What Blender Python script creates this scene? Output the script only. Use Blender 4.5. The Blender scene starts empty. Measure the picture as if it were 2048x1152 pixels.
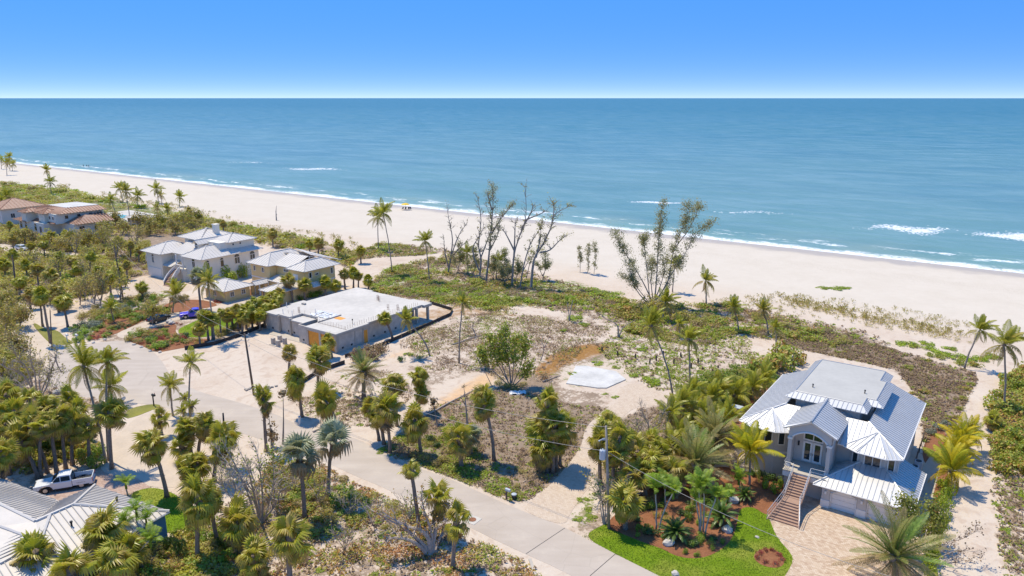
import bpy, bmesh, math, random
import numpy as np
from mathutils import Vector, Matrix, Euler
from mathutils.geometry import tessellate_polygon
random.seed(7)
R = math.radians
scene = bpy.context.scene
col = scene.collection

# ---------------------------------------------------------------- camera, sky, sun, exposure
FOC, CAMH, HORIZON = 1480.0, 45.0, 196.0          # focal length in photo pixels, drone height in metres
PITCH = math.atan((576 - HORIZON) / FOC)
CP, SP = math.cos(PITCH), math.sin(PITCH)
cam_data = bpy.data.cameras.new('camera')
cam_data.sensor_width = 36.0
cam_data.lens = 36.0 * FOC / 2048
cam_data.clip_start = 0.5
cam_data.clip_end = 400000
cam = bpy.data.objects.new('camera', cam_data)
cam.location = (0, 0, CAMH)
cam.rotation_euler = (math.pi / 2 - PITCH, 0, 0)
col.objects.link(cam)
scene.camera = cam

SUN_EL = R(66)
SUN_TO = Vector((-0.74, 0.67, 0)).normalized()     # horizontal direction towards the sun
world = bpy.data.worlds.new('World')
scene.world = world
world.use_nodes = True
wn = world.node_tree.nodes; wl = world.node_tree.links
wn.clear()
wo = wn.new('ShaderNodeOutputWorld'); bg = wn.new('ShaderNodeBackground')
sky = wn.new('ShaderNodeTexSky'); sky.sky_type = 'NISHITA'; sky.sun_disc = False
sky.sun_elevation = SUN_EL
sky.sun_rotation = math.atan2(SUN_TO.x, SUN_TO.y)
sky.air_density = 1.0; sky.dust_density = 0.0; sky.ozone_density = 2.5; sky.altitude = 0
tc = wn.new('ShaderNodeTexCoord'); sx = wn.new('ShaderNodeSeparateXYZ'); cx = wn.new('ShaderNodeCombineXYZ')
def wmath(op, a, b=None):
    n = wn.new('ShaderNodeMath'); n.operation = op
    for i, s in enumerate((a, b)):
        if s is None: continue
        if isinstance(s, (int, float)): n.inputs[i].default_value = s
        else: wl.new(s, n.inputs[i])
    return n.outputs[0]
wl.new(tc.outputs['Generated'], sx.inputs[0])
z = wmath('MAXIMUM', sx.outputs['Z'], 0.0)
ez = wmath('EXPONENT', wmath('MULTIPLY', z, -5.0))
zz = wmath('MULTIPLY', z, wmath('ADD', wmath('MULTIPLY', ez, 4.6), 1.0))   # clear, dry air: the blue comes low
wl.new(sx.outputs['X'], cx.inputs[0]); wl.new(sx.outputs['Y'], cx.inputs[1]); wl.new(wmath('ADD', zz, 0.105), cx.inputs[2])
vn = wn.new('ShaderNodeVectorMath'); vn.operation = 'NORMALIZE'
wl.new(cx.outputs[0], vn.inputs[0]); wl.new(vn.outputs[0], sky.inputs[0])
sc_ = wn.new('ShaderNodeSeparateColor'); sc_.mode = 'HSV'; cc_ = wn.new('ShaderNodeCombineColor'); cc_.mode = 'HSV'
wl.new(sky.outputs[0], sc_.inputs[0])
wl.new(wmath('ADD', wmath('MULTIPLY', sc_.outputs[0], .6), .250), cc_.inputs[0])                          # less cyan towards the horizon
wl.new(wmath('MINIMUM', wmath('MULTIPLY', wmath('POWER', sc_.outputs[1], 1.43), 1.56), .93), cc_.inputs[1])  # rich polarised blue
wl.new(wmath('MULTIPLY', wmath('POWER', wmath('DIVIDE', sc_.outputs[2], 5.0), .35), 5.0), cc_.inputs[2])  # even brightness, no white horizon glare
wl.new(cc_.outputs[0], bg.inputs['Color'])
bg.inputs['Strength'].default_value = 0.128
wl.new(bg.outputs[0], wo.inputs[0])

sun_data = bpy.data.lights.new('sun', 'SUN')
sun_data.energy = 3.1; sun_data.angle = R(0.53); sun_data.color = (1.0, 0.905, 0.70)
sun = bpy.data.objects.new('sun', sun_data)
sd = Vector((SUN_TO.x * math.cos(SUN_EL), SUN_TO.y * math.cos(SUN_EL), math.sin(SUN_EL)))
sun.rotation_euler = (-sd).to_track_quat('-Z', 'Y').to_euler()
sun.location = (0, 100, 120)
col.objects.link(sun)
scene.view_settings.view_transform = 'Standard'
scene.view_settings.look = 'None'
scene.view_settings.gamma = 1.0
scene.view_settings.use_curve_mapping = False
scene.view_settings.exposure = 0.72

# ---------------------------------------------------------------- measuring
ROT = R(-35)                                        # the whole plat is laid out on one grid, turned 35 degrees
WX = Vector((math.cos(ROT), math.sin(ROT))); UX = Vector((-math.sin(ROT), math.cos(ROT)))
def at(px, py, z=0.0):
    "point of the plane z seen at a pixel of the photograph"
    v = py - 576
    k = (CAMH - z) / (FOC * SP + v * CP)
    return Vector(((px - 1024) * k, (FOC * CP - v * SP) * k))
def above(px, py, Y):
    "point at depth Y seen at a pixel"
    t = (py - 576) / FOC
    q = Y * (SP + t * CP) / (CP - t * SP)
    zc = Y * CP + q * SP
    return Vector(((px - 1024) * zc / FOC, Y, CAMH - q))
def wu(p): return (p[0] * WX.x + p[1] * WX.y, p[0] * UX.x + p[1] * UX.y)
def fromwu(w, u): return Vector((w * WX.x + u * UX.x, w * WX.y + u * UX.y))

# ---------------------------------------------------------------- mesh collecting
class MB:
    def __init__(s): s.v = []; s.f = []; s.t = []; s.tint = 0.5; s.m = []; s.mi = 0
    def add(s, vs, fs, tint=None):
        b = len(s.v); s.v += [tuple(p) for p in vs]
        s.f += [tuple(i + b for i in q) for q in fs]; s.m += [s.mi] * len(fs)
        s.t += [s.tint if tint is None else tint] * len(vs)
        return s
    def box(s, x0, x1, y0, y1, z0, z1):
        return s.add([(x0,y0,z0),(x1,y0,z0),(x1,y1,z0),(x0,y1,z0),(x0,y0,z1),(x1,y0,z1),(x1,y1,z1),(x0,y1,z1)],
                     [(3,2,1,0),(4,5,6,7),(0,1,5,4),(1,2,6,5),(2,3,7,6),(3,0,4,7)])
    def obox(s, c, ax, ay, az, hx, hy, hz):
        c, ax, ay, az = map(Vector, (c, ax, ay, az))
        vs = [c + ax*hx*i + ay*hy*j + az*hz*k for k in (-1, 1) for i, j in ((-1,-1),(1,-1),(1,1),(-1,1))]
        return s.add(vs, [(3,2,1,0),(4,5,6,7),(0,1,5,4),(1,2,6,5),(2,3,7,6),(3,0,4,7)])
    def prism(s, poly, z0, z1):
        n = len(poly)
        return s.add([(p[0],p[1],z0) for p in poly] + [(p[0],p[1],z1) for p in poly],
                     [tuple(reversed(range(n))), tuple(range(n, 2*n))] + [(i,(i+1)%n,n+(i+1)%n,n+i) for i in range(n)])
    def slab(s, pts, thick):
        pts = [Vector(p) for p in pts]; n = len(pts)
        return s.add(pts + [p - Vector((0,0,thick)) for p in pts],
                     [tuple(range(n)), tuple(reversed(range(n, 2*n)))] + [((i+1)%n,i,n+i,n+(i+1)%n) for i in range(n)])
    def tube(s, pts, rad, n=6, cap=True):
        pts = [Vector(p) for p in pts]; k = len(pts)
        if isinstance(rad, (int, float)): rad = [rad] * k
        vs = []; ref = Vector((0.37, 0.21, 0.9))
        for i, p in enumerate(pts):
            d = (pts[min(i+1,k-1)] - pts[max(i-1,0)])
            if d.length < 1e-6: d = Vector((0,0,1))
            d.normalize()
            a = d.cross(ref if abs(d.dot(ref)) < .95 else Vector((1,0,0))).normalized(); b = d.cross(a)
            vs += [p + (a*math.cos(2*math.pi*j/n) + b*math.sin(2*math.pi*j/n)) * rad[i] for j in range(n)]
        fs = [(i*n+j, i*n+(j+1)%n, (i+1)*n+(j+1)%n, (i+1)*n+j) for i in range(k-1) for j in range(n)]
        if cap: fs += [tuple(reversed(range(n))), tuple(range((k-1)*n, k*n))]
        return s.add(vs, fs)
    def merge(s, o, mtx, tshift=0.0):
        b = len(s.v); s.v += [tuple(mtx @ Vector(p)) for p in o.v]
        s.f += [tuple(i + b for i in q) for q in o.f]; s.t += [t + tshift for t in o.t]; s.m += [x + s.mi for x in o.m]
    def mesh(s, name, mats, smooth=False):
        me = bpy.data.meshes.new(name); me.from_pydata(s.v, [], s.f)
        for m in (mats if isinstance(mats, (list, tuple)) else [mats]): me.materials.append(m)
        if isinstance(mats, (list, tuple)) and len(mats) > 1: me.polygons.foreach_set('material_index', s.m)
        a = me.attributes.new('tint', 'FLOAT', 'POINT'); a.data.foreach_set('value', s.t)
        if smooth: me.polygons.foreach_set('use_smooth', [True] * len(s.f))
        me.update(); return me
    def build(s, name, mats, parent=None, loc=(0,0,0), smooth=False):
        return put(name, s.mesh(name, mats, smooth), parent, loc)
def put(name, me, parent=None, loc=(0,0,0), rot=None, scale=None):
    o = bpy.data.objects.new(name, me); col.objects.link(o)
    if parent is not None: o.parent = parent
    o.location = loc
    if rot is not None: o.rotation_euler = rot
    if scale is not None: o.scale = scale if not isinstance(scale, (int, float)) else (scale,)*3
    return o
def tag(o, label, cat, group=None, kind=None):
    o['label'] = label; o['category'] = cat
    if group: o['group'] = group
    if kind: o['kind'] = kind
    return o
def struct(o, kind='structure'): o['kind'] = kind; return o
def thing(name, label, cat, loc=(0,0,0), rz=0, group=None):
    o = put(name, None, None, (loc[0], loc[1], loc[2] if len(loc) > 2 else 0), (0,0,rz)); o.empty_display_size = .5
    return tag(o, label, cat, group)

# ---------------------------------------------------------------- node materials
def newmat(name):
    m = bpy.data.materials.new(name); m.use_nodes = True
    nt = m.node_tree; b = nt.nodes['Principled BSDF']
    return m, nt, b
def nd(nt, typ, **kw):
    n = nt.nodes.new(typ)
    for k, v in kw.items():
        if k.startswith('i_'):
            s = n.inputs[k[2:].replace('_', ' ')]
            if hasattr(v, 'links') or isinstance(v, bpy.types.NodeSocket): nt.links.new(v, s)
            else: s.default_value = v
        else: setattr(n, k, v)
    return n
def mth(nt, op, a, b=None, c=None):
    n = nt.nodes.new('ShaderNodeMath'); n.operation = op
    for i, s in enumerate((a, b, c)):
        if s is None: continue
        if isinstance(s, (int, float)): n.inputs[i].default_value = s
        else: nt.links.new(s, n.inputs[i])
    return n.outputs[0]
def ramp(nt, fac, stops, interp='LINEAR'):
    n = nt.nodes.new('ShaderNodeValToRGB'); e = n.color_ramp.elements; n.color_ramp.interpolation = interp
    while len(e) < len(stops): e.new(0.5)
    for i, (p, c) in enumerate(stops):
        e[i].position = p; e[i].color = (*c, 1) if len(c) == 3 else c
    nt.links.new(fac, n.inputs[0]); return n.outputs[0]
def noise(nt, vec, scale, detail=3, rough=0.55):
    n = nd(nt, 'ShaderNodeTexNoise'); n.inputs['Scale'].default_value = scale
    n.inputs['Detail'].default_value = detail; n.inputs['Roughness'].default_value = rough
    nt.links.new(vec, n.inputs['Vector']); return n.outputs['Fac']
def mix(nt, fac, a, b):
    n = nt.nodes.new('ShaderNodeMix'); n.data_type = 'RGBA'; n.clamp_factor = True
    for s, v in ((n.inputs[0], fac), (n.inputs[6], a), (n.inputs[7], b)):
        if isinstance(v, bpy.types.NodeSocket): nt.links.new(v, s)
        elif isinstance(v, (int, float)): s.default_value = v
        else: s.default_value = (*v, 1)
    return n.outputs[2]
def sstep(nt, x, lo, hi):
    n = nd(nt, 'ShaderNodeMapRange'); n.interpolation_type = 'SMOOTHSTEP'
    nt.links.new(x, n.inputs[0]); n.inputs[1].default_value = lo; n.inputs[2].default_value = hi
    return n.outputs[0]
def bump(nt, b, h, strength, dist):
    n = nd(nt, 'ShaderNodeBump'); n.inputs['Strength'].default_value = strength; n.inputs['Distance'].default_value = dist
    nt.links.new(h, n.inputs['Height']); nt.links.new(n.outputs[0], b.inputs['Normal'])
def objco(nt): return nd(nt, 'ShaderNodeTexCoord').outputs['Object']
def geopos(nt): return nd(nt, 'ShaderNodeNewGeometry').outputs['Position']
def plain(name, c, rough=0.7, var=0.12, scale=1.5, metal=0.0, bmp=0.0, bscale=20, spec=0.5, fine=None):
    "even colour with mottling and fine relief"
    m, nt, b = newmat(name); p = geopos(nt)
    n1 = noise(nt, p, scale, 4); n2 = noise(nt, p, scale * 9, 3)
    f = mth(nt, 'ADD', mth(nt, 'MULTIPLY', n1, .65), mth(nt, 'MULTIPLY', n2, .35))
    lo = tuple(x * (1 - var) for x in c); hi = tuple(min(1, x * (1 + var)) for x in c)
    nt.links.new(ramp(nt, f, [(.32, lo), (.68, hi)]), b.inputs['Base Color'])
    b.inputs['Roughness'].default_value = rough; b.inputs['Metallic'].default_value = metal
    b.inputs['Specular IOR Level'].default_value = spec
    if bmp: bump(nt, b, noise(nt, p, bscale, 3), bmp, .03)
    return m
def leafmat(name, stops, rough=.5, transl=.45, rnd=.45):
    m, nt, b = newmat(name)
    t = nd(nt, 'ShaderNodeAttribute', attribute_name='tint').outputs['Fac']
    r = nd(nt, 'ShaderNodeObjectInfo').outputs['Random']
    f = mth(nt, 'ADD', t, mth(nt, 'MULTIPLY', mth(nt, 'SUBTRACT', r, .5), rnd))
    c = ramp(nt, f, stops)
    nt.links.new(c, b.inputs['Base Color']); b.inputs['Roughness'].default_value = rough
    b.inputs['Specular IOR Level'].default_value = .55
    tr = nd(nt, 'ShaderNodeBsdfTranslucent'); nt.links.new(c, tr.inputs['Color'])
    ms = nd(nt, 'ShaderNodeMixShader'); ms.inputs[0].default_value = transl
    nt.links.new(b.outputs[0], ms.inputs[1]); nt.links.new(tr.outputs[0], ms.inputs[2])
    nt.links.new(ms.outputs[0], nt.nodes['Material Output'].inputs['Surface'])
    return m
M = {}
M['concrete'] = plain('concrete', (.45,.395,.325), .9, .12, .8, bmp=.2)
M['slab_concrete'] = plain('slab_concrete', (.53,.485,.425), .9, .16, .14)
M['slab_white'] = plain('slab_white', (.54,.515,.475), .85, .2, .35)
M['block'] = plain('concrete_block', (.52,.455,.38), .95, .25, .9, bmp=.3)
M['plywood'] = plain('plywood', (.72,.30,.035), .7, .15, 1.6)
M['stucco_grey'] = plain('stucco_grey', (.55,.505,.45), .85, .05, .6)
M['trim'] = plain('white_trim', (.78,.74,.68), .6, .03)
M['white_wall'] = plain('white_wall', (.78,.71,.58), .8, .05, .4)
M['beige_wall'] = plain('beige_wall', (.78,.56,.25), .8, .05, .4)
M['cream_wall'] = plain('cream_wall', (.74,.68,.57), .8, .05, .4)
M['blue_wall'] = plain('blue_wall', (.06,.22,.40), .7, .08)
M['metal_roof'] = plain('metal_roof', (.62,.60,.57), .46, .06, .5, metal=.4)
M['shed_roof'] = plain('weathered_metal_roof', (.52,.475,.425), .6, .08, .4, metal=.15)
M['shed_seam'] = plain('weathered_seam', (.35,.33,.31), .6, .06, .4)
M['metal_seam'] = plain('metal_seam', (.47,.46,.45), .45, .05, .5, metal=.4)
M['pale_roof'] = plain('pale_roof', (.62,.56,.49), .55, .06, .3)
M['pale_seam'] = plain('pale_seam', (.60,.54,.47), .55, .05, .3)
M['flat_roof'] = plain('flat_roof', (.43,.41,.37), .8, .09, .2)
M['tile_roof'] = plain('tile_roof', (.42,.265,.18), .8, .25, 1.2)
M['tile_rib'] = plain('tile_rib', (.34,.16,.09), .8, .25, 1.2)
M['garage_door'] = plain('garage_door', (.80,.76,.70), .5, .03)
M['stair'] = plain('stair_tile', (.36,.22,.15), .7, .1, 2)
M['metal_rail'] = plain('metal_rail', (.55,.56,.58), .4, .03, metal=.4)
M['dark'] = plain('dark', (.02,.02,.022), .6, .2)
M['black_plastic'] = plain('black_plastic', (.025,.025,.028), .7, .2)
M['wood_pole'] = plain('wood_pole', (.13,.095,.07), .9, .25, 3)
M['grey_pole'] = plain('grey_pole', (.30,.26,.215), .9, .2, 3)
M['steel_grey'] = plain('steel_grey', (.42,.46,.50), .5, .05)
M['ac_tan'] = plain('ac_tan', (.36,.34,.29), .6, .06)
M['rust'] = plain('rust', (.25,.10,.05), .9, .2)
M['wire'] = plain('wire', (.30,.28,.26), .6, .05)
M['rock'] = plain('rock', (.50,.45,.39), .9, .25, 2, bmp=.5, bscale=6)
M['silt'] = plain('silt_fabric', (.035,.03,.028), .8, .2)
M['plastic_sheet'] = plain('plastic_sheet', (.66,.66,.66), .4, .08, 3)
M['terracotta'] = plain('terracotta', (.42,.20,.12), .8, .15)
M['yellow'] = plain('yellow_canvas', (.75,.48,.02), .7, .05)
M['turquoise'] = plain('turquoise', (.05,.36,.42), .4, .05)
M['skin'] = plain('skin', (.40,.24,.16), .6, .05)
def glassmat():
    m, nt, b = newmat('window_glass'); b.inputs['Base Color'].default_value = (.02,.03,.035,1)
    b.inputs['Roughness'].default_value = .06; b.inputs['Specular IOR Level'].default_value = .8; return m
M['glass'] = glassmat()
def paint(name, c, rough=.25):
    m, nt, b = newmat(name); b.inputs['Base Color'].default_value = (*c,1); b.inputs['Roughness'].default_value = rough
    b.inputs['Coat Weight'].default_value = .6; b.inputs['Coat Roughness'].default_value = .08; return m
M['paint_white'] = paint('car_paint_white', (.72,.73,.74)); M['paint_purple'] = paint('car_paint_purple', (.10,.06,.62))
M['paint_black'] = paint('car_paint_black', (.012,.014,.02)); M['lamp_red'] = paint('lamp_red', (.5,.02,.02)); M['lamp_clear'] = paint('lamp_clear', (.7,.72,.75))
M['rubber'] = plain('rubber', (.02,.02,.02), .85, .1); M['rim'] = plain('rim', (.45,.45,.46), .3, .03, metal=.8)
# barks
M['bark_sabal'] = plain('bark_sabal', (.25,.19,.145), .95, .35, 5, bmp=.6, bscale=9)
M['bark_coco'] = plain('bark_coco', (.32,.265,.215), .95, .25, 5, bmp=.4, bscale=12)
M['bark_grey'] = plain('bark_grey', (.33,.275,.23), .95, .3, 4, bmp=.5, bscale=9)
M['bark_dead'] = plain('bark_dead', (.42,.34,.27), .95, .3, 4, bmp=.5, bscale=9)
M['bark_pale'] = plain('bark_pale', (.40,.37,.31), .9, .2, 4)
# leaves: dry straw at the low end of the tint, fresh green at the high end
M['lf_sabal'] = leafmat('leaf_sabal', [(0,(.42,.29,.11)),(.22,(.50,.38,.09)),(.45,(.50,.43,.05)),(.75,(.38,.40,.03)),(1,(.68,.60,.07))], .36)
M['lf_dead'] = leafmat('leaf_dead', [(0,(0.221,0.141,0.072)),(.5,(0.386,0.269,0.132)),(1,(0.524,0.390,0.192))], .8, .3)
M['lf_coco'] = leafmat('leaf_coco', [(0,(.50,.35,.11)),(.3,(.50,.40,.07)),(.6,(.38,.37,.04)),(1,(.48,.47,.04))], .36)
M['lf_yellow'] = leafmat('leaf_yellow', [(0,(.60,.40,.02)),(.4,(.68,.52,.02)),(.7,(.58,.50,.02)),(1,(.38,.42,.03))])
M['lf_date'] = leafmat('leaf_date', [(0,(.50,.36,.19)),(.3,(.46,.34,.14)),(.55,(.36,.32,.09)),(.8,(.26,.33,.08)),(1,(.28,.42,.07))], .4)
M['lf_silver'] = leafmat('leaf_silver', [(0,(.38,.28,.15)),(.3,(.35,.33,.17)),(.7,(.36,.39,.20)),(1,(.52,.53,.34))], .4)
M['lf_fresh'] = leafmat('leaf_fresh', [(0,(.30,.28,.05)),(.4,(.24,.30,.03)),(.7,(.24,.38,.03)),(1,(.42,.52,.05))])
M['lf_grape'] = leafmat('leaf_sea_grape', [(0,(.48,.22,.07)),(.18,(.55,.36,.07)),(.36,(.44,.40,.05)),(.65,(.27,.34,.035)),(1,(.42,.46,.045))], .5, .4, .35)
M['lf_vine'] = leafmat('leaf_green_vine', [(0,(.40,.31,.06)),(.3,(.33,.35,.03)),(.7,(.30,.43,.015)),(1,(.48,.57,.02))], .5, .42, .3)
M['lf_dry'] = leafmat('leaf_dry_scrub', [(0,(.20,.13,.09)),(.4,(.36,.24,.15)),(.75,(.44,.32,.16)),(1,(.34,.30,.09))], .8, .4, .3)
M['lf_olive'] = leafmat('leaf_olive', [(0,(.36,.25,.13)),(.35,(.46,.35,.10)),(.7,(.40,.37,.05)),(1,(.54,.51,.05))], .5, .4, .35)
M['lf_hedge'] = leafmat('leaf_hedge', [(0,(.22,.26,.02)),(.4,(.32,.40,.02)),(.8,(.44,.50,.02)),(1,(.58,.58,.05))], .5, .4, .2)
M['lf_dark'] = leafmat('leaf_dark_green', [(0,(.06,.09,.02)),(.5,(.09,.155,.03)),(1,(.18,.29,.05))], .4, .35, .3)
M['lf_blue'] = leafmat('leaf_silver_shrub', [(0,(0.179,0.188,0.120)),(.5,(0.235,0.282,0.204)),(1,(0.345,0.417,0.300))], .7, .4, .2)
M['lf_red'] = leafmat('leaf_red_flower', [(0,(0.152,0.123,0.033)),(.35,(0.380,0.062,0.033)),(.7,(0.531,0.025,0.077)),(1,(0.127,0.197,0.022))], .6, .4, .2)
M['lf_pine'] = leafmat('leaf_casuarina', [(0,(.44,.33,.18)),(.4,(.41,.37,.16)),(.8,(.32,.35,.13)),(1,(.42,.43,.17))], .6, .45, .3)
M['lf_lawn'] = leafmat('leaf_lawn', [(0,(.14,.20,.01)),(.5,(.19,.28,.012)),(1,(.34,.36,.05))], .7, .3, 0)
# ================================================================ ground, beach, sea
SHORE = 236.0        # distance of the waterline along the grid's sea-ward axis
def inpoly(px, py, poly):
    inside = np.zeros(px.shape, bool); n = len(poly)
    for i in range(n):
        x1, y1 = poly[i]; x2, y2 = poly[(i+1) % n]
        c = ((y1 > py) != (y2 > py)) & (px < (x2-x1) * (py-y1) / ((y2-y1) + 1e-12) + x1)
        inside ^= c
    return inside
def W_(pts): return [tuple(at(*p)) for p in pts]
def smooth_poly(pts, k=6, closed=True):
    out = []; n = len(pts)
    for i in range(n if closed else n-1):
        p0, p1, p2, p3 = (Vector(pts[j % n] if closed else pts[min(max(j,0),n-1)]) for j in (i-1, i, i+1, i+2))
        for s in range(k):
            t = s / k
            out.append(tuple(.5*((2*p1) + (p2-p0)*t + (2*p0-5*p1+4*p2-p3)*t*t + (3*p1-p0-3*p2+p3)*t*t*t)))
    return out
# (channel, weight, polygon seen in the photograph): 0 dry litter, 1 living ground cover, 2 rusty grass, 3 orange sand
ZONES = [
 (0,.80,[(748,905),(800,868),(870,812),(1000,775),(1085,790),(1150,812),(1235,815),(1200,860),(1160,925),(1060,1000),(1020,1004),(900,955),(800,918)]),
 (1,.45,[(748,905),(800,868),(930,880),(1000,940),(1060,1000),(1020,1004),(900,955),(800,918)]),
 (0,.52,[(545,915),(640,925),(700,962),(800,1004),(940,1072),(1060,1130),(1110,1180),(260,1180),(300,1080),(400,1040),(500,985)]),
 (1,.35,[(440,1000),(600,1000),(760,1010),(860,1080),(700,1090),(520,1090)]),
 (0,.85,[(1222,852),(1262,825),(1310,808),(1355,828),(1395,868),(1330,902),(1240,895)]),
 (0,.85,[(1600,655),(1700,672),(1790,700),(1950,745),(1955,760),(1935,800),(1905,870),(1850,900),(1840,800),(1790,740),(1560,690)]),
 (1,.35,[(1790,740),(1840,740),(1880,790),(1880,850),(1840,850)]),
 (0,.55,[(700,505),(800,485),(900,500),(1000,525),(1200,585),(1300,625),(1450,605),(1700,655),(1800,690),(1650,690),(1480,650),(1300,680),(1200,640),(1050,610),(900,610),(760,590),(690,560)]),
 (1,.55,[(720,560),(790,530),(900,560),(1010,560),(1150,560),(1260,600),(1180,612),(1000,615),(860,600),(760,585)]),
 (0,.75,[(0,430),(120,470),(300,480),(310,545),(250,590),(120,600),(0,625)]),
 (0,.6,[(0,360),(210,400),(420,440),(690,500),(700,540),(640,520),(540,480),(450,455),(250,470),(0,430)]),
 (1,.55,[(0,360),(200,395),(430,435),(640,480),(560,490),(430,465),(250,450),(0,420)]),
 (0,.45,[(1240,655),(1480,650),(1520,720),(1460,770),(1400,790),(1300,780),(1250,745),(1190,700)]),
 (1,.35,[(1160,715),(1240,700),(1330,720),(1440,760),(1400,790),(1330,780),(1260,740)]),
 (0,.55,[(1985,960),(2060,930),(2060,1180),(2000,1180),(1985,1050)]),
 (0,.75,[(1985,770),(2060,730),(2060,930),(1990,950),(1985,850)]),
 (2,.95,[(1062,745),(1110,705),(1160,688),(1225,690),(1205,708),(1130,730),(1090,762)]),
 (2,.5,[(760,640),(900,610),(1010,622),(1100,650),(1010,632),(900,635),(790,650)]),
 (0,.5,[(830,745),(900,715),(985,720),(1050,760),(1000,775),(960,745),(905,760),(840,790)]),
 (0,.56,[(1050,765),(1128,742),(1135,775),(1215,785),(1232,790),(1205,815),(1160,832),(1085,800)]),
 (1,.34,[(1080,745),(1150,715),(1250,735),(1262,765),(1240,775),(1140,780)]),
 (0,.6,[(1030,765),(1075,735),(1130,695),(1230,682),(1240,715),(1140,735),(1090,775)]),
 (3,.85,[(845,850),(880,800),(930,765),(985,738),(998,748),(975,775),(920,815),(880,860)]),
 (3,.35,[(400,770),(450,735),(500,715),(520,730),(470,760),(430,790)]),
 (3,.5,[(760,720),(800,700),(835,690),(850,700),(810,715)]),
 (3,.30,[(1270,815),(1330,775),(1350,800),(1240,850),(1180,900),(1200,870)]),
 (0,.55,[(330,660),(420,690),(540,640),(500,610),(300,600),(180,640),(200,690),(300,700)]),
 (0,.55,[(60,755),(160,770),(205,800),(120,840),(0,820),(0,700)]),
 (0,.45,[(0,820),(160,840),(200,900),(230,950),(80,985),(0,970)]),
 (0,.65,[(160,800),(255,815),(330,806),(300,822),(240,838),(190,830)]),
 (0,.45,[(640,800),(720,790),(790,800),(760,850),(690,860),(600,840),(590,800)]),
 (1,.22,[(640,800),(720,790),(790,800),(760,850),(690,860)]),
 (0,.9,[(1030,740),(1090,770),(1060,800),(1000,790)]),
 (0,.8,[(1060,940),(1110,905),(1150,920),(1060,1005),(1015,1000)]),
 (0,.42,[(800,650),(900,628),(1010,622),(1100,640),(1230,655),(1200,690),(1120,720),(1070,745),(1000,760),(940,735),(850,760),(800,740)]),
 (0,.48,[(830,700),(940,650),(1040,640),(1100,700),(1040,742),(940,722),(862,765)]),
 (1,.36,[(830,660),(940,640),(1000,650),(960,690),(860,700)]),
 (0,.45,[(1030,640),(1180,620),(1230,650),(1170,700),(1100,720),(1060,700)]),
 (0,.6,[(1130,1055),(1180,1000),(1215,985),(1235,1060),(1170,1078)]),
 (1,.6,[(1140,1050),(1165,985),(1205,980),(1200,1040),(1160,1068)]),
 (0,.8,[(1380,760),(1500,730),(1590,740),(1560,830),(1480,900),(1330,960),(1220,1000),(1190,960),(1200,880),(1330,870)]),
 (0,.8,[(1840,800),(1880,860),(1905,880),(1890,1000),(1850,1000)]),
]
SAND_PATHS = [  # kept clean: walked or driven sand
 [(1890,1190),(1915,1000),(1912,930),(1930,850),(1950,790),(1968,750),(2000,690),(2048,640),(2075,650),(2040,700),(2012,760),(1988,830),(1985,900),(1975,960),(1995,1030),(2005,1190)],
 [(690,560),(715,520),(760,515),(830,512),(890,505),(880,515),(800,530),(760,548),(735,575),(760,590),(740,600)],
 [(340,690),(400,690),(500,665),(540,655),(640,705),(690,740),(640,790),(560,800),(520,815),(420,785),(340,740)],
]
zones_w = [(c, wgt, [(wu(at(*p))) for p in poly]) for c, wgt, poly in ZONES]
paths_w = [[wu(at(*p)) for p in poly] for poly in SAND_PATHS]
def spacing(a, marks):
    out = [a]
    for end, st in marks:
        n = max(1, round((end - out[-1]) / st)); s0 = out[-1]
        out += [s0 + (end - s0) * (i+1) / n for i in range(n)]
    return np.array(out)
ws = spacing(-60000, [(-3000, 9500), (-720, 190), (-330, 6), (-190, 2), (-135, 1.0), (12, .6), (60, 3), (300, 24), (3000, 300), (60000, 9500)])
us = spacing(-60000, [(-2000, 9600), (-60, 160), (20, 4), (150, .6), (206, 1.0), (262, 2.0), (300, 10)])
gw, gu = np.meshgrid(ws, us)
zone = np.zeros((4,) + gw.shape)
for c, wgt, poly in zones_w: zone[c] = np.maximum(zone[c], inpoly(gw, gu, poly) * wgt)
def blur(a, n):
    for _ in range(n):
        p = np.pad(a, 1, mode='edge'); a = (p[1:-1,1:-1]*2 + p[:-2,1:-1] + p[2:,1:-1] + p[1:-1,:-2] + p[1:-1,2:]) / 6
    return a
keep = np.zeros(gw.shape)
for poly in paths_w: keep = np.maximum(keep, inpoly(gw, gu, poly) * 1.0)
keep = blur(keep, 2)
for c in range(4): zone[c] = blur(zone[c], 5) * (1 - keep)
# inland country beyond the measured zones carries the same dry litter
inland = np.clip((168 - gu) / 8, 0, 1) * np.clip(np.maximum(np.maximum((gw - 14) / 12, (-200 - gw) / 20), (18 - gu) / 12), 0, 1)
zone[0] = np.maximum(zone[0], inland * .7)
tt = np.clip((gu - 205) / (262 - 205), 0, 1); gz = -2.2 * tt * tt
nv = len(us); nw = len(ws)
verts = np.stack([gw, gu, gz], -1).reshape(-1, 3)
ii = np.arange(nv * nw).reshape(nv, nw)
quads = np.stack([ii[:-1,:-1], ii[:-1,1:], ii[1:,1:], ii[1:,:-1]], -1).reshape(-1, 4)
me = bpy.data.meshes.new('ground')
me.vertices.add(len(verts)); me.vertices.foreach_set('co', verts.ravel())
me.loops.add(quads.size); me.loops.foreach_set('vertex_index', quads.ravel())
me.polygons.add(len(quads)); me.polygons.foreach_set('loop_start', np.arange(0, quads.size, 4)); me.polygons.foreach_set('loop_total', np.full(len(quads), 4))
ca = me.attributes.new('zone', 'FLOAT_COLOR', 'POINT'); ca.data.foreach_set('color', np.moveaxis(zone, 0, -1).reshape(-1))
me.update(calc_edges=True)

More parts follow.
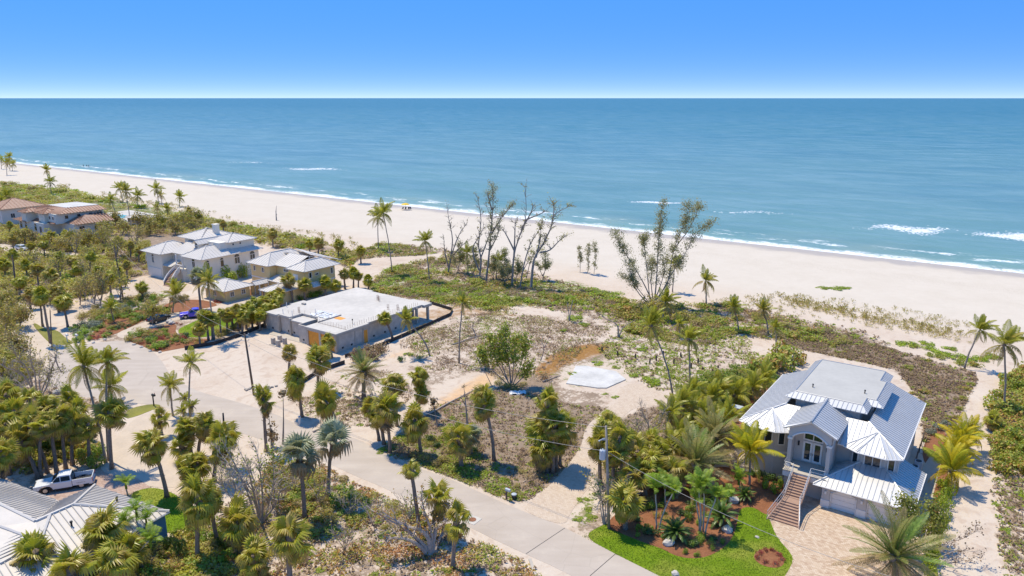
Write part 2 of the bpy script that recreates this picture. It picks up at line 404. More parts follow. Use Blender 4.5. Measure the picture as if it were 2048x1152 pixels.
def ground_mat():
    m, nt, b = newmat('sandy_ground'); p = objco(nt)
    at_ = nd(nt, 'ShaderNodeAttribute', attribute_name='zone'); sep = nd(nt, 'ShaderNodeSeparateColor')
    nt.links.new(at_.outputs['Color'], sep.inputs[0])
    n_big = noise(nt, p, .12, 4, .6); n_mid = noise(nt, p, .55, 5, .65); n_fine = noise(nt, p, 2.6, 5, .7); n_grain = noise(nt, p, 9, 3, .7)
    tex = mth(nt, 'ADD', mth(nt, 'MULTIPLY', n_mid, .5), mth(nt, 'MULTIPLY', n_fine, .5))
    sand = ramp(nt, mth(nt, 'ADD', mth(nt, 'MULTIPLY', n_big, .5), mth(nt, 'MULTIPLY', n_fine, .5)), [(.30,(.48,.365,.27)),(.5,(.57,.465,.365)),(.7,(.61,.525,.43))])
    beach = ramp(nt, mth(nt, 'ADD', mth(nt, 'MULTIPLY', n_big, .6), mth(nt, 'MULTIPLY', n_mid, .4)), [(.32,(.555,.48,.385)),(.6,(.60,.525,.43))])
    sxyz = nd(nt, 'ShaderNodeSeparateXYZ'); nt.links.new(p, sxyz.inputs[0]); u = sxyz.outputs['Y']
    c = mix(nt, sstep(nt, u, 158, 182), sand, beach)
    def patch(c, ch, colors, sharp=.16, amp=1.0):
        f = mth(nt, 'ADD', ch, mth(nt, 'MULTIPLY', mth(nt, 'SUBTRACT', tex, .5), amp * 2.4))
        f = mth(nt, 'MULTIPLY', sstep(nt, f, .5 - sharp, .5 + sharp), sstep(nt, ch, .03, .2))
        return mix(nt, f, c, colors)
    dry = ramp(nt, mth(nt, 'ADD', mth(nt, 'MULTIPLY', n_fine, .5), mth(nt, 'MULTIPLY', n_grain, .5)), [(.28,(.13,.09,.062)),(.45,(.24,.175,.125)),(.6,(.32,.235,.16)),(.75,(.44,.35,.26))])
    orange = ramp(nt, n_fine, [(.3,(.56,.33,.16)),(.7,(.66,.47,.29))])
    rust = ramp(nt, n_fine, [(.3,(.20,.09,.03)),(.55,(.33,.17,.05)),(.75,(.38,.25,.08))])
    green = ramp(nt, mth(nt, 'ADD', mth(nt, 'MULTIPLY', n_fine, .6), mth(nt, 'MULTIPLY', n_grain, .4)), [(.3,(.10,.10,.03)),(.5,(.13,.17,.03)),(.7,(.22,.27,.04))])
    c = patch(c, at_.outputs['Alpha'], orange, .4, .9)
    c = patch(c, sep.outputs[0], dry, .10)
    c = patch(c, sep.outputs[2], rust, .30, 1.0)
    c = patch(c, sep.outputs[1], green, .10, 1.15)
    # tracks and scuffs on bare sand
    wv = nd(nt, 'ShaderNodeTexWave'); wv.inputs['Scale'].default_value = .10; wv.inputs['Distortion'].default_value = 26; wv.inputs['Detail'].default_value = 3; wv.inputs['Detail Scale'].default_value = .8
    nt.links.new(p, wv.inputs[0])
    tr = mth(nt, 'MULTIPLY', mth(nt, 'MULTIPLY', sstep(nt, wv.outputs['Fac'], .60, .95), mth(nt, 'SUBTRACT', 1, sstep(nt, u, 150, 165))), .5)
    c = mix(nt, mth(nt, 'MULTIPLY', tr, sstep(nt, n_mid, .42, .6)), c, (.44,.32,.235))
    # wrack line and wet sand by the water
    wl_ = mth(nt, 'ADD', u, mth(nt, 'MULTIPLY', mth(nt, 'SUBTRACT', n_big, .5), 14))
    wrack = mth(nt, 'MULTIPLY', mth(nt, 'MULTIPLY', sstep(nt, wl_, 206, 209), mth(nt, 'SUBTRACT', 1, sstep(nt, wl_, 211, 215))), sstep(nt, n_fine, .56, .68))
    c = mix(nt, mth(nt, 'MULTIPLY', wrack, .75), c, (.26,.20,.14))
    scuff = mth(nt, 'MULTIPLY', sstep(nt, noise(nt, p, 1.1, 4, .8), .60, .74), sstep(nt, noise(nt, p, .06, 3), .46, .62))
    c = mix(nt, mth(nt, 'MULTIPLY', scuff, .22), c, (.36,.28,.21))
    wet = sstep(nt, wl_, SHORE - 10, SHORE - 3)
    c = mix(nt, mth(nt, 'MULTIPLY', wet, .75), c, (.40,.335,.27))
    nt.links.new(c, b.inputs['Base Color'])
    nt.links.new(mth(nt, 'SUBTRACT', .95, mth(nt, 'MULTIPLY', wet, .5)), b.inputs['Roughness'])
    b.inputs['Specular IOR Level'].default_value = .2
    bump(nt, b, mth(nt, 'ADD', n_mid, mth(nt, 'MULTIPLY', n_fine, .5)), .55, .22)
    return m
me.materials.append(ground_mat())
ground = put('ground', me, None, (0,0,0), (0,0,ROT)); struct(ground)

def sea_mat():
    m, nt, b = newmat('sea_water'); p = objco(nt)
    s = nd(nt, 'ShaderNodeSeparateXYZ'); nt.links.new(p, s.inputs[0]); u = s.outputs['Y']
    mp = nd(nt, 'ShaderNodeMapping'); nt.links.new(p, mp.inputs[0]); mp.inputs['Scale'].default_value = (.35, 1, 1); mp.inputs['Rotation'].default_value = (0,0,R(-14))
    st = mp.outputs[0]
    n_sw = noise(nt, st, .06, 4, .6); n_wv = noise(nt, st, .35, 4, .6); n_rp = noise(nt, st, 1.3, 3, .6)
    n_pat = noise(nt, p, .004, 3, .6)
    base = ramp(nt, mth(nt, 'DIVIDE', mth(nt, 'SUBTRACT', u, SHORE), 2600.0), [(0,(.20,.33,.26)),(.012,(.145,.27,.25)),(.07,(.135,.255,.255)),(.3,(.065,.185,.20)),(1,(.02,.13,.155))])
    base = mix(nt, mth(nt, 'MULTIPLY', sstep(nt, n_pat, .40, .65), .25), base, (0.060,0.181,0.258))
    base = mix(nt, mth(nt, 'MULTIPLY', sstep(nt, mth(nt, 'ADD', mth(nt, 'MULTIPLY', n_sw, .6), mth(nt, 'MULTIPLY', n_wv, .4)), .42, .64), .62), base, (.21,.33,.34))  # light and dark of the waves put into the water colour
    swell = noise(nt, st, .022, 3, .5)
    base = mix(nt, mth(nt, 'MULTIPLY', sstep(nt, swell, .5, .62), .22), base, (.05,.15,.18))
    shoal = mth(nt, 'MULTIPLY', mth(nt, 'SUBTRACT', 1, sstep(nt, u, SHORE+8, SHORE+45)), sstep(nt, noise(nt, p, .02, 3), .4, .65))
    base = mix(nt, mth(nt, 'MULTIPLY', shoal, .6), base, (.26,.33,.26))
    # foam of the breaking edge: a ragged double line
    edge = mth(nt, 'ADD', mth(nt, 'SUBTRACT', u, SHORE), mth(nt, 'MULTIPLY', mth(nt, 'SUBTRACT', noise(nt, p, .045, 4, .65), .5), 22))
    lace = noise(nt, p, .9, 5, .75); lace2 = noise(nt, st, .25, 4, .7)
    f1 = mth(nt, 'MULTIPLY', mth(nt, 'SUBTRACT', 1, sstep(nt, edge, 3.5, 9.5)), sstep(nt, mth(nt, 'ADD', lace, mth(nt, 'MULTIPLY', edge, -.012)), .30, .46))
    band2 = mth(nt, 'MULTIPLY', sstep(nt, edge, 12, 16), mth(nt, 'SUBTRACT', 1, sstep(nt, edge, 17, 24)))
    f2 = mth(nt, 'MULTIPLY', band2, sstep(nt, mth(nt, 'ADD', lace2, mth(nt, 'MULTIPLY', lace, .4)), .72, .86))
    caps = mth(nt, 'MULTIPLY', sstep(nt, noise(nt, st, .11, 5, .75), .70, .76), sstep(nt, n_rp, .45, .6))
    caps = mth(nt, 'MULTIPLY', caps, mth(nt, 'SUBTRACT', 1, sstep(nt, u, 700, 2500)))
    foam = mth(nt, 'MAXIMUM', mth(nt, 'MAXIMUM', f1, f2), mth(nt, 'MULTIPLY', caps, .6))
    nt.links.new(mix(nt, foam, base, (.78,.80,.80)), b.inputs['Base Color'])
    nt.links.new(mth(nt, 'ADD', .32, mth(nt, 'MULTIPLY', foam, .5)), b.inputs['Roughness'])
    b.inputs['IOR'].default_value = 1.33; b.inputs['Specular IOR Level'].default_value = .26
    h = mth(nt, 'ADD', mth(nt, 'MULTIPLY', n_sw, 2.2), mth(nt, 'ADD', mth(nt, 'MULTIPLY', n_wv, .7), mth(nt, 'MULTIPLY', n_rp, .18)))
    bump(nt, b, h, .8, 1.0)
    return m
sm = MB(); SEAZ = -.72
uu = [SHORE-8, SHORE+60, 400, 900, 3000, 20000, 200000]
sm.add([(w, u, SEAZ) for u in uu for w in (-200000, -3000, 200, 3000, 200000)], [(r*5+c, r*5+c+1, (r+1)*5+c+1, (r+1)*5+c) for r in range(len(uu)-1) for c in range(4)])
sea = sm.build('sea', sea_mat()); sea.rotation_euler = (0,0,ROT); struct(sea)

def foam_mat():
    m, nt, b = newmat('surf_foam'); b.inputs['Base Color'].default_value = (.8,.82,.83,1); b.inputs['Roughness'].default_value = .9; return m
M['foam'] = foam_mat()
def breaker(px, py, length, depth, n, seed):
    "a wave breaking on the bar: hundreds of low clots of foam"
    rn = random.Random(seed); mb = MB(); c = wu(at(px, py, SEAZ))
    for _ in range(n):
        a = rn.gauss(0, .42); x = a * length / 2; y = rn.gauss(0, .42) * depth * (1 - min(1, abs(a)) * .6) + math.sin(a*4+seed)*depth*.3
        l = rn.uniform(.12, .6); d = l * rn.uniform(.2, .6); h = rn.uniform(.03, .14)
        vs = [(x-l, y, 0), (x-l*.3, y-d, 0), (x+l*.5, y-d*.8, 0), (x+l, y+d*.1, 0), (x+l*.3, y+d, 0), (x-l*.5, y+d*.7, 0), (x, y, h)]
        mb.add(vs, [(i, (i+1) % 6, 6) for i in range(6)])
    w, u = c; q = fromwu(w, u)
    o = mb.build('breaking_wave', M['foam'], None, (q.x, q.y, SEAZ + .01)); o.rotation_euler = (0,0,ROT + R(random.uniform(20, 34)))
    return o
for i, (px, py, L, D, n, lb) in enumerate([
    (1312,405,24,2.6,600,'white breaking wave straight out from the tall feathery beach trees'),
    (1820,458,26,10,1100,'wide lacy patch of foam over the sand bar off the right beach'),
    (2024,472,22,8,1200,'bright white breaker beyond the wide lacy foam patch'),
    (625,338,40,10,700,'long white breaker far out off the white hip roofed house'),
    (1500,425,30,5,110,'faint streaks of foam on the water beyond the beach trees'),
    (500,325,40,5,90,'thin far-off streak of foam near the long white breaker'),
    (1070,425,20,3,80,'small scrap of foam on the water behind the bare trees')]):
    tag(breaker(px, py, L, D, n, i + 3), lb, 'wave', 'breakers over the sand bar', 'stuff')

# ================================================================ laid surfaces
def sheet(name, pts_px, z, mat, smooth=True, k=5, skirt=.12):
    pts = W_(pts_px)
    if smooth:
        for _ in range(2): pts = [tuple(Vector(a)*(1-t) + Vector(c)*t) for a, c in zip(pts, pts[1:]+pts[:1]) for t in (.25,.75)]
    ar = sum(pts[i][0]*pts[(i+1)%len(pts)][1] - pts[(i+1)%len(pts)][0]*pts[i][1] for i in range(len(pts)))
    if ar < 0: pts.reverse()
    bm = bmesh.new(); vs = [bm.verts.new((x, y, z)) for x, y in pts]
    for tri in tessellate_polygon([[Vector((x, y, 0)) for x, y in pts]]):
        a_, b_, c_ = (Vector(pts[i]) for i in tri)
        if (b_-a_).cross(c_-a_) < 0: tri = tri[::-1]
        try: bm.faces.new([vs[i] for i in tri])
        except ValueError: pass
    n = len(vs); lo = [bm.verts.new((x, y, -skirt)) for x, y in pts]
    for i in range(n): bm.faces.new((vs[(i+1)%n], vs[i], lo[i], lo[(i+1)%n]))
    bm.normal_update()
    me = bpy.data.meshes.new(name); bm.to_mesh(me); bm.free(); me.materials.append(mat)
    KEEPOUT.append(pts)
    return put(name, me)
KEEPOUT = []
def road_mat():
    m, nt, b = newmat('old_asphalt'); p = geopos(nt)
    mp = nd(nt, 'ShaderNodeMapping'); nt.links.new(p, mp.inputs[0]); mp.inputs['Rotation'].default_value = (0,0,R(35)); mp.inputs['Scale'].default_value = (.12,1,1)
    n1 = noise(nt, p, .25, 4); n2 = noise(nt, p, 3, 4, .7); st = noise(nt, mp.outputs[0], .8, 3); n3 = noise(nt, p, 22, 2)
    f = mth(nt, 'ADD', mth(nt, 'MULTIPLY', n1, .35), mth(nt, 'ADD', mth(nt, 'MULTIPLY', st, .4), mth(nt, 'MULTIPLY', n3, .25)))
    c = ramp(nt, f, [(.3,(.405,.335,.27)),(.5,(.465,.39,.32)),(.68,(.52,.445,.37))])
    c = mix(nt, sstep(nt, mth(nt, 'ADD', n1, mth(nt, 'MULTIPLY', n2, .35)), .72, .95), c, (.52,.44,.355))
    cr = nd(nt, 'ShaderNodeTexVoronoi', feature='DISTANCE_TO_EDGE'); nt.links.new(p, cr.inputs['Vector']); cr.inputs['Scale'].default_value = .22
    c = mix(nt, mth(nt, 'MULTIPLY', mth(nt, 'SUBTRACT', 1, sstep(nt, mth(nt, 'ADD', cr.outputs['Distance'], mth(nt, 'MULTIPLY', n2, .03)), .012, .030)), .16), c, (.24,.20,.165))
    nt.links.new(c, b.inputs['Base Color']); b.inputs['Roughness'].default_value = .95; b.inputs['Specular IOR Level'].default_value = .2
    bump(nt, b, n3, .2, .02); return m
def paver_mat(name, cols, scale, mortar, var=.3, off=True):
    m, nt, b = newmat(name); p = geopos(nt)
    mp = nd(nt, 'ShaderNodeMapping'); nt.links.new(p, mp.inputs[0]); mp.inputs['Rotation'].default_value = (0,0,R(35))
    br = nd(nt, 'ShaderNodeTexBrick'); nt.links.new(mp.outputs[0], br.inputs['Vector']); br.inputs['Scale'].default_value = scale
    br.inputs['Mortar Size'].default_value = .02; br.inputs['Color1'].default_value = (0,0,0,1); br.inputs['Color2'].default_value = (1,1,1,1); br.inputs['Bias'].default_value = 0
    br.inputs['Brick Width'].default_value = .5; br.inputs['Row Height'].default_value = .3
    n2 = noise(nt, p, .9, 4)
    f = mth(nt, 'ADD', mth(nt, 'MULTIPLY', br.outputs['Color'], .45), mth(nt, 'MULTIPLY', n2, .55))
    c = ramp(nt, f, [(.15, cols[0]), (.45, cols[1]), (.8, cols[2])])
    c = mix(nt, mth(nt, 'MULTIPLY', br.outputs['Fac'], .6), c, mortar)
    nt.links.new(c, b.inputs['Base Color']); b.inputs['Roughness'].default_value = .85; b.inputs['Specular IOR Level'].default_value = .25
    bump(nt, b, mth(nt, 'SUBTRACT', 1, br.outputs['Fac']), .4, .02); return m
def lawn_mat(name, a, b_, c_):
    m, nt, b = newmat(name); p = geopos(nt)
    f = mth(nt, 'ADD', mth(nt, 'MULTIPLY', noise(nt, p, .35, 4), .45), mth(nt, 'ADD', mth(nt, 'MULTIPLY', noise(nt, p, 3, 4, .7), .3), mth(nt, 'MULTIPLY', noise(nt, p, 16, 2, .7), .25)))
    nt.links.new(mix(nt, mth(nt, 'MULTIPLY', sstep(nt, noise(nt, p, .16, 3), .45, .68), .55), ramp(nt, f, [(.3, a), (.5, b_), (.7, c_)]), (.33,.30,.06)), b.inputs['Base Color']); b.inputs['Roughness'].default_value = .9; b.inputs['Specular IOR Level'].default_value = .15
    bump(nt, b, noise(nt, p, 14, 3, .7), .8, .08); return m
def mulch_mat():
    m, nt, b = newmat('red_mulch'); p = geopos(nt); n1 = noise(nt, p, 7, 4, .7); n2 = noise(nt, p, .8, 3)
    nt.links.new(ramp(nt, mth(nt, 'ADD', mth(nt, 'MULTIPLY', n1, .6), mth(nt, 'MULTIPLY', n2, .4)), [(.3,(.13,.048,.02)),(.5,(.24,.092,.037)),(.7,(.33,.15,.07))]), b.inputs['Base Color'])
    b.inputs['Roughness'].default_value = .95; bump(nt, b, n1, .8, .08); return m
M['road'] = road_mat()
M['pavers'] = paver_mat('tumbled_pavers', [(.38,.25,.165),(.53,.39,.27),(.63,.51,.38)], 1.5, (.36,.27,.20))
M['pale_pavers'] = paver_mat('pale_pavers', [(.47,.355,.26),(.55,.435,.325),(.60,.495,.385)], 1.6, (.42,.32,.24))
M['pink_pavers'] = paver_mat('pink_pavers', [(0.342,0.225,0.171),(0.423,0.288,0.225),(0.495,0.378,0.306)], 1.6, (0.360,0.279,0.234))
M['drive'] = plain('sandy_drive', (.53,.43,.33), .95, .14, .35, bmp=.3, bscale=6)
M['lawn'] = lawn_mat('lawn', (.115,.185,.008), (.15,.235,.008), (.22,.29,.015))
M['lawn_dry'] = lawn_mat('dry_lawn', (.14,.15,.03), (.21,.20,.05), (.30,.27,.09))
M['mulch'] = mulch_mat()

road_px = [(1150,1152),(1012,1091),(941,1055),(868,1022),(796,989),(750,968),(708,951),(660,928),(600,905),(540,885),(480,865),(430,850),(395,842),(360,828),(330,813),(290,808),(250,806),(205,800),(150,790),(110,775),(80,755),(95,728),(112,706),(135,694),(170,688),(225,682),(257,681),(290,692),(312,708),(328,728),(338,747),(365,768),(405,786),(450,797),(512,815),(555,830),(604,853),(650,868),(690,872),(721,880),(755,901),(807,928),(850,940),(904,959),(950,980),(995,1001),(1040,1020),(1090,1040),(1130,1055),(1165,1075),(1232,1106),(1325,1153),(1400,1195),(1400,1260),(1280,1240)]
sheet_defs = [
 ('road', road_px, .016, 'road', True),
 ('driveway', [(1040,1021),(1068,997),(1105,966),(1140,925),(1163,893),(1168,862),(1185,840),(1212,817),(1240,801),(1233,784),(1260,764),(1290,772),(1320,782),(1362,803),(1370,813),(1325,813),(1285,809),(1262,820),(1238,840),(1226,864),(1216,900),(1205,930),(1195,955),(1165,990),(1140,1028),(1128,1054)], .024, 'pale_pavers', True),
 ('driveway', [(1536,1037),(1548,1030),(1600,1000),(1660,1005),(1740,1025),(1810,1045),(1850,1070),(1868,1100),(1875,1160),(1860,1260),(1500,1260),(1535,1190),(1567,1152),(1585,1120),(1577,1103),(1558,1083),(1545,1062)], .024, 'pavers', True),
 ('driveway', [(225,670),(257,681),(285,668),(300,655),(350,640),(435,628),(500,606),(560,582),(548,572),(500,592),(430,614),(385,620),(340,628),(272,650)], .024, 'drive', True),
 ('driveway', [(95,728),(112,706),(104,690),(80,672),(64,655),(70,640),(95,622),(90,612),(60,612),(20,600),(-30,590),(-30,615),(10,625),(30,640),(22,670),(40,710),(60,735)], .021, 'drive', True),
 ('driveway', [(330,813),(300,823),(268,838),(245,862),(215,898),(195,935),(225,955),(270,962),(300,975),(370,975),(420,955),(425,925),(395,905),(385,870),(395,842),(360,828)], .022, 'drive', True),
 ('driveway', [(60,975),(150,945),(190,938),(225,950),(275,957),(302,975),(270,992),(200,1010),(90,1020)], .028, 'pink_pavers', False),
 ('driveway', [(250,566),(290,549),(330,556),(372,566),(390,580),(350,585),(300,583),(262,588),(225,598),(190,610),(150,620),(140,610),(200,592),(228,578)], .024, 'pale_pavers', True),
 ('driveway', [(0,485),(60,498),(120,506),(150,505),(165,512),(130,518),(60,512),(-10,498)], .024, 'drive', True),
 ('lawn', [(1166,1073),(1200,1052),(1260,1030),(1400,1010),(1490,1000),(1530,1020),(1544,1050),(1548,1063),(1560,1083),(1579,1103),(1588,1120),(1571,1152),(1541,1188),(1420,1204),(1325,1155),(1232,1109)], .030, 'lawn', True),
 ('lawn', [(355,662),(362,655),(385,645),(402,637),(440,630),(465,634),(490,641),(478,650),(450,662),(425,672),(395,676),(362,672)], .030, 'lawn', True),
 ('lawn', [(250,990),(302,973),(345,985),(365,1000),(400,1020),(430,1025),(420,1045),(370,1060),(330,1068),(300,1050)], .030, 'lawn', True),
 ('lawn', [(65,650),(70,645),(88,658),(115,660),(130,675),(148,685),(140,690),(104,690),(88,676)], .030, 'lawn_dry', True),
 ('lawn', [(255,818),(300,808),(326,810),(305,820),(270,834),(248,838)], .030, 'lawn_dry', True),
 ('mulch_bed', [(1205,1055),(1235,1064),(1285,1085),(1325,1098),(1350,1112),(1380,1118),(1412,1115),(1437,1103),(1457,1088),(1470,1065),(1476,1038),(1478,1022),(1490,1014),(1510,1016),(1530,1030),(1548,1028),(1590,1000),(1585,975),(1555,955),(1500,945),(1440,930),(1380,950),(1300,975),(1250,1010)], .036, 'mulch', True),
 ('mulch_bed', [(1480,880),(1530,800),(1560,770),(1545,765),(1490,800),(1462,850),(1455,890)], .020, 'mulch', True),
 ('mulch_bed', [(1838,905),(1870,850),(1890,860),(1900,900),(1895,960),(1880,1010),(1870,1060),(1858,1055),(1868,1000),(1865,950)], .020, 'mulch', True),
 ('mulch_bed', [(253,682),(285,692),(312,706),(345,700),(410,688),(425,678),(395,678),(358,672),(350,662),(355,650),(340,648),(300,658),(268,668)], .020, 'mulch', True),
 ('mulch_bed', [(170,683),(224,672),(270,650),(300,635),(330,625),(345,612),(290,616),(240,630),(205,640),(190,660)], .020, 'mulch', True),
 ('mulch_bed', [(325,608),(380,598),(420,602),(440,612),(400,618),(350,626),(330,622)], .020, 'mulch', True),
 ('mulch_bed', [(440,628),(500,612),(540,600),(560,600),(540,630),(500,650),(492,642)], .020, 'mulch', True),
 ('mulch_bed', [(430,610),(500,592),(545,575),(550,568),(520,572),(460,592),(425,600)], .026, 'mulch', True),
 ('mulch_bed', [(1505,1115),(1515,1101),(1537,1096),(1560,1105),(1571,1120),(1565,1134),(1545,1137),(1520,1130)], .042, 'mulch', True),
 ('walkway', [(1843,938),(1862,910),(1882,925),(1874,960),(1864,1000),(1857,1040),(1847,1052),(1846,1000),(1849,965)], .024, 'concrete', False),
]
for name, px, z_, mt, sm_ in sheet_defs: struct(sheet(name, px, z_, M[mt], sm_))
# joints across the road and the drain set in its verge
def strip(name, a, b, w, z, mat):
    p, q = at(*a), at(*b); d = (q - p).normalized(); n = Vector((-d.y, d.x)) * w / 2
    mb = MB(); mb.prism([p+n, p-n, q-n, q+n], -.05, z); return struct(mb.build(name, M[mat]))
for a, b in [((1180,1152),(1232,1107)),((1052,1108),(1130,1056))]: strip('road_joint', a, b, .07, .0205, 'dark')
o = thing('storm_drain', 'square concrete storm drain with round rusty cover at the road edge', 'drain', (*at(945,1040), 0), ROT)
mb = MB(); mb.box(-.75,.75,-.75,.75,-.1,.05); mb.build('collar', M['slab_concrete'], o)
mb = MB(); mb.tube([(0,0,.02),(0,0,.075)], .42, 16); mb.build('cover', M['rust'], o)
# ================================================================ building helpers
def clip_line(poly2, c):
    xs = []
    for i in range(len(poly2)):
        (e1, s1), (e2, s2) = poly2[i], poly2[(i+1) % len(poly2)]
        if (e1 <= c < e2) or (e2 <= c < e1): xs.append(s1 + (s2-s1) * (c-e1) / (e2-e1))
    xs.sort(); return list(zip(xs[::2], xs[1::2]))
def roof_face(parent, pts, mat='metal_roof', seam='metal_seam', step=.55, thick=.10, name='roof_panel', rw=.035, rh=.06, ribdir=None):
    "one roof plane; pts[0]-pts[1] is the eave; standing seams run up the slope"
    P = [Vector(p) for p in pts]
    e = (P[1]-P[0]).normalized(); n = Vector((0,0,0))
    for i in range(1, len(P)-1): n += (P[i]-P[0]).cross(P[i+1]-P[0])
    n.normalize()
    if n.z < 0: P.reverse(); P = P[-2:] + P[:-2]; n = -n; e = (P[1]-P[0]).normalized()
    s = n.cross(e)
    if ribdir is not None:
        s = Vector(ribdir); s = (s - n*s.dot(n)).normalized(); e = s.cross(n)
    mb = MB(); mb.slab(P, thick); o = mb.build(name, M[mat], parent)
    p2 = [((q-P[0]).dot(e), (q-P[0]).dot(s)) for q in P]
    lo, hi = min(q[0] for q in p2), max(q[0] for q in p2); k = max(1, int((hi-lo)/step)); rb = MB()
    for i in range(k+1):
        c = lo + (hi-lo) * (i + .5) / (k+1)
        for s0, s1 in clip_line(p2, c):
            if s1 - s0 < .12: continue
            rb.obox(P[0] + e*c + s*(s0+s1)/2 + n*rh/2, e, s, n, rw, (s1-s0)/2 - .03, rh/2)
    if rb.f: rb.build('seams', M[seam], o)['kind'] = 'stuff'
    return o
def ridge_cap(parent, a, b, mat, w=.16):
    mb = MB(); mb.tube([Vector(a)+Vector((0,0,.03)), Vector(b)+Vector((0,0,.03))], w, 6); return mb.build('ridge_cap', M[mat], parent)
def hip(parent, x0, x1, y0, y1, z0, z1, along='x', inset=None, **kw):
    "hip roof on a rectangle; ridge along x or y"
    mat = kw.get('seam', 'metal_seam')
    if along == 'x':
        d = (y1-y0)/2 if inset is None else inset; ym = (y0+y1)/2; A, B = (x0+d, ym, z1), (x1-d, ym, z1)
        fs = [[(x0,y0,z0),(x1,y0,z0),B,A], [(x1,y0,z0),(x1,y1,z0),B], [(x1,y1,z0),(x0,y1,z0),A,B], [(x0,y1,z0),(x0,y0,z0),A]]
        hips = [((x0,y0,z0),A),((x0,y1,z0),A),((x1,y0,z0),B),((x1,y1,z0),B)]
    else:
        d = (x1-x0)/2 if inset is None else inset; xm = (x0+x1)/2; A, B = (xm, y0+d, z1), (xm, y1-d, z1)
        fs = [[(x1,y0,z0),(x1,y1,z0),B,A], [(x0,y0,z0),(x1,y0,z0),A], [(x0,y1,z0),(x0,y0,z0),A,B], [(x1,y1,z0),(x0,y1,z0),B]]
        hips = [((x0,y0,z0),A),((x1,y0,z0),A),((x0,y1,z0),B),((x1,y1,z0),B)]
    for f in fs:
        if (Vector(f[-1])-Vector(f[-2])).length < .05: f = f[:-1]
        roof_face(parent, f, **kw)
    for a, b in hips: ridge_cap(parent, a, b, mat, .12)
    if (Vector(A)-Vector(B)).length > .3: ridge_cap(parent, A, B, mat, .14)
def gable(parent, x0, x1, y0, y1, z0, z1, along='y', **kw):
    if along == 'y':
        xm = (x0+x1)/2
        roof_face(parent, [(x1,y0,z0),(x1,y1,z0),(xm,y1,z1),(xm,y0,z1)], **kw)
        roof_face(parent, [(x0,y1,z0),(x0,y0,z0),(xm,y0,z1),(xm,y1,z1)], **kw)
        ridge_cap(parent, (xm,y0,z1), (xm,y1,z1), kw.get('seam','metal_seam'), .12)
    else:
        ym = (y0+y1)/2
        roof_face(parent, [(x0,y0,z0),(x1,y0,z0),(x1,ym,z1),(x0,ym,z1)], **kw)
        roof_face(parent, [(x1,y1,z0),(x0,y1,z0),(x0,ym,z1),(x1,ym,z1)], **kw)
        ridge_cap(parent, (x0,ym,z1), (x1,ym,z1), kw.get('seam','metal_seam'), .12)
def wall(parent, x0, x1, y0, y1, z0, z1, mat, name='wall'):
    mb = MB(); mb.box(x0, x1, y0, y1, z0, z1); return mb.build(name, M[mat], parent)
def window(parent, c, face, w, h, cols=1, rows=1, frame='trim', arch=False, fw=.11, name='window'):
    "frame with one mesh per pane; face is the outward direction (x, y) in the house's own axes"
    n = Vector((face[0], face[1], 0)).normalized(); e = Vector((-n.y, n.x, 0)); c = Vector(c); zax = Vector((0,0,1))
    mb = MB()
    for s in (-1, 1):
        mb.obox(c + e*s*(w/2) + n*.04, e, n, zax, fw/2, .07, h/2 + fw/2)
        mb.obox(c + zax*s*(h/2) + n*.043, e, n, zax, w/2, .07, fw/2)
    for i in range(1, cols): mb.obox(c + e*(-w/2 + w*i/cols) + n*.035, e, n, zax, fw*.35, .06, h/2)
    for i in range(1, rows): mb.obox(c + zax*(-h/2 + h*i/rows) + n*.037, e, n, zax, w/2, .06, fw*.35)
    if arch:
        K = 8; pr = [(-(w/2+fw)*math.cos(math.pi*i/K), (w/2+fw)*math.sin(math.pi*i/K)) for i in range(K+1)]
        top = c + zax*(h/2 + fw/2)
        mb.add([top + e*a + zax*b + n*.06 for a, b in pr] + [top + e*a + zax*b - n*.02 for a, b in pr], [tuple(range(K+1))] + [(i, i+1, K+2+i, K+1+i) for i in range(K)])
    o = mb.build(name, M[frame], parent)
    pm = MB(); 
    for i in range(cols):
        for j in range(rows):
            pm = MB(); cc = c + e*(-w/2 + w*(i+.5)/cols) + zax*(-h/2 + h*(j+.5)/rows)
            pm.obox(cc + n*.03, e, n, zax, w/2/cols - fw*.15, .02, h/2/rows - fw*.15); pm.build('pane', M['glass'], o)
    if arch:
        pm = MB(); r = w/2 - .02; top = c + zax*(h/2 + fw*.7)
        pm.add([top + e*(-r*math.cos(math.pi*i/8)) + zax*(r*math.sin(math.pi*i/8)) + n*.075 for i in range(9)], [tuple(range(9))]); pm.build('pane', M['glass'], o)
    return o
def arch_poly(x0, x1, z0, zs, zt, n=12):
    "outline of an opening with a low arched head (x, z)"
    pts = [(x1, z0), (x1, zs)]
    for i in range(1, n): 
        t = i / n; pts.append((x1 + (x0-x1)*t, zs + (zt-zs) * math.sin(math.pi*t)))
    return pts + [(x0, zs), (x0, z0)]
def front_panel(parent, name, outer, opening, y, thick, mat):
    "wall in the xz plane with an arched opening, given thickness"
    bm = bmesh.new()
    def loop(pts): 
        vs = [bm.verts.new((p[0], y, p[1])) for p in pts]
        return [bm.edges.new((vs[i], vs[(i+1) % len(vs)])) for i in range(len(vs))]
    ed = loop(outer) + (loop(opening) if opening else [])
    bmesh.ops.triangle_fill(bm, edges=ed, use_beauty=True, normal=(0,-1,0))
    ex = bmesh.ops.extrude_face_region(bm, geom=bm.faces[:])
    bmesh.ops.translate(bm, verts=[v for v in ex['geom'] if isinstance(v, bmesh.types.BMVert)], vec=(0, thick, 0))
    bmesh.ops.recalc_face_normals(bm, faces=bm.faces[:])
    me = bpy.data.meshes.new(name); bm.to_mesh(me); bm.free(); me.materials.append(M[mat]); return put(name, me, parent)

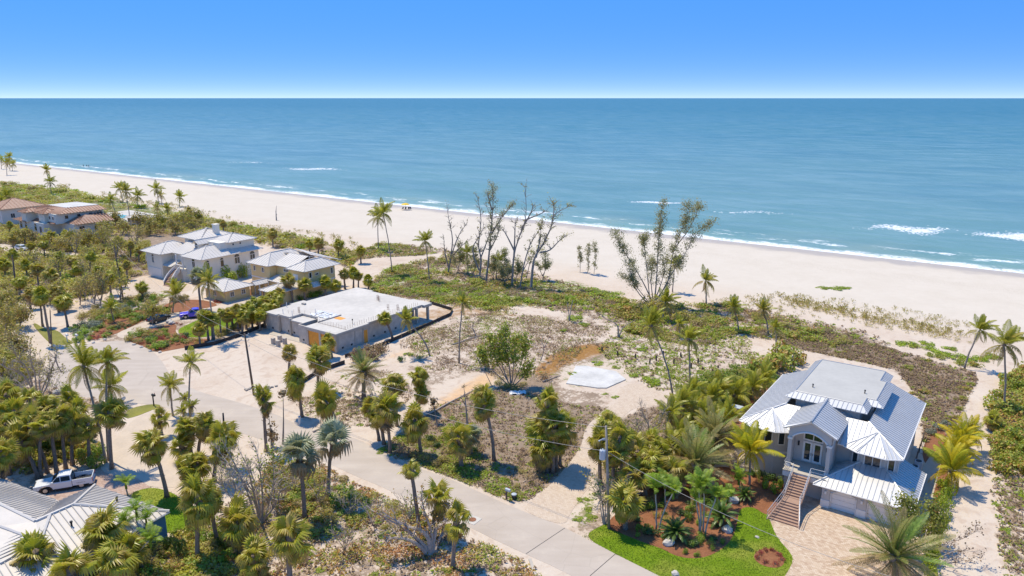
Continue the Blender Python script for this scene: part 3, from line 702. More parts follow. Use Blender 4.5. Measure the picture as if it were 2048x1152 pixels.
# ================================================================ grey raised house (right)
def grey_house():
    H = thing('raised_beach_house', 'grey stucco raised house with silver standing seam roof, arched entry and brown stairs', 'house', (34.756, 74.961, 0), ROT)
    g = 'stucco_grey'; E, F = 6.3, 9.4
    wall(H, -10.5, 6.6, 6.0, 23.2, 0, E-.05, g)                       # main block
    wall(H, -10.56, 6.66, 5.94, 23.26, 2.75, 3.0, 'trim', 'floor_band')
    # --- garage wing
    wall(H, 0.06, 8.7, 1.5, 9.6, 0, 2.62, g, 'garage_wall')
    piers = [(0, .85), (3.75, 4.65), (7.55, 8.75)]
    for a, b in piers:
        wall(H, a, b, .55, 1.55, .92, 2.6, g, 'pier'); wall(H, a-.05, b+.05, .5, 1.5, 0, .95, 'trim', 'pier_base')
    for a, b in ((.85, 3.75), (4.65, 7.55)):
        front_panel(H, 'door_arch', [(a,2.6),(b,2.6),(b,1.7),(a,1.7)], None, .62, .2, g) if False else None
        op = arch_poly(a+.12, b-.12, 0, 1.95, 2.42)
        front_panel(H, 'door_surround', [(a-.02,0.0),(a-.02,2.59),(b+.02,2.59),(b+.02,0.0)] , [(x, z+.001 if z > 0 else .001) for x, z in op], .66, .1, g)
        mb = MB(); mb.tube([(x, .64, z) for x, z in op], .06, 5); mb.build('door_trim', M['trim'], H)
        for k in range(4):
            wall(H, a+.05, b-.05, .80, .88, .02+k*.62, .61+k*.62 if k < 3 else 2.5, 'garage_door', 'garage_door_panel')
    for x in (.42, 4.2):
        lamp = MB(); lamp.box(x-.1, x+.1, .36, .55, 1.75, 2.1); lamp.build('wall_lamp', M['trim'], H)
    ge = 2.7
    r1, r2 = (2.85, 5.2, 4.45), (5.4, 5.2, 4.45)
    L, Rr, Fy, By = -.95, 9.24, .2, 10.1
    roof_face(H, [(L,Fy,ge),(Rr,Fy,ge),r2,r1]); roof_face(H, [(Rr,Fy,ge),(Rr,By,ge),(5.4,By,4.45),r2])
    roof_face(H, [(L,6.05,ge),(L,Fy,ge),r1,(2.85,6.05,4.45)]); roof_face(H, [(2.85,6.05,4.47),(2.85,5.2,4.47),(5.4,5.2,4.47),(5.4,6.05,4.47)], step=9)
    for a, b in (((L,Fy,ge),r1),((Rr,Fy,ge),r2),(r1,r2)): ridge_cap(H, a, b, 'metal_roof', .11)
    mb = MB(); mb.tube([(L,Fy-.06,ge-.05),(Rr+.05,Fy-.06,ge-.05),(Rr+.05,By,ge-.05)], .08, 6); mb.build('gutter', M['trim'], H)
    # --- main roof: truncated hip with plain rear rakes
    T = 8.15
    xl, xr, yf, yb = -11.0, 7.2, 4.4, 23.6; tl, tr, tf = -6.6, 2.8, 8.4
    roof_face(H, [(xr,yf,E),(xr,yb,E),(tr,yb,T),(tr,tf,T)]); roof_face(H, [(xl,yb,E),(xl,yf,E),(tl,tf,T),(tl,yb,T)])
    roof_face(H, [(xl,yf,E),(-4.9,yf,E),(-4.9,tf,T),(tl,tf,T)]); roof_face(H, [(.4,yf,E),(xr,yf,E),(tr,tf,T),(.4,tf,T)])
    wall(H, xl+.6, xr-.6, yb-.6, yb-.35, E-.3, E+.4, g)
    for a, b in (((xl,yf,E),(tl,tf,T)),((xr,yf,E),(tr,tf,T))): ridge_cap(H, a, b, 'metal_roof', .12)
    for x in (xl-.04, xr+.04):
        mb = MB(); mb.tube([(x,yf,E-.06),(x,yb,E-.06)], .08, 6); mb.build('gutter', M['trim'], H)
    # --- two bays with faceted roofs
    for cx in (-7.95, 4.15):
        pl = [(cx-3.0,5.4),(cx-1.45,4.45),(cx+1.45,4.45),(cx+3.0,5.4)]
        z0b = 0 if cx < 0 else 2.9
        mb = MB(); mb.prism([(cx-2.5,6.05),(cx-2.5,5.85),(cx-1.2,5.05),(cx+1.2,5.05),(cx+2.5,5.85),(cx+2.5,6.05)], z0b, E-.06); mb.build('bay_wall', M[g], H)
        ap = (cx, 7.1, 7.72); ev = [(cx-3.1,yf-.02,E+.02),(cx-1.5,yf-.85,E-.02),(cx+1.5,yf-.85,E-.02),(cx+3.1,yf-.02,E+.02)]
        for a, b in zip(ev, ev[1:]): roof_face(H, [a, b, ap], thick=.12)
        for a in ev: ridge_cap(H, a, ap, 'metal_roof', .07)
        mb = MB(); mb.tube([Vector(q)+Vector((0,-.05,-.07)) for q in ev], .08, 6); mb.build('gutter', M['trim'], H)
        zc = 4.75
        window(H, (cx, 5.05, zc), (0,-1), 1.7, 1.6, 2, 1)
        for s in (-1, 1): window(H, (cx+s*1.85, 5.45, zc), (s*.53,-.85), .75, 1.6)
        if cx < 0: 
            mb = MB(); mb.prism([(cx-2.56,6.05),(cx-2.56,5.82),(cx-1.23,4.99),(cx+1.23,4.99),(cx+2.56,5.82),(cx+2.56,6.05)], 2.7, 3.0); mb.build('floor_band', M['trim'], H)
    mb = MB(); mb.tube([(6.5,4.5,E-.1),(6.72,5.9,E-.5),(6.72,5.9,3.6)], .05, 6); mb.build('downspout', M['trim'], H)
    # --- clerestory, mansard skirt and flat roof
    fl = [(-6.1,10.15),(1.72,10.15),(1.72,12.75),(2.78,12.75),(2.78,20.0),(2.0,20.0),(2.0,24.05),(-6.1,24.05)]
    mb = MB(); mb.prism([(-5.8,9.6),(1.6,9.6),(1.6,12.5),(2.6,12.5),(2.6,23.4),(-5.8,23.4)], 6.6, 8.95); mb.build('clerestory_wall', M[g], H)
    mb = MB(); mb.prism(fl, F-.12, F); mb.build('flat_roof', M['flat_roof'], H)
    off = [(-7.0,8.75),(2.5,8.75),(2.5,11.55),(3.78,11.55),(3.78,20.7),(3.0,20.7),(3.0,24.2),(-7.0,24.2)]; ze = 8.95
    n = len(fl)
    for i in range(n):
        j = (i+1) % n
        if i == 6: continue
        roof_face(H, [(*off[i],ze),(*off[j],ze),(*fl[j],F-.02),(*fl[i],F-.02)], thick=.08, name='skirt_roof')
    mb = MB()
    for i in range(n): j = (i+1) % n; mb.tube([(*fl[i],F+.02),(*fl[j],F+.02)], .06, 5)
    mb.build('roof_edge', M['metal_seam'], H)
    for x, y in ((-4.6,12.6),(1.2,14.2)):
        mb = MB(); mb.tube([(x,y,F),(x,y,F+.42)], .07, 8); mb.tube([(x,y,F+.36),(x,y,F+.46)], .11, 8); mb.build('vent_pipe', M['dark'], H)
    # --- tall entry porch with gabled roof
    ex0, ex1, ey = -4.55, .15, 2.7
    cxm = (ex0+ex1)/2
    wall(H, ex0+.05, ex1-.05, 2.0, 6.0, 0, 2.95, g, 'porch_base'); wall(H, ex0-.05, ex1+.05, 1.0, 6.0, 2.95, 3.06, 'concrete', 'porch_floor')
    wall(H, ex0-.02, ex1+.02, 1.06, 2.05, 2.3, 2.93, 'trim', 'porch_fascia')
    for x in (ex0, ex1-.42):
        wall(H, x, x+.42, ey-.5, ey-.08, 3.06, 6.75, g, 'porch_column')
        wall(H, x-.07, x+.49, ey-.57, ey-.01, 6.5, 6.75, 'trim', 'column_capital'); wall(H, x-.05, x+.47, ey-.55, ey-.03, 3.06, 3.3, 'trim', 'column_base')
    op = arch_poly(ex0+.42, ex1-.42, 6.75, 6.8, 7.55)
    front_panel(H, 'porch_arch', [(ex0,6.74),(ex0,7.98),(cxm,9.12),(ex1,7.98),(ex1,6.74)], [(p[0],p[1]+.005) for p in op[1:-1]][::1] if False else None, ey-.45, .01, g) if False else None
    # arch as a ring of wedge blocks up to the gable line
    mb = MB(); K = 14; xs = [ex0 + (ex1-ex0)*i/K for i in range(K+1)]
    def low(x): 
        t = (x-(ex0+.42))/((ex1-.42)-(ex0+.42)); return 6.75 + (.95*math.sin(math.pi*t)**.7 if 0 < t < 1 else 0)
    def high(x): return 7.98 + (1.16)*(1-abs(x-cxm)/((ex1-ex0)/2))
    for a, b in zip(xs, xs[1:]):
        y0_, y1_ = ey-.47, ey-.07
        mb.add([(a,y0_,low(a)),(b,y0_,low(b)),(b,y0_,high(b)),(a,y0_,high(a)),(a,y1_,low(a)),(b,y1_,low(b)),(b,y1_,high(b)),(a,y1_,high(a))],
               [(0,1,2,3),(7,6,5,4),(0,4,5,1),(2,6,7,3)])
    mb.build('porch_arch', M[g], H)
    mb = MB(); mb.tube([(x, ey-.5, low(x)+.06) for x in [ex0+.45+(ex1-ex0-.9)*i/16 for i in range(17)]], .1, 6); mb.build('arch_molding', M['trim'], H)
    mb = MB(); mb.tube([(ex0-.5,ey-.62,7.82),(cxm,ey-.62,9.16),(ex1+.5,ey-.62,7.82)], .14, 4); mb.build('gable_molding', M['trim'], H)
    for s, x in ((-1, ex0), (1, ex1-.3)): wall(H, x, x+.3, ey+.4, 8.6, 3.06, 7.9, g, 'porch_side_wall')
    wall(H, ex0+.3, ex1-.3, 4.35, 4.6, 3.06, 8.3, g, 'entry_wall')
    wall(H, ex0, ex1, ey-.05, 8.6, 7.86, 7.96, 'trim', 'porch_ceiling')
    gable(H, ex0-.62, ex1+.62, ey-.75, 10.2, 7.82, 9.3, 'y')
    # glazed doors and transom
    window(H, (cxm, 4.35, 6.75), (0,-1), 2.1, 1.55, 2, 1, fw=.16, name='transom_window')
    for s in (-1, 1):
        d = window(H, (cxm+s*.56, 4.34, 4.5), (0,-1), .84, 2.3, 1, 1, fw=.22, name='front_door')
        hb = MB(); hb.tube([(cxm+s*.1, 4.2, 4.1),(cxm+s*.1, 4.2, 4.4)], .025, 6); hb.build('door_handle', M['dark'], d)
    for s in (-1, 1): wall(H, cxm+s*1.6-.09, cxm+s*1.6+.09, 4.2, 4.36, 5.0, 5.55, 'dark', 'sconce')
    for y in (9, 12, 15.5, 19): window(H, (6.6, y, 4.6), (1,0), 1.2, 1.5, 2, 1)
    for y in (9, 13, 17, 21): window(H, (-10.5, y, 4.6), (-1,0), 1.2, 1.5, 2, 1)
    window(H, (-4.95, 6.0, 4.9), (0,-1), .5, 1.4)
    # --- stairs: upper flight, landing, flared lower flight
    sx0, sx1 = -3.35, -1.55; N1, N2 = 9, 8; rise = 3.0/(N1+N2)
    ysteps = []
    for i in range(N1):
        z1_ = 3.0 - rise*(i+1); y1_ = 1.0 - i*.33
        mb = MB(); mb.box(sx0, sx1, y1_-.35, y1_, z1_-.14, z1_); mb.build('step', M['stair'], H)
    yl = 1.0 - N1*.33; zl = 3.0 - rise*N1 - .0
    mb = MB(); mb.box(sx0-.02, sx1+.02, yl-1.15, yl+.02, zl-.22, zl-.03); mb.build('stair_landing', M['stair'], H)
    yb0 = yl - 1.13
    for i in range(N2):
        z1_ = zl - rise*(i+1); y1_ = yb0 - i*.34; fl_ = .75*(i/(N2-1))**1.2
        mb = MB(); a0, a1 = sx0-.05-fl_, sx1+.05+fl_
        mb.prism([(a0,y1_-.36),(a1,y1_-.36),(a1,y1_),(a0,y1_)], z1_-.17, z1_); mb.build('step', M['stair'], H)
    for s, x in ((-1, sx0-.06), (1, sx1+.06)):
        f = .75*s; pts = [(x,1.0,3.05),(x,yl,zl+.0),(x,yb0,zl-.05),(x+f,yb0-N2*.34+.1,.05)]
        mb = MB(); mb.tube([Vector(p)+Vector((0,0,-.12)) for p in pts], .1, 5); mb.build('stringer', M['stair'], H)
        rm = MB()
        for dz in (1.0, .55, .15): rm.tube([Vector(p)+Vector((0,0,dz)) for p in pts], .032 if dz == 1.0 else .018, 5)
        for a, b in zip(pts, pts[1:]):
            A_, B_ = Vector(a), Vector(b); k = max(2, int((B_-A_).length/.9))
            for q in range(k+1): p = A_.lerp(B_, q/k); rm.tube([p, p+Vector((0,0,1.0))], .026, 5)
        rm.build('railing', M['metal_rail'], H)
    rm = MB()
    for a, b in (((ex0+.1,1.1),(sx0-.06,1.05)),((sx1+.06,1.05),(ex1-.1,1.1)),((ex0+.05,1.1),(ex0+.05,2.2))):
        for dz in (1.0,.55,.15): rm.tube([(a[0],a[1],3.06+dz),(b[0],b[1],3.06+dz)], .025, 5)
    rm.build('railing', M['metal_rail'], H)
    return H
grey_house()
t = thing('generator', 'tan metal generator cabinet on a pad beside the grey raised house', 'generator', (*at(1472,834),0), ROT)
mb = MB(); mb.box(-1.0,1.0,-.8,.8,-.05,.18); mb.build('pad', M['concrete'], t)
mb = MB(); mb.box(-.75,.75,-.55,.55,.18,1.55); mb.build('cabinet', M['ac_tan'], t)
mb = MB(); mb.box(-.8,.8,-.6,.6,1.55,1.66); mb.build('lid', M['steel_grey'], t)
mb = MB(); [mb.box(-.6,.6,-.575,-.553,.4+k*.18,.48+k*.18) for k in range(5)]; mb.build('louvres', M['dark'], t)
for i, (dx, dy) in enumerate(((7.9, 9.7+2.2), (8.1, 13.6))):
    q = Vector((34.756,74.961)) + WX*dx + UX*dy
    t = thing('air_conditioner', 'grey air conditioner unit standing by the right wall of the grey raised house', 'air conditioner', (q.x,q.y,0), ROT, 'air conditioners beside the grey house')
    mb = MB(); mb.box(-.45,.45,-.45,.45,0,1.6); mb.build('stand', M['concrete'], t)
    mb = MB(); mb.box(-.42,.42,-.42,.42,1.6,2.5); mb.build('casing', M['steel_grey'], t)
    mb = MB(); mb.tube([(0,0,2.5),(0,0,2.56)], .33, 14); mb.build('fan_grille', M['dark'], t)

# ================================================================ unfinished concrete house
def shell_house():
    H = thing('unfinished_house', 'unfinished concrete block house with pale flat slab roof and orange plywood openings', 'house', (-31.63,127.64,0), ROT)
    b = 'block'; Z = 3.7
    T = .55                                   # depth of the edge beam
    wall(H, -23.4, .6, -.2, 25.6, -.05, .06, 'concrete', 'floor_slab')
    outline = [(-8.35,-.45),(.1,-.45),(.1,7.8),(-.4,7.8),(-.4,23.2),(.35,23.2),(.35,25.6),(-5.0,25.5),(-5.0,24.9),(-17.0,25.2),(-17.0,25.8),(-22.2,25.8),(-22.2,11.6),(-23.2,11.6),(-23.2,8.0),(-22.5,8.0),(-22.5,1.4),(-19.0,1.4),(-19.0,1.9),(-15.6,1.9),(-15.6,5.0),(-12.6,5.0),(-11.0,5.0),(-8.35,2.6)]
    mb = MB(); mb.prism(outline, Z-.22, Z); mb.build('roof_slab', M['slab_concrete'], H)
    mb = MB()
    for i in range(len(outline)):
        a, c = Vector((*outline[i],0)), Vector((*outline[(i+1)%len(outline)],0)); d = c-a
        if d.length < .2: continue
        e = d.normalized(); nrm = Vector((-e.y, e.x, 0))
        mb.obox((a+c)/2 + nrm*.16 + Vector((0,0,Z-.23-T/2+.1)), e, nrm, (0,0,1), d.length/2-.01, .14, T/2-.1)
    mb.build('edge_beam', M['concrete'], H)
    mb = MB(); mb.box(-15.55,-11.0,1.75,4.95,3.0,3.22); mb.build('low_roof_slab', M['slab_concrete'], H)
    mb = MB(); mb.box(-8.2,-.25,2.55,2.6,Z,Z+.05); mb.box(-8.2,-8.1,2.55,8.4,Z,Z+.22); mb.build('slab_step', M['concrete'], H)
    h = Z-.24
    for (x0,x1,y0,y1,zt) in [(-22.3,-18.9,1.6,1.85,h),(-18.85,-15.5,2.1,2.35,h),(-15.4,-11.0,2.0,2.25,2.98),(-11.0,-10.8,.2,4.9,h),(-10.8,-8.1,.1,.35,h),
             (-22.2,-22.0,1.86,25,h),(-.35,-.1,.3,7.75,h),(-.75,-.5,7.8,19.5,h),(-21.9,-5.2,24.2,24.5,h),(-5.2,-5.0,19.5,24.4,h),(-5.0,-.75,19.4,19.6,h)]:
        wall(H, x0,x1,y0,y1,.05,zt,b)
    # front pilasters and the garage bays
    for (x0,x1,y0,y1) in [(-22.45,-22.1,1.45,1.8),(-19.0,-18.6,1.5,2.0),(-15.6,-15.2,1.6,2.3),(-8.3,-7.75,-.3,.3),(-4.75,-4.25,-.3,.2),(-.6,-.02,-.32,.3),(-.45,-.02,4.2,4.5),(-.45,-.02,6.2,6.5),(-.45,-.02,7.4,7.72)]:
        wall(H, x0,x1,y0,y1,.05,h,'concrete','pilaster')
    for x0, x1 in ((-7.75,-4.75),(-4.25,-.6)):
        w = (x1-x0)/3
        for k in range(3): wall(H, x0+k*w+.01, x0+(k+1)*w-.01, -.12+.01*(k%2), -.05, .06, 2.95, 'plywood', 'plywood_sheet')
        wall(H, x0, x1, -.2, .1, 2.95, h, 'concrete', 'lintel')
    wall(H, -.06, .0, 6.5, 7.4, .06, 2.6, 'plywood', 'plywood_sheet')
    wall(H, -.3, .0, 6.45, 7.4, 2.6, h, 'concrete', 'lintel')
    for x, y in ((-.3,24.9),(-.3,21.5),(-4.6,25.0)): wall(H, x-.22, x+.22, y-.22, y+.22, .05, h, 'concrete', 'column')
    # small square vents low in the block walls
    for (x,y,dx) in [(-20.6,1.6,1),(-16.4,2.1,1),(-14.6,2.0,1),(-12.2,2.0,1),(-9.6,.1,1)]: wall(H, x-.22, x+.22, y-.03, y+.02, .5, .85, 'dark', 'vent')
    for y in (1.2, 3.4, 9.5, 12.5, 15.5): 
        xx = -.1 if y < 7.8 else -.5
        wall(H, xx-.02, xx+.03, y-.22, y+.22, .5, .85, 'dark', 'vent')
    # roof hatch, plastic, standing steel
    mb = MB(); mb.box(-7.9,-5.9,6.2,7.6,Z,Z+.02); mb.build('hatch', M['plywood'], H)
    rn = random.Random(4); mb = MB()
    for i in range(70):
        x, y = rn.uniform(-13.8,-8.3), rn.uniform(5.3,8.2); s = rn.uniform(.3,.8); a = rn.uniform(0,6)
        mb.add([(x+s*math.cos(a+k*1.57)*rn.uniform(.6,1),y+s*math.sin(a+k*1.57)*rn.uniform(.6,1),Z+rn.uniform(.01,.16)) for k in range(4)]+[(x,y,Z+rn.uniform(.05,.24))], [(0,1,4),(1,2,4),(2,3,4),(3,0,4)])
    mb.build('plastic_sheeting', M['plastic_sheet'], H)
    rb = MB()
    lines = [((-7.9,2.4),(-.6,2.4),18),((-.7,2.6),(-.9,22.5),34),((-7.6,.6),(-1,.6),0),((-19,3.0),(-11,6.0),8)]
    for a, c, k in lines:
        for i in range(k): p = Vector(a).lerp(Vector(c), i/max(1,k-1)); rb.tube([(p.x,p.y,Z-.05),(p.x+rn.uniform(-.04,.04),p.y,Z+rn.uniform(.55,.9))], .022, 4)
    rb.build('rebar', M['rust'], H)['kind'] = 'stuff'
    for x, y in ((-10.5,20.5),(-9.6,20.0),(-3.6,16.5),(-1.9,17.5),(-16.7,4.9)):
        mb = MB(); [mb.tube([(x+i*.25,y+j*.25,Z-.02),(x+i*.25,y+j*.25,Z+1.15)], .03, 4) for i in (0,1) for j in (0,1)]; mb.tube([(x,y,Z+.5),(x+.25,y,Z+.5),(x+.25,y+.25,Z+.5),(x,y+.25,Z+.5),(x,y,Z+.5)], .02, 4); mb.build('column_rebar', M['rust'], H)
    for x, y in ((-18.4,2.6),(-16.0,2.9),(-21.8,6.2),(-13.3,6.4)): mb = MB(); mb.tube([(x,y,Z),(x,y,Z+1.0)], .06, 6); mb.build('vent_pipe', M['trim'], H)
    mb = MB(); mb.tube([(-2.2,5.8,Z),(-2.2,5.8,Z+.8)], .04, 6); mb.tube([(-2.2,5.8,Z+.7),(-2.2,5.8,Z+.95)], .13, 8); mb.build('vent_pipe', M['dark'], H)
    for x, y in ((-20.9,9.2),): mb = MB(); mb.box(x,x+.9,y,y+.5,Z,Z+.35); mb.build('roof_box', M['concrete'], H)
shell_house()
for i, (px, py) in enumerate(((547,688),(557,693),(560,683),(570,688))):
    q = at(px,py); t = thing('block_pillar', 'short concrete block pillar on the sand before the unfinished house', 'pillar', (q.x,q.y,0), ROT, 'four block pillars on the sand lot')
    mb = MB()
    for k in range(4): mb = MB(); mb.box(-.3,.3,-.3,.3,k*.3,k*.3+.285); mb.build('block', M['concrete'], t)
mb = MB(); mb.box(-2.4,2.4,-.12,.12,0,.12); q = at(556,694)
tag(mb.build('footing', M['concrete'], None, (q.x,q.y,0)), 'low concrete footing strip beside the four block pillars', 'footing').rotation_euler = (0,0,ROT)

# ================================================================ beige house, its garage and carport
def beige_house():
    o = Vector((-53.16,183.47)) + WX*0 + UX*0
    H = thing('beige_house', 'two storey beige house with pale hipped metal roof near the dune', 'house', (o.x,o.y,0), ROT)
    kw = dict(mat='pale_roof', seam='pale_seam', step=.9)
    E = 6.4
    wall(H, -4.0, 3.0, -12.3, 0, 0, E, 'beige_wall'); wall(H, 3.0, 9.6, -10.2, -1, 0, E-.02, 'beige_wall'); wall(H, 9.6, 14.2, -11.2, -2.0, 0, E, 'beige_wall')
    wall(H, -4.06, 3.06, -12.36, .05, 2.9, 3.15, 'trim', 'floor_band'); wall(H, 9.54, 14.26, -11.26, -1.95, 2.9, 3.15, 'trim', 'floor_band')
    hip(H, -4.8, 3.6, -13.1, 1.0, E, 8.6, 'y', **kw)
    hip(H, 8.7, 15.2, -12.0, -1.0, E, 8.1, 'y', **kw)
    roof_face(H, [(2.6,-11.0,E),(9.4,-11.0,E),(9.4,-5.8,8.35),(2.6,-5.8,8.35)], **kw); roof_face(H, [(12.0,-.6,E),(2.6,-.6,E),(.4,-5.8,8.4),(11.8,-5.8,8.4)], **kw)
    roof_face(H, [(12.0,2.3,E),(2.6,2.3,E),(-.6,-1.5,8.5),(8.4,-4.0,8.3)], **kw)
    for x in (-2.6, .6): window(H, (x,-12.3,5.1), (0,-1), .7, 1.2)
    window(H, (6.6,-10.2,5.3), (0,-1), 1.8, .7, 3, 1); wall(H, 10.2, 12.0, -11.26, -11.2, 3.2, 5.2, 'trim', 'shutter')
    for y, w, h in ((-9.5,.8,1.4),(-7.6,1.0,.5),(-3.0,.6,1.4)): window(H, (14.2,y,5.0), (1,0), w, h)
    for y in (-10, -5): window(H, (-4.0,y,5.0), (-1,0), .9, 1.3)
    roof_face(H, [(3.2,-13.6,3.2),(9.6,-13.6,3.2),(9.6,-10.2,4.0),(3.2,-10.2,4.0)], **kw)
    wall(H, 3.4, 9.4, -13.2, -10.4, 0, 3.1, 'beige_wall')
    mb = MB(); mb.tube([(11.5,-7.2,7.9),(11.5,-7.2,8.6)], .08, 6); mb.build('vent_pipe', M['steel_grey'], H)
beige_house()
def annex():
    H = thing('garage_building', 'low beige garage building with pale hipped roof beside the mulch beds', 'garage', (-65.97,162.55,0), ROT)
    kw = dict(mat='pale_roof', seam='pale_seam', step=.8)
    wall(H, -6.6, 1.2, .2, 6.6, 0, 2.8, 'beige_wall')
    hip(H, -7.4, 2.1, -.8, 7.4, 2.8, 4.4, 'x', **kw)
    for y in (1.8, 4.8): window(H, (1.2,y,1.6), (1,0), 1.0, 1.1, 2, 1)
    window(H, (-3,.2,1.6), (0,-1), 1.2, 1.2, 2, 1)
    gable(H, .2, 2.6, 7.2, 11.5, 2.75, 3.5, 'y', **kw)
    for y in (8.5, 11.0):
        for x in (.5, 2.3): wall(H, x-.1, x+.1, y-.1, y+.1, 0, 2.75, 'trim', 'post')
    wall(H, .3, .5, 7.4, 11.2, 0, 2.6, 'beige_wall')
    C = thing('carport', 'open carport with wide pale metal roof between palms and beige house', 'carport', (-65.97,162.55,0), ROT)
    hip(C, 7.2, 13.4, 4.6, 15.0, 2.9, 4.1, 'y', **kw); gable(C, 12.6, 15.2, 13.6, 18.5, 2.8, 3.5, 'y', **kw)
    for x in (7.8, 12.8):
        for y in (5.2, 9.8, 14.4): wall(C, x-.15, x+.15, y-.15, y+.15, 0, 2.9, 'beige_wall', 'post')
    wall(C, 12.3, 12.5, 5.4, 14.2, 0, 2.8, 'beige_wall')
annex()

# ================================================================ white house with many hips
def white_house():
    H = thing('white_house', 'large white house with many pale hipped roofs and curved front stairs', 'house', (-94.18,186.19,0), ROT)
    kw = dict(mat='pale_roof', seam='pale_seam', step=.9); wm = 'white_wall'; E = 6.6
    wall(H, -2.6, 4.6, 1.6, 10, 0, E, wm); wall(H, 4.6, 12.0, 4.6, 14, 0, E-.02, wm); wall(H, 12.0, 19.3, 3.6, 20.0, 0, E, wm); wall(H, 3, 18, 9.5, 19.8, 0, 9.5, wm)
    hip(H, -3.6, 5.8, .7, 12.0, E, 8.7, 'y', **kw); hip(H, 11.2, 20.3, 2.7, 14.0, E, 8.9, 'y', **kw)
    roof_face(H, [(5.2,4.0,E),(13.5,4.0,E),(13.5,10,9.3),(5.2,10,9.3)], **kw); hip(H, 10.0, 20.1, 10.5, 21.0, E, 8.8, 'x', **kw)
    hip(H, 1.0, 11.4, 8.6, 19.6, 9.6, 11.6, 'x', **kw)
    hip(H, 10.5, 18.9, 11.4, 20.2, 9.4, 10.9, 'x', **kw)
    # dormer
    wall(H, 11.3, 13.0, 7.0, 12.0, 6.8, 9.1, wm, 'dormer_wall'); gable(H, 10.7, 13.6, 6.5, 14, 9.1, 10.1, 'y', **kw); window(H, (12.15,7.0,8.1), (0,-1), 1.1, 1.2, 2, 1, arch=True)
    mb = MB(); mb.box(8.2,9.6,14.4,15.6,9.5,12.6); mb.box(8.1,9.7,14.3,15.7,12.6,12.8); mb.build('chimney', M[wm], H)
    window(H, (.6,1.6,4.6), (0,-1), .9, 1.7, 2, 1, arch=True); window(H, (6.0,4.6,5.0), (0,-1), .8, .8, arch=True); window(H, (15.6,3.6,4.7), (0,-1), 1.2, 1.7, 2, 1, arch=True)
    for y, a in ((5.0,1),(9.0,1),(13.4,1),(18.0,1)): window(H, (19.3,y,4.6), (1,0), 1.0 if y < 12 else 1.5, 1.7, 1 if y < 12 else 2, 1, arch=True)
    for y in (13.5, 15.6): window(H, (18.0,y,8.6), (1,0), .55, .55)
    for x in (-1.6, 1.0, 3.4): window(H, (-2.6, 3.5+x, 4.6), (-1,0), .8, 1.4)
    wall(H, -1.9, 4.0, 1.45, 1.65, .05, 2.5, 'trim', 'garage_door')
    roof_face(H, [(4.4,1.6,3.6),(8.4,1.6,3.6),(8.4,4.6,4.6),(4.4,4.6,4.6)], **kw); roof_face(H, [(4.4,4.6,3.6),(4.4,1.6,3.6),(6.0,4.6,4.6)], **kw)
    # porch and curved stairs
    wall(H, 8.6, 12.0, 2.6, 4.7, 0, 3.2, wm, 'porch_base')
    cxs = lambda a: 10.2 + 2.4*a*a
    for i in range(12):
        a = i/11; z1_ = 3.1 - a*2.95; y0_ = 2.6 - i*.42; wd = .95 + .5*a
        mb = MB(); mb.box(cxs(a)-wd, cxs(a)+wd, y0_-.42, y0_+.02, max(0, z1_-.45), z1_); mb.build('step', M['stair'], H)
    for s in (-1, 1):
        pts = [(cxs(i/11) + s*(1.0+.5*i/11), 2.6-i*.42-.2, 3.1-(i/11)*2.95) for i in range(12)]
        mb = MB(); n_ = len(pts)
        mb.add([Vector(p)+Vector((0,0,-.5)) for p in pts] + [Vector(p)+Vector((0,0,.75)) for p in pts], [(k,k+1,n_+k+1,n_+k) for k in range(n_-1)])
        mb.tube([Vector(p)+Vector((0,0,.78)) for p in pts], .12, 5); mb.build('stair_wall', M['trim'], H)
    mb = MB(); mb.tube([(8.7,2.7,4.2),(11.9,2.7,4.2)], .12, 5); [mb.tube([(8.7+k*.4,2.7,3.2),(8.7+k*.4,2.7,4.2)], .06, 4) for k in range(9)]; mb.build('railing', M['trim'], H)
    for x in (8.9, 11.7): mb = MB(); mb.tube([(x,3.0,3.2),(x,3.0,E)], .18, 8); mb.build('column', M['trim'], H)
white_house()

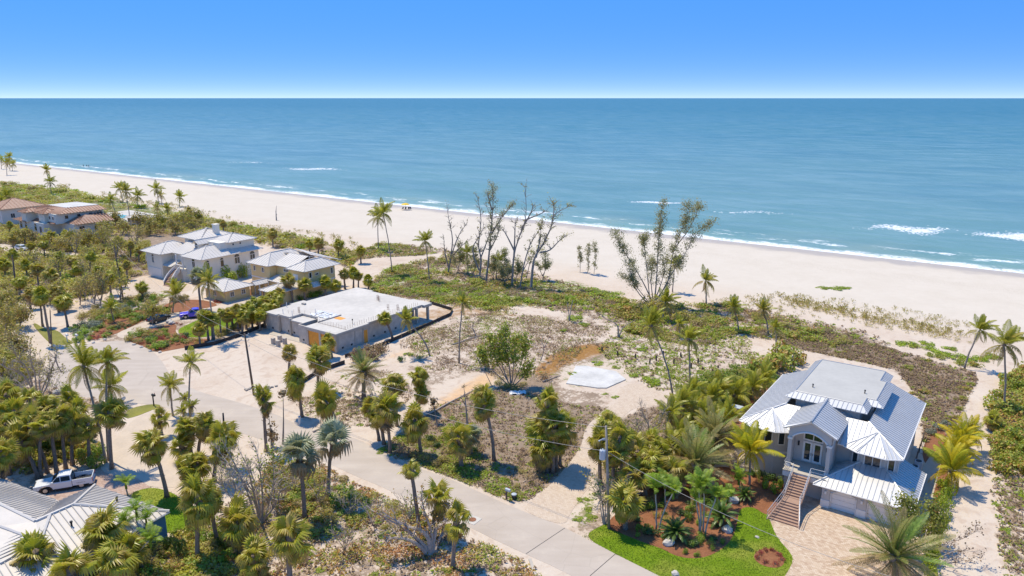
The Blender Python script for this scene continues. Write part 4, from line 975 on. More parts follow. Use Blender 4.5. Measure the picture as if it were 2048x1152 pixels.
# ================================================================ house with clay tile roofs (far left) and neighbours
def tile_house():
    H = thing('tile_roofed_house', 'white villa with two tiers of clay tile roofs and flat pale deck', 'house', (-168.81,249.92,0), ROT)
    kw = dict(mat='tile_roof', seam='tile_rib', step=1.1, rw=.14, rh=.12); w = 'cream_wall'; w2 = 'white_wall'
    wall(H, -6.6, 12.0, 3.2, 19, 0, 4.1, w); wall(H, 11, 21.4, 8.5, 21, 0, 4.1, w); wall(H, -.2, 16.0, 5.5, 21, 4.0, 7.3, w2)
    roof_face(H, [(-8.0,1.9,4.1),(2.0,1.9,4.1),(2.0,6,5.7),(-3,6,5.7)], **kw); roof_face(H, [(-8,12,4.1),(-8,1.9,4.1),(-3,6,5.7),(-3,12,5.7)], **kw)
    roof_face(H, [(2.6,3.2,4.1),(13.0,5.2,4.1),(11.5,9,5.7),(2.6,7.5,5.7)], **kw)
    hip(H, 8.5, 15.5, 5.0, 13, 4.1, 6.2, 'y', **kw); roof_face(H, [(14,7.6,4.1),(22.6,9.0,4.1),(18,14,6.0),(14,12,6.0)], **kw); roof_face(H, [(22.6,9,4.1),(22.6,21.6,4.1),(16,21,6.4),(18,14,6.4)], **kw)
    fl = [(.1,10.2),(12.6,11.2),(13.4,21),(.3,20)]; ev = [(-1.4,3.2),(17.2,6.4),(17.6,22),(-1.4,21.6)]
    pl = [(-1.3,1.6),(5.0,2.4),(8.6,4.6),(17.5,7.5)]
    for i in range(4):
        j = (i+1) % 4; roof_face(H, [(*ev[i],7.4),(*ev[j],7.4),(*fl[j],8.7),(*fl[i],8.7)], **kw)
    mb = MB(); mb.prism([(-.2,10),(12.9,10.9),(13.7,21.2),(0,20.2)], 8.6, 8.76); mb.build('roof_deck', M['slab_white'], H)
    hip(H, -2.0, 3.2, 1.4, 8, 7.3, 8.5, 'y', **kw); wall(H, -1.2, 2.4, 2.2, 7, 4, 7.3, w2)
    hip(H, 5.5, 11.5, 3.6, 10, 7.3, 8.6, 'y', **kw); wall(H, 6.4, 10.6, 4.4, 9, 4, 7.3, w2)
    for x in (-4.9, -1.2, 6.0): window(H, (x,3.2,2.0), (0,-1), 1.8, 1.6, 1, 1, arch=True)
    window(H, (9.6,3.2,1.9), (0,-1), 1.6, 2.4, 2, 1)
    for y in (11, 16): window(H, (21.4,y,2.2), (1,0), 1.8, 2.0, 2, 1)
    for x in (12.0, 14.4): window(H, (x,5.5,5.9), (0,-1), 1.1, 1.2)
    for y in (9, 13, 17): window(H, (16.0,y,6.0), (1,0), 1.2, 1.2)
    for k in range(8): wall(H, 14.5+k*.45, 14.6+k*.45, 20.5, 20.6, 4.2, 7.2, 'trim', 'baluster')
tile_house()
def pool_deck():
    q = at(262,432); mb = MB(); mb.box(-16,16,-8,8,-.05,.06); o = mb.build('pool_terrace', M['slab_concrete'], None, (q.x,q.y,0)); o.rotation_euler = (0,0,ROT); struct(o)
    mb = MB(); mb.box(-6,3,-4.5,-.5,-.02,.075); o = mb.build('pool_water', M['turquoise'], None, (q.x,q.y,0)); o.rotation_euler = (0,0,ROT); struct(o)
    for i, (dx, dy) in enumerate(((5,-3),(6.5,-3),(8,-3),(9.5,-3),(5,1.5),(7,1.5),(11,0))):
        p = q + WX*dx + UX*dy; t = thing('pool_lounger', 'turquoise pool lounger on the terrace of the tile roofed villa', 'lounger', (p.x,p.y,.06), ROT, 'pool loungers of the villa')
        mb = MB(); mb.box(-.35,.35,-.9,.3,.3,.42); mb.build('seat', M['turquoise'], t)
        mb = MB(); mb.obox((0,.62,.62), (1,0,0), (0,.75,.66), (0,-.66,.75), .35, .42, .05); mb.build('backrest', M['turquoise'], t)
        for sx_ in (-.3,.3):
            for sy_ in (-.8,.25): mb = MB(); mb.box(sx_-.03,sx_+.03,sy_-.03,sy_+.03,0,.3); mb.build('leg', M['trim'], t)
pool_deck()
def small_far(px, py, w, d, h, zr, roofm, seam, wallm, label, rz=ROT, name='far_house'):
    q = at(px, py); H = thing(name, label, 'house', (q.x,q.y,0), rz)
    wall(H, -w/2, w/2, 0, d, 0, h, wallm); hip(H, -w/2-.8, w/2+.8, -.8, d+.8, h, zr, 'x' if w > d else 'y', mat=roofm, seam=seam, step=1.2)
    for k in range(3): window(H, (-w/2+w*(k+.5)/3, 0, h*.6), (0,-1), 1.4, 1.6, 2, 1)
    for k in range(2): window(H, (w/2, d*(k+.5)/2, h*.6), (1,0), 1.4, 1.6, 2, 1)
small_far(-8, 452, 13, 14, 6.6, 9.4, 'tile_roof', 'tile_rib', 'cream_wall', 'cream house with sandy tile roof half hidden beyond the villa')
small_far(268, 452, 8, 6, 3.0, 4.2, 'pale_roof', 'pale_seam', 'cream_wall', 'low pale pool cabin in the trees beside the villa terrace', name='pool_cabin')

# ================================================================ metal roofed house at the bottom left
def blue_house():
    "rambling roof: each plane is fixed by three measured corners, its other corners lie where the sight lines meet that plane"
    q = at(316,1070); H = thing('blue_house', 'blue walled house with a broad silver ribbed metal roof beside the white pickup', 'house', (q.x,q.y,0), 0)
    Z5 = lambda x, y: (x/3.6914, 840 + y/3.6914)
    def pt(x, y, z): px = Z5(x, y); g = at(px[0], px[1], z); return Vector((g.x-q.x, g.y-q.y, z))
    def on(x, y, A, B, C):
        n = (B-A).cross(C-A); a, b_ = pt(x, y, 0.0), pt(x, y, 8.0); t = n.dot(A-a)/n.dot(b_-a); return a + (b_-a)*t
    kw = dict(mat='shed_roof', seam='shed_seam', step=.5, rh=.08, rw=.035)
    E = 3.0
    J, P1, P2, Q = pt(540,625,4.7), pt(1250,675,E), pt(700,480,E), pt(430,1125,E)
    V2 = on(370,700,J,P1,Q); S = on(300,895,J,P1,Q); S0 = on(-420,1330,J,P1,Q); T0 = on(0,1062,J,P1,Q)
    K = pt(262,748,V2.z + .05); K0 = pt(-420,415,V2.z + .05); V1 = pt(435,598,E); L1 = pt(75,455,E)
    rd = lambda x0, y0, x1, y1, z: pt(x1,y1,z) - pt(x0,y0,z)
    roof_face(H, [P2, P1, J], ribdir=rd(560,620,860,640,3.8), **kw)
    roof_face(H, [P2, J, V2, K, V1], ribdir=rd(430,640,640,560,3.8), **kw) if False else roof_face(H, [V1, P2, J, V2], ribdir=rd(400,640,600,655,3.8), **kw)
    roof_face(H, [V1, V2, K], ribdir=rd(400,640,600,655,3.8), **kw)
    roof_face(H, [L1, V1, K, K0, pt(-420,300,E)], ribdir=rd(60,540,360,570,3.8), **kw)
    roof_face(H, [Q, P1, J, V2, S, T0, pt(-100,1390,E)], ribdir=rd(520,760,800,1000,3.6), **{**kw, 'step': .62})
    W0 = pt(0,785,S.z+.55); W1 = pt(-420,600,S.z+.55)
    roof_face(H, [W1, W0, S, V2, K, K0], ribdir=rd(60,690,280,830,4.0), **kw)
    roof_face(H, [T0, S, W0, W1, pt(-420,1240,T0.z)], ribdir=rd(240,905,0,1010,3.6), **kw)
    for a, b_ in ((J,P1),(J,P2),(J,V2),(V2,K),(K,K0),(V2,S),(S,T0),(S,W0),(W0,W1)): ridge_cap(H, a, b_, 'pale_roof', .17)
    mb = MB(); mb.tube([p + Vector((0,0,-.12)) for p in (Q, P1, P2, V1, L1)], .09, 6); mb.build('gutter', M['trim'], H)
    ins = lambda p, c, k: c + (p - c)*k
    cen = (P1 + P2 + Q + J)/4
    foot = [ins(p, cen, .93) for p in (Q, P1, P2, V1)]; mb = MB(); mb.prism([(p.x,p.y) for p in foot], 0, 2.85); mb.build('wall', M['blue_wall'], H)
    far = [ins(p, (L1+K0+S0)/3, .92) for p in (V1, L1, pt(-420,300,E), pt(-420,1240,E), pt(-100,1390,E), pt(200,1240,E))]; mb = MB(); mb.prism([(p.x,p.y) for p in far][::-1], 0, 2.8); mb.build('wall', M['blue_wall'], H)
    for x, y in ((865,603),(530,785),(55,672)):
        p = on(x, y, P2, P1, J) if x == 865 else (on(x, y, J, P1, Q) if x == 530 else on(x, y, W0, K, V2)); mb = MB(); mb.tube([p - Vector((0,0,.1)), p + Vector((0,0,.5))], .09, 8); mb.tube([p + Vector((0,0,.42)), p + Vector((0,0,.58))], .14, 8); mb.build('vent_pipe', M['dark'], H)
    d = (foot[1]-foot[0]); n = Vector((d.y, -d.x, 0)).normalized(); m_ = foot[0].lerp(foot[1], .78)
    window(H, (m_.x, m_.y, 1.6), (n.x, n.y), 1.2, 1.2, 2, 1)
blue_house()
# ================================================================ palms
def leaf_fan(pet, rad, nseg, droop, fold, tint0, rn):
    "costapalmate leaf along +x: stalk and a fan of folded pointed segments"
    mb = MB(); mb.add([(0,-.03,0),(pet,-.015,.10*pet),(pet,.015,.10*pet),(0,.03,0)], [(0,1,2,3)], tint0 + .05)
    o = Vector((pet, 0, .10*pet))
    for k in range(nseg):
        a = (k/(nseg-1) - .5) * R(230); l = rad * (1 - .28*abs(k/(nseg-1)-.5)*2) * rn.uniform(.88, 1.06)
        d = Vector((math.cos(a), math.sin(a), 0)); side = Vector((-d.y, d.x, 0)); w = rad * 1.2 / nseg
        zf = -fold * abs(math.sin(a)) * l
        m = o + d*l*.55 + Vector((0,0, zf*.5 + .05)); tip = o + d*l*(1 - droop*.35) + Vector((0,0, zf - droop*l*.75))
        t = min(1, max(0, tint0 + rn.uniform(-.14, .14)))
        b = len(mb.v)
        mb.add([o, m - side*w + Vector((0,0,-.03)), m + Vector((0,0,.04)), m + side*w + Vector((0,0,-.03)), tip], [(0,1,2),(0,2,3),(1,4,2),(2,4,3)], t)
        mb.t[-1] = max(0, t - .22)
    return mb
def frond_pinnate(L, n, leaf, arch, hang, tint0, rn, width=.105, up=.0, tipdrop=.25, vee=0.0):
    "feather frond along +x: arched midrib with leaflets either side"
    mb = MB(); K = 9; pts = []
    for i in range(K+1):
        t = i/K; pts.append(Vector((L*(math.sin(t*1.15*arch)/(1.15*arch) if arch > .05 else t), 0, up*L*t - L*arch*.55*t*t)))
    mb.tint = tint0 + .1
    mb.tube(pts, [.045*(1-.85*i/K)*max(.6, L/3) for i in range(K+1)], 3, False)
    for i in range(n):
        t = .12 + .88*i/(n-1); x = t*K; j = min(K-1, int(x)); p = pts[j].lerp(pts[j+1], x-j); d = (pts[j+1]-pts[j]).normalized()
        ll = leaf * (math.sin(math.pi*min(1, .12+t*.86))**.6) * rn.uniform(.85, 1.1)
        for s in (-1, 1):
            out = (d*.55 + Vector((0, s, 0)) + Vector((0,0, -hang + vee + rn.uniform(-.12,.12)))).normalized()
            q = p + out*ll*.55; e = p + (out + Vector((0,0,-hang*.9))).normalized()*ll*.98
            w = d * width * .5; tt = min(1, max(0, tint0 + rn.uniform(-.12,.12) - tipdrop*max(0, t-.6)))
            mb.add([p - w*.5, q - w, e, q + w, p + w*.5], [(0,1,3,4),(1,2,3)], tt)
    return mb
rng = random.Random(11)
SRC = {}
SRC['sabal'] = [leaf_fan(.85, 1.30, 18, .2+.25*(i%3), .25, .66-.07*(i%4), rng) for i in range(4)]
SRC['sabal_old'] = [leaf_fan(.9, 1.1, 14, .9, .55, .20+.10*i, rng) for i in range(2)]
SRC['sabal_dead'] = [leaf_fan(.8, .95, 12, 1.0, .9, .4+.2*i, rng) for i in range(2)]
SRC['silver'] = [leaf_fan(1.0, 1.65, 20, .2+.2*i, .2, .6+.12*i, rng) for i in range(3)]
SRC['silver_old'] = [leaf_fan(1.0, 1.3, 11, .9, .7, .15, rng)]
SRC['coco'] = [frond_pinnate(3.3, 28, .85, .75, .45, .72, rng, up=.35), frond_pinnate(3.5, 28, .9, 1.0, .55, .58, rng, up=.2), frond_pinnate(3.0, 22, .8, .5, .35, .80, rng, up=.5)]
SRC['coco_old'] = [frond_pinnate(3.2, 22, .8, 1.25, .8, .34, rng), frond_pinnate(3.0, 20, .75, 1.4, .9, .22, rng)]
SRC['coco_dead'] = [frond_pinnate(2.6, 16, .5, .9, 1.2, .5, rng)]
SRC['date'] = [frond_pinnate(3.3, 42, .46, .50, .1, .62, rng, .048, .10, .2, .25), frond_pinnate(3.2, 42, .44, .62, .1, .42, rng, .048, .08, .3, .2), frond_pinnate(3.0, 40, .42, .38, .05, .75, rng, .048, .12, .1, .3)]
SRC['date_old'] = [frond_pinnate(3.1, 30, .42, .75, .3, .22, rng, .07, 0, .2), frond_pinnate(3.0, 30, .40, .6, .2, .12, rng, .07)]
SRC['manila'] = [frond_pinnate(1.7, 15, .48, 1.15, .35, .70, rng, .075, .55, .1, .2), frond_pinnate(1.8, 15, .48, .9, .3, .85, rng, .075, .45, .1, .2)]
SRC['cycad'] = [frond_pinnate(1.1, 20, .16, .7, .1, .55, rng, .05, .3), frond_pinnate(1.1, 20, .16, .9, .1, .75, rng, .05, .25)]
def meshes(key, mat): return [mb.mesh('frond', M[mat]) for mb in SRC[key]]
FM = {'sabal': meshes('sabal','lf_sabal'), 'sabal_old': meshes('sabal_old','lf_sabal'), 'sabal_dead': meshes('sabal_dead','lf_dead'),
      'silver': meshes('silver','lf_silver'), 'silver_old': meshes('silver_old','lf_silver'), 'coco': meshes('coco','lf_coco'), 'coco_old': meshes('coco_old','lf_coco'),
      'coco_dead': meshes('coco_dead','lf_dead'), 'date': meshes('date','lf_date'), 'date_old': meshes('date_old','lf_date'), 'manila': meshes('manila','lf_fresh'), 'cycad': meshes('cycad','lf_dark'),
      'yellow': meshes('coco','lf_yellow'), 'yellow_old': meshes('coco_old','lf_yellow')}
SRC['yellow'] = SRC['coco']; SRC['yellow_old'] = SRC['coco_old']
# kind: (young leaves, old leaves, dead leaves, counts, lowest angle, trunk radius, bark, leaf material for a joined crown)
PALM = {'sabal': ('sabal','sabal_old','sabal_dead',(21,9,8),.23,'bark_sabal','lf_sabal'), 'silver': ('silver','silver_old','sabal_dead',(15,6,4),.24,'bark_sabal','lf_silver'),
        'coco': ('coco','coco_old','coco_dead',(14,7,2),.14,'bark_coco','lf_coco'), 'date': ('date','date_old','date_old',(40,24,0),.30,'bark_sabal','lf_date'),
        'manila': ('manila','manila','manila',(9,2,0),.085,'bark_pale','lf_fresh'), 'yellow': ('yellow','yellow_old','coco_dead',(17,8,1),.14,'bark_coco','lf_yellow')}
def palm_fronds(kind, rn, scale, wind=None, thin=1.0):
    y, o_, d, (ny, no, ndd), *_ = PALM[kind]; out = []
    ny, no, ndd = (max(1, int(round(q*thin*rn.uniform(.85,1.15)))) for q in (ny, no, ndd))
    if kind in ('date','manila') : ndd = 0
    tot = ny + no + ndd; a0 = rn.uniform(0, 6.28)
    for i in range(tot):
        az = a0 + i*2.39996 + rn.uniform(-.2,.2)
        if i < ny: t = i/max(1,ny); el = {'sabal': 88-96*t**.8, 'silver': 86-80*t, 'coco': 72-66*t, 'yellow': 72-66*t, 'date': 84-80*t, 'manila': 75-45*t}[kind] + rn.uniform(-8,8); key = y
        elif i < ny+no: t = (i-ny)/max(1,no); el = {'sabal': -8-42*t, 'silver': -5-40*t, 'coco': 2-32*t, 'yellow': 2-32*t, 'date': 2-32*t, 'manila': 20}[kind] + rn.uniform(-8,8); key = o_
        else: el = rn.uniform(-88,-52); key = d
        if wind is not None:
            dlt = math.sin(az - wind[0]); az -= wind[1]*dlt; el += wind[1]*22*abs(dlt) if i < ny else 0
        out.append((key, rn.randrange(len(SRC[key])), az, R(el), R(rn.uniform(-30,30)), scale*rn.uniform(.72,1.22)))
    return out
CROWN_CACHE = {}
def joined_crown(kind, variant, wind):
    k = (kind, variant, wind)
    if k not in CROWN_CACHE:
        rn = random.Random(hash((kind, variant)) % 999 + variant*7); mb = MB(); mats = [M[PALM[kind][6]], M['lf_dead']]
        for key, i, az, el, roll, sc in palm_fronds(kind, rn, 1.0, wind):
            mb.mi = 1 if 'dead' in key else 0
            mb.merge(SRC[key][i], Matrix.LocRotScale(Vector((0,0,0)), Euler((roll,-el,az)), Vector((sc,)*3)), rn.uniform(-.12,.12))
        CROWN_CACHE[k] = mb.mesh('crown', mats)
    return CROWN_CACHE[k]
NPALM = [0]; NEAR = 112
def palm(kind, base, heart, scale, label, group, wind=None, thin=1.0, name=None, dl=0.0, bend=1.0):
    rn = random.Random(1000 + NPALM[0]); NPALM[0] += 1
    b = at(*base); h = above(heart[0], heart[1], b.y + dl)
    name = name or {'sabal':'fan_palm','silver':'silver_palm','coco':'coconut_palm','date':'date_palm','manila':'manila_palm','yellow':'coconut_palm'}[kind]
    t = thing(name, label, 'palm tree', (b.x, b.y, 0), 0, group); hv = Vector((h.x-b.x, h.y-b.y, max(.5, h.z)))
    rad = PALM[kind][4] * (.8 + .25*scale) * rn.uniform(.9,1.1); mb = MB(); K = 7; pts = []
    side = Vector((hv.x, hv.y, 0))
    for i in range(K+1):
        s = i/K; c = side*(s**(1+.6*bend) if bend >= 0 else s**.6) + Vector((0,0,hv.z*s)); 
        pts.append(c + Vector((rn.uniform(-.04,.04), rn.uniform(-.04,.04), 0))*(0 < i < K))
    pts[0].z = -.1
    rr = [rad*(1.35 if i == 0 else 1.0 - .28*i/K) for i in range(K+1)]
    mb.tube(pts, rr, 8, True); mb.build('trunk', M[PALM[kind][5]], t, smooth=True)
    near = b.y < NEAR
    if near:
        cm = MB()
        if kind in ('coco','yellow'):
            cm.tube([(0,0,-.35),(0,0,.1),(0,0,.45)], [rad*1.0, rad*1.5, .04], 7)
            for k in range(5): a = rn.uniform(0,6.28); cm.tube([(.22*math.cos(a),.22*math.sin(a),-.30),(.26*math.cos(a),.26*math.sin(a),-.14),(.22*math.cos(a),.22*math.sin(a),.0)], [.03,.12,.03], 6)
            mat = 'bark_sabal'
        elif kind == 'manila': cm.tube([(0,0,-.75),(0,0,-.1),(0,0,.25)], [rad*1.5, rad*1.2, .03], 7); mat = 'lf_fresh'
        else: cm.tube([(0,0,-.8),(0,0,-.3),(0,0,.15),(0,0,.4)], [rad*1.0, rad*1.75, rad*1.3, .05], 8); mat = 'bark_sabal'
        c = cm.build('crown', M[mat], t, hv)
        if kind in ('sabal','silver'): c.scale = (rn.uniform(.85,1.12), rn.uniform(.85,1.12), rn.uniform(.82,1.3)); thin *= rn.uniform(.62,1.12); c.rotation_euler = (rn.uniform(-.15,.15), rn.uniform(-.15,.15), 0)
        for key, i, az, el, roll, sc in palm_fronds(kind, rn, scale, wind, thin):
            dz = rn.uniform(-.85,.15)*scale*(1 if kind in ('sabal','silver') else .25)
            put('frond', FM[key][i], c, (0,0,dz), (roll,-el,az), sc)
    else:
        put('crown', joined_crown(kind, rn.randrange(4), wind), t, hv, (0,0,rn.uniform(-.5,.5) if wind else rn.uniform(0,6.28)), scale*rn.uniform(.92,1.1))
    return t
WIND = (R(-20), .75); WIND2 = (R(-20), .45)
def palms(kind, label, group, rows, wind=None, thin=1.0, **kw):
    for r in rows:
        (bx, by, hx, hy), sc = r[:4], (r[4] if len(r) > 4 else 1.0)
        palm(kind, (bx,by), (hx,hy), sc, label, group, wind, thin, **kw)

# --- left: by the cul-de-sac and the driveway
palm('coco',(212,925),(167,732),1.15,'tallest coconut palm, leaning over the thicket toward the turning circle','leaning coconut palms by the turning circle',WIND2)
palm('coco',(218,921),(215,724),.80,'slender upright coconut palm rising from behind the leaning tall one','leaning coconut palms by the turning circle',WIND2)
palm('coco',(216,806),(219,772),1.0,'short leafy coconut palm at the sandy edge of the turning circle','leaning coconut palms by the turning circle',WIND2)
palm('coco',(346,832),(340,770),.78,'coconut palm with hanging brown fronds beside the black mailbox','coconut palms along the road')
palm('coco',(380,842),(381,724),.72,'thin tall coconut palm with drooping crown at the roadside','coconut palms along the road')
palms('coco','small young palm under the thin roadside coconut palm','young palms at the roadside',[(367,826,369,797,.42),(368,850,366,822,.4),(382,852,383,812,.42)])
palms('sabal','fan palm in the clump between the sandy drive and the road','fan palms between drive and road',[(323,872,320,832,.95),(383,912,374,852,1.0),(369,919,363,886,1.0),(397,910,412,848,1.0),(429,962,442,880,1.1),(399,969,392,928,1.0),(386,972,372,938,.85),(448,935,452,868,.9)])
palm('sabal',(334,994),(304,888),1.15,'leaning fan palm on the small lawn beside the pink paver drive',None)
palms('sabal','fan palm with brown skirt in front of the small lawn of the blue house','fan palms before the small lawn',[(397,1119,396,996,1.15),(433,1083,419,994,.9)])
palms('sabal','fan palm in the thicket behind the white pickup','fan palms behind the white pickup',[(224,938,221,822,1.1),(162,884,152,822,1.05),(150,872,140,797,1.0),(95,946,60,848,1.05),(114,946,101,842,1.1),(76,957,40,882,1.15),(82,955,84,852,1.0),(132,938,124,832,1.05),(20,950,12,850,1.0),(52,930,28,826,1.0),(10,990,0,905,1.1),(135,905,118,866,.95),(60,905,75,830,.9),(28,905,44,840,.95)])
palm('manila',(255,990),(251,966),.9,'small bright green palm at the corner of the blue house roof',None)
palms('sabal','fan palm crowding the front of the blue house roof','fan palms before the blue house',[(70,1180,72,1105,1.3),(210,1140,204,1062,1.35),(236,1190,232,1118,1.3),(290,1150,262,1100,1.0),(150,1210,140,1140,1.2)])
palms('manila','feathery cane palm beside the blue wall corner','cane palms by the blue wall',[(280,1100,272,1020,1.0),(300,1105,292,1040,1.0),(262,1105,250,1046,1.0),(255,1150,300,1080,1.1)])
# --- bottom strip between the road and the frame
palms('sabal','fan palm on the bare ground near the leafless tree','fan palms south of the road',[(476,1112,476,1046,1.2),(506,1162,508,1112,1.1),(580,1165,577,1072,1.3),(906,1136,913,1036,1.0),(866,1072,877,995,.95)])
palm('sabal',(533,903),(528,796),.85,'tall thin fan palm at the road edge beside a dead shaggy trunk',None)
palm('sabal',(838,1066),(822,938),.72,'tall thin fan palm with a ragged small crown over the tangled tree',None,thin=.55)
palm('silver',(610,1036),(600,905),1.1,'silvery blue fan palm with a stout trunk at the road edge','silver palms at the road')
palm('silver',(657,1000),(665,880),1.25,'larger silvery blue fan palm overhanging the road','silver palms at the road')
# --- sandy field north of the road
palms('sabal','fan palm on the sand lot in front of the unfinished house','fan palms on the sand lot',[(579,747,579,706,.95),(637,783,637,714,1.2),(604,834,592,758,1.15),(672,848,648,798,1.2),(664,716,655,684,.85),(785,678,769,638,.8)])
palms('sabal','fan palm in the row between the date palm and the road','fan palms in the dry field',[(794,852,789,764,1.1),(786,810,782,770,.9),(838,822,838,748,1.0),(837,826,843,784,.95),(758,881,741,812,1.0),(780,904,772,816,1.1),(842,908,829,842,1.2),(768,888,757,834,.9)])
palm('sabal',(923,934),(917,872),1.2,'broad low fan palm in the dry field beside the road',None)
palm('silver',(942,908),(944,868),.7,'small silvery palm tucked behind the broad low fan palm',None)
palm('sabal',(988,921),(968,802),1.1,'tall round headed fan palm standing alone in the dry field',None)
palm('date',(728,798),(727,744),1.25,'wide date palm with feathery drooping fronds beyond the road',None)
palms('sabal','fan palm in the dense clump beside the pale driveway','fan palms by the pale driveway',[(1099,942,1096,806,1.1),(1120,932,1126,850,1.05),(1090,935,1083,860,1.15),(1112,938,1112,880,1.1),(1095,944,1088,896,1.1),(1106,946,1108,846,1.05)])
palm('coco',(859,711),(812,640),.85,'leaning coconut palm arching over the wall of the unfinished house',None,WIND2)
palm('coco',(918,726),(925,606),.8,'thin wind bent coconut palm on the sand beside the unfinished house',None,WIND)
# --- around the pole and in the garden of the grey house
palms('sabal','fan palm around the pole with the transformer','fan palms around the utility pole',[(1243,980,1239,876,1.1),(1222,940,1218,844,1.0),(1200,965,1197,884,.95),(1251,1058,1250,1000,1.25),(1304,975,1303,920,1.15),(1225,985,1226,905,1.0),(1280,960,1275,905,1.0)])
palm('date',(1394,972),(1391,930),1.65,'big silvery date palm with long arching fronds in the mulch bed','date palms in the grey house garden')
palm('date',(1430,920),(1430,872),1.4,'darker date palm behind the big silvery one','date palms in the grey house garden')
palm('date',(1790,1172),(1789,1112),1.55,'full date palm at the edge of the paver drive',None)
palm('yellow',(1498,970),(1501,902),1.15,'bright yellow coconut palm in front of the grey house',None)
palms('manila','slender pale trunked palm with bright fronds in the mulch bed','manila palms in the mulch bed',[(1312,1061,1311,975,1.32),(1318,1061,1347,985,1.26),(1399,1066,1390,996,1.20),(1401,1068,1396,976,1.26),(1410,1070,1434,992,1.26),(1406,1064,1408,968,1.26),(1447,1018,1456,996,1.14),(1480,985,1478,958,1.20),(1330,1010,1330,965,1.08)])
palms('coco','low coconut palm in the green tangle left of the grey house','coconut palms beside the grey house',[(1332,882,1337,826,1.03),(1365,855,1367,808,0.97),(1376,815,1382,782,0.97),(1418,830,1420,800,1.03),(1440,815,1436,780,1.10),(1455,880,1452,842,1.31),(1505,800,1506,776,1.17),(1475,810,1470,790,1.10),(1400,865,1402,835,1.03),(1425,880,1422,850,1.10),(1360,905,1362,868,0.97),(1530,790,1528,758,1.10),(1385,845,1388,815,0.97),(1345,925,1346,892,1.10)],WIND2)
palms('yellow','leaning gold tinged palm between the grey house and the sand path','gold tinged palms by the sand path',[(1921,912,1921,876,1.0),(1913,930,1911,902,1.05),(1902,978,1902,940,1.1),(1930,900,1938,868,.8)],WIND2)
palm('coco',(1929,738),(1960,660),.95,'leaning coconut palm blown by the wind beside the sand path','coconut palms by the sand path',WIND)
palm('coco',(2006,824),(2008,688),1.15,'tall straight coconut palm with tattered fronds at the sand path','coconut palms by the sand path',WIND)
palm('sabal',(1984,862),(1986,840),.7,'low bushy fan palm where the sand path narrows',None)
# --- dune line
palms('coco','tall coconut palm of the pair on the dune before the beach','pair of tall dune palms',[(784,546,766,426,1.25),(757,500,755,434,1.15)],WIND2)
palm('coco',(859,563),(850,482),1.0,'lone coconut palm in the green dune scrub left of the bare trees',None,WIND2)
palms('coco','coconut palm among the tall bare trees','coconut palms among the bare trees',[(936,548,934,506,1.0),(992,558,997,522,.85)],WIND2)
palm('coco',(1412,608),(1411,562),1.15,'coconut palm with upswept windblown fronds against the white beach',None,WIND)
palm('coco',(1345,584),(1350,528),.9,'coconut palm close behind the tall feathery beach trees',None,WIND2)
palm('coco',(1346,809),(1302,650),.95,'very tall coconut palm with a long bowed trunk over the old foundation posts',None,WIND)
palm('coco',(1379,778),(1377,678),.85,'straight grey trunked coconut palm beside the old foundation posts',None,WIND)
palms('coco','stunted coconut palm in the dune scrub below the feathery trees','stunted dune palms',[(1325,642,1331,604,1.0),(1359,678,1359,648,.75)],WIND2)
palms('coco','thin coconut palm in the scrub behind the old foundation posts','thin palms behind the posts',[(1477,664,1467,614,.75),(1536,668,1526,620,.85),(1552,690,1550,655,.55)],WIND2)
palms('manila','small forked palm over a dark green bush on the sand','small forked palm',[(1138,642,1134,602,.8),(1139,642,1146,600,.8)])
# --- gardens of the beige and white houses
palms('sabal','fan palm in the row along the near side of the carport','fan palms along the carport',[(586,604,577,562,.95),(562,613,559,588,.75),(609,600,609,570,1.0),(651,592,650,566,1.0),(672,590,673,572,.8),(690,578,688,548,.9),(707,576,708,547,.95),(717,576,717,553,.7),(737,580,737,561,.85),(542,620,544,594,.85),(530,640,528,604,.8),(560,622,556,600,.8)])
palms('sabal','fan palm in the hedge row between lawn and sand lot','fan palms along the silt fence',[(515,650,509,608,.9),(493,659,496,618,.85),(477,662,474,620,.75),(442,673,440,626,.5),(417,680,411,636,1.1),(505,655,501,634,.85),(425,680,424,640,.8),(530,655,528,625,.9),(545,640,546,612,.8)])
palm('coco',(429,680),(416,564),1.15,'tall coconut palm rising over the round green lawn',None,WIND2)
palm('silver',(402,622),(396,556),1.05,'silvery palm standing by the low beige garage',None)
palms('coco','short coconut palm in the mulch garden near the purple pickup','garden coconut palms',[(346,626,352,590,.95),(227,643,222,614,.8),(345,600,348,575,.7)],WIND2)
palms('sabal','fan palm at the bend of the sandy lane','fan palms at the lane bend',[(61,618,59,588,.95),(101,686,84,592,1.0),(86,653,80,600,.9),(136,654,126,606,1.15),(286,600,284,576,.85),(118,625,110,585,.9)])
palms('sabal','fan palm in the wild thicket below the tile roofed villa','fan palms of the wild thicket',[(173,586,156,538,1.15),(222,590,219,556,1.0),(102,592,100,552,1.1),(78,580,75,538,1.0),(118,604,116,576,.9),(132,622,130,598,1.0),(33,578,25,510,.9),(150,560,144,524,.9),(240,575,236,545,.9),(12,560,8,530,1.0),(55,560,52,530,.9),(18,640,5,600,1.1),(40,600,40,566,.9),(200,575,196,542,.8),(180,552,182,515,.8),(255,560,254,530,.8),(118,545,118,512,.8),(60,520,62,492,.8),(28,505,26,478,.8),(90,520,88,490,.8),(20,475,20,450,.8),(50,490,52,465,.8),(100,500,102,470,.75),(130,495,132,470,.8),(262,520,262,490,.8),(235,510,236,482,.8),(278,525,280,500,.7)])
palms('coco','coconut palm by the villa terrace near the beach','coconut palms by the villa terrace',[(246,404,238,376,1.05),(260,438,251,382,1.15),(275,416,275,392,1.1),(234,438,221,400,.95),(318,407,312,378,1.1),(324,406,321,390,.8),(359,413,359,394,1.0),(315,436,314,416,.8),(336,438,334,418,.8),(12,430,12,392,1.1),(37,440,37,412,1.0),(5,436,2,402,1.1)],WIND2)
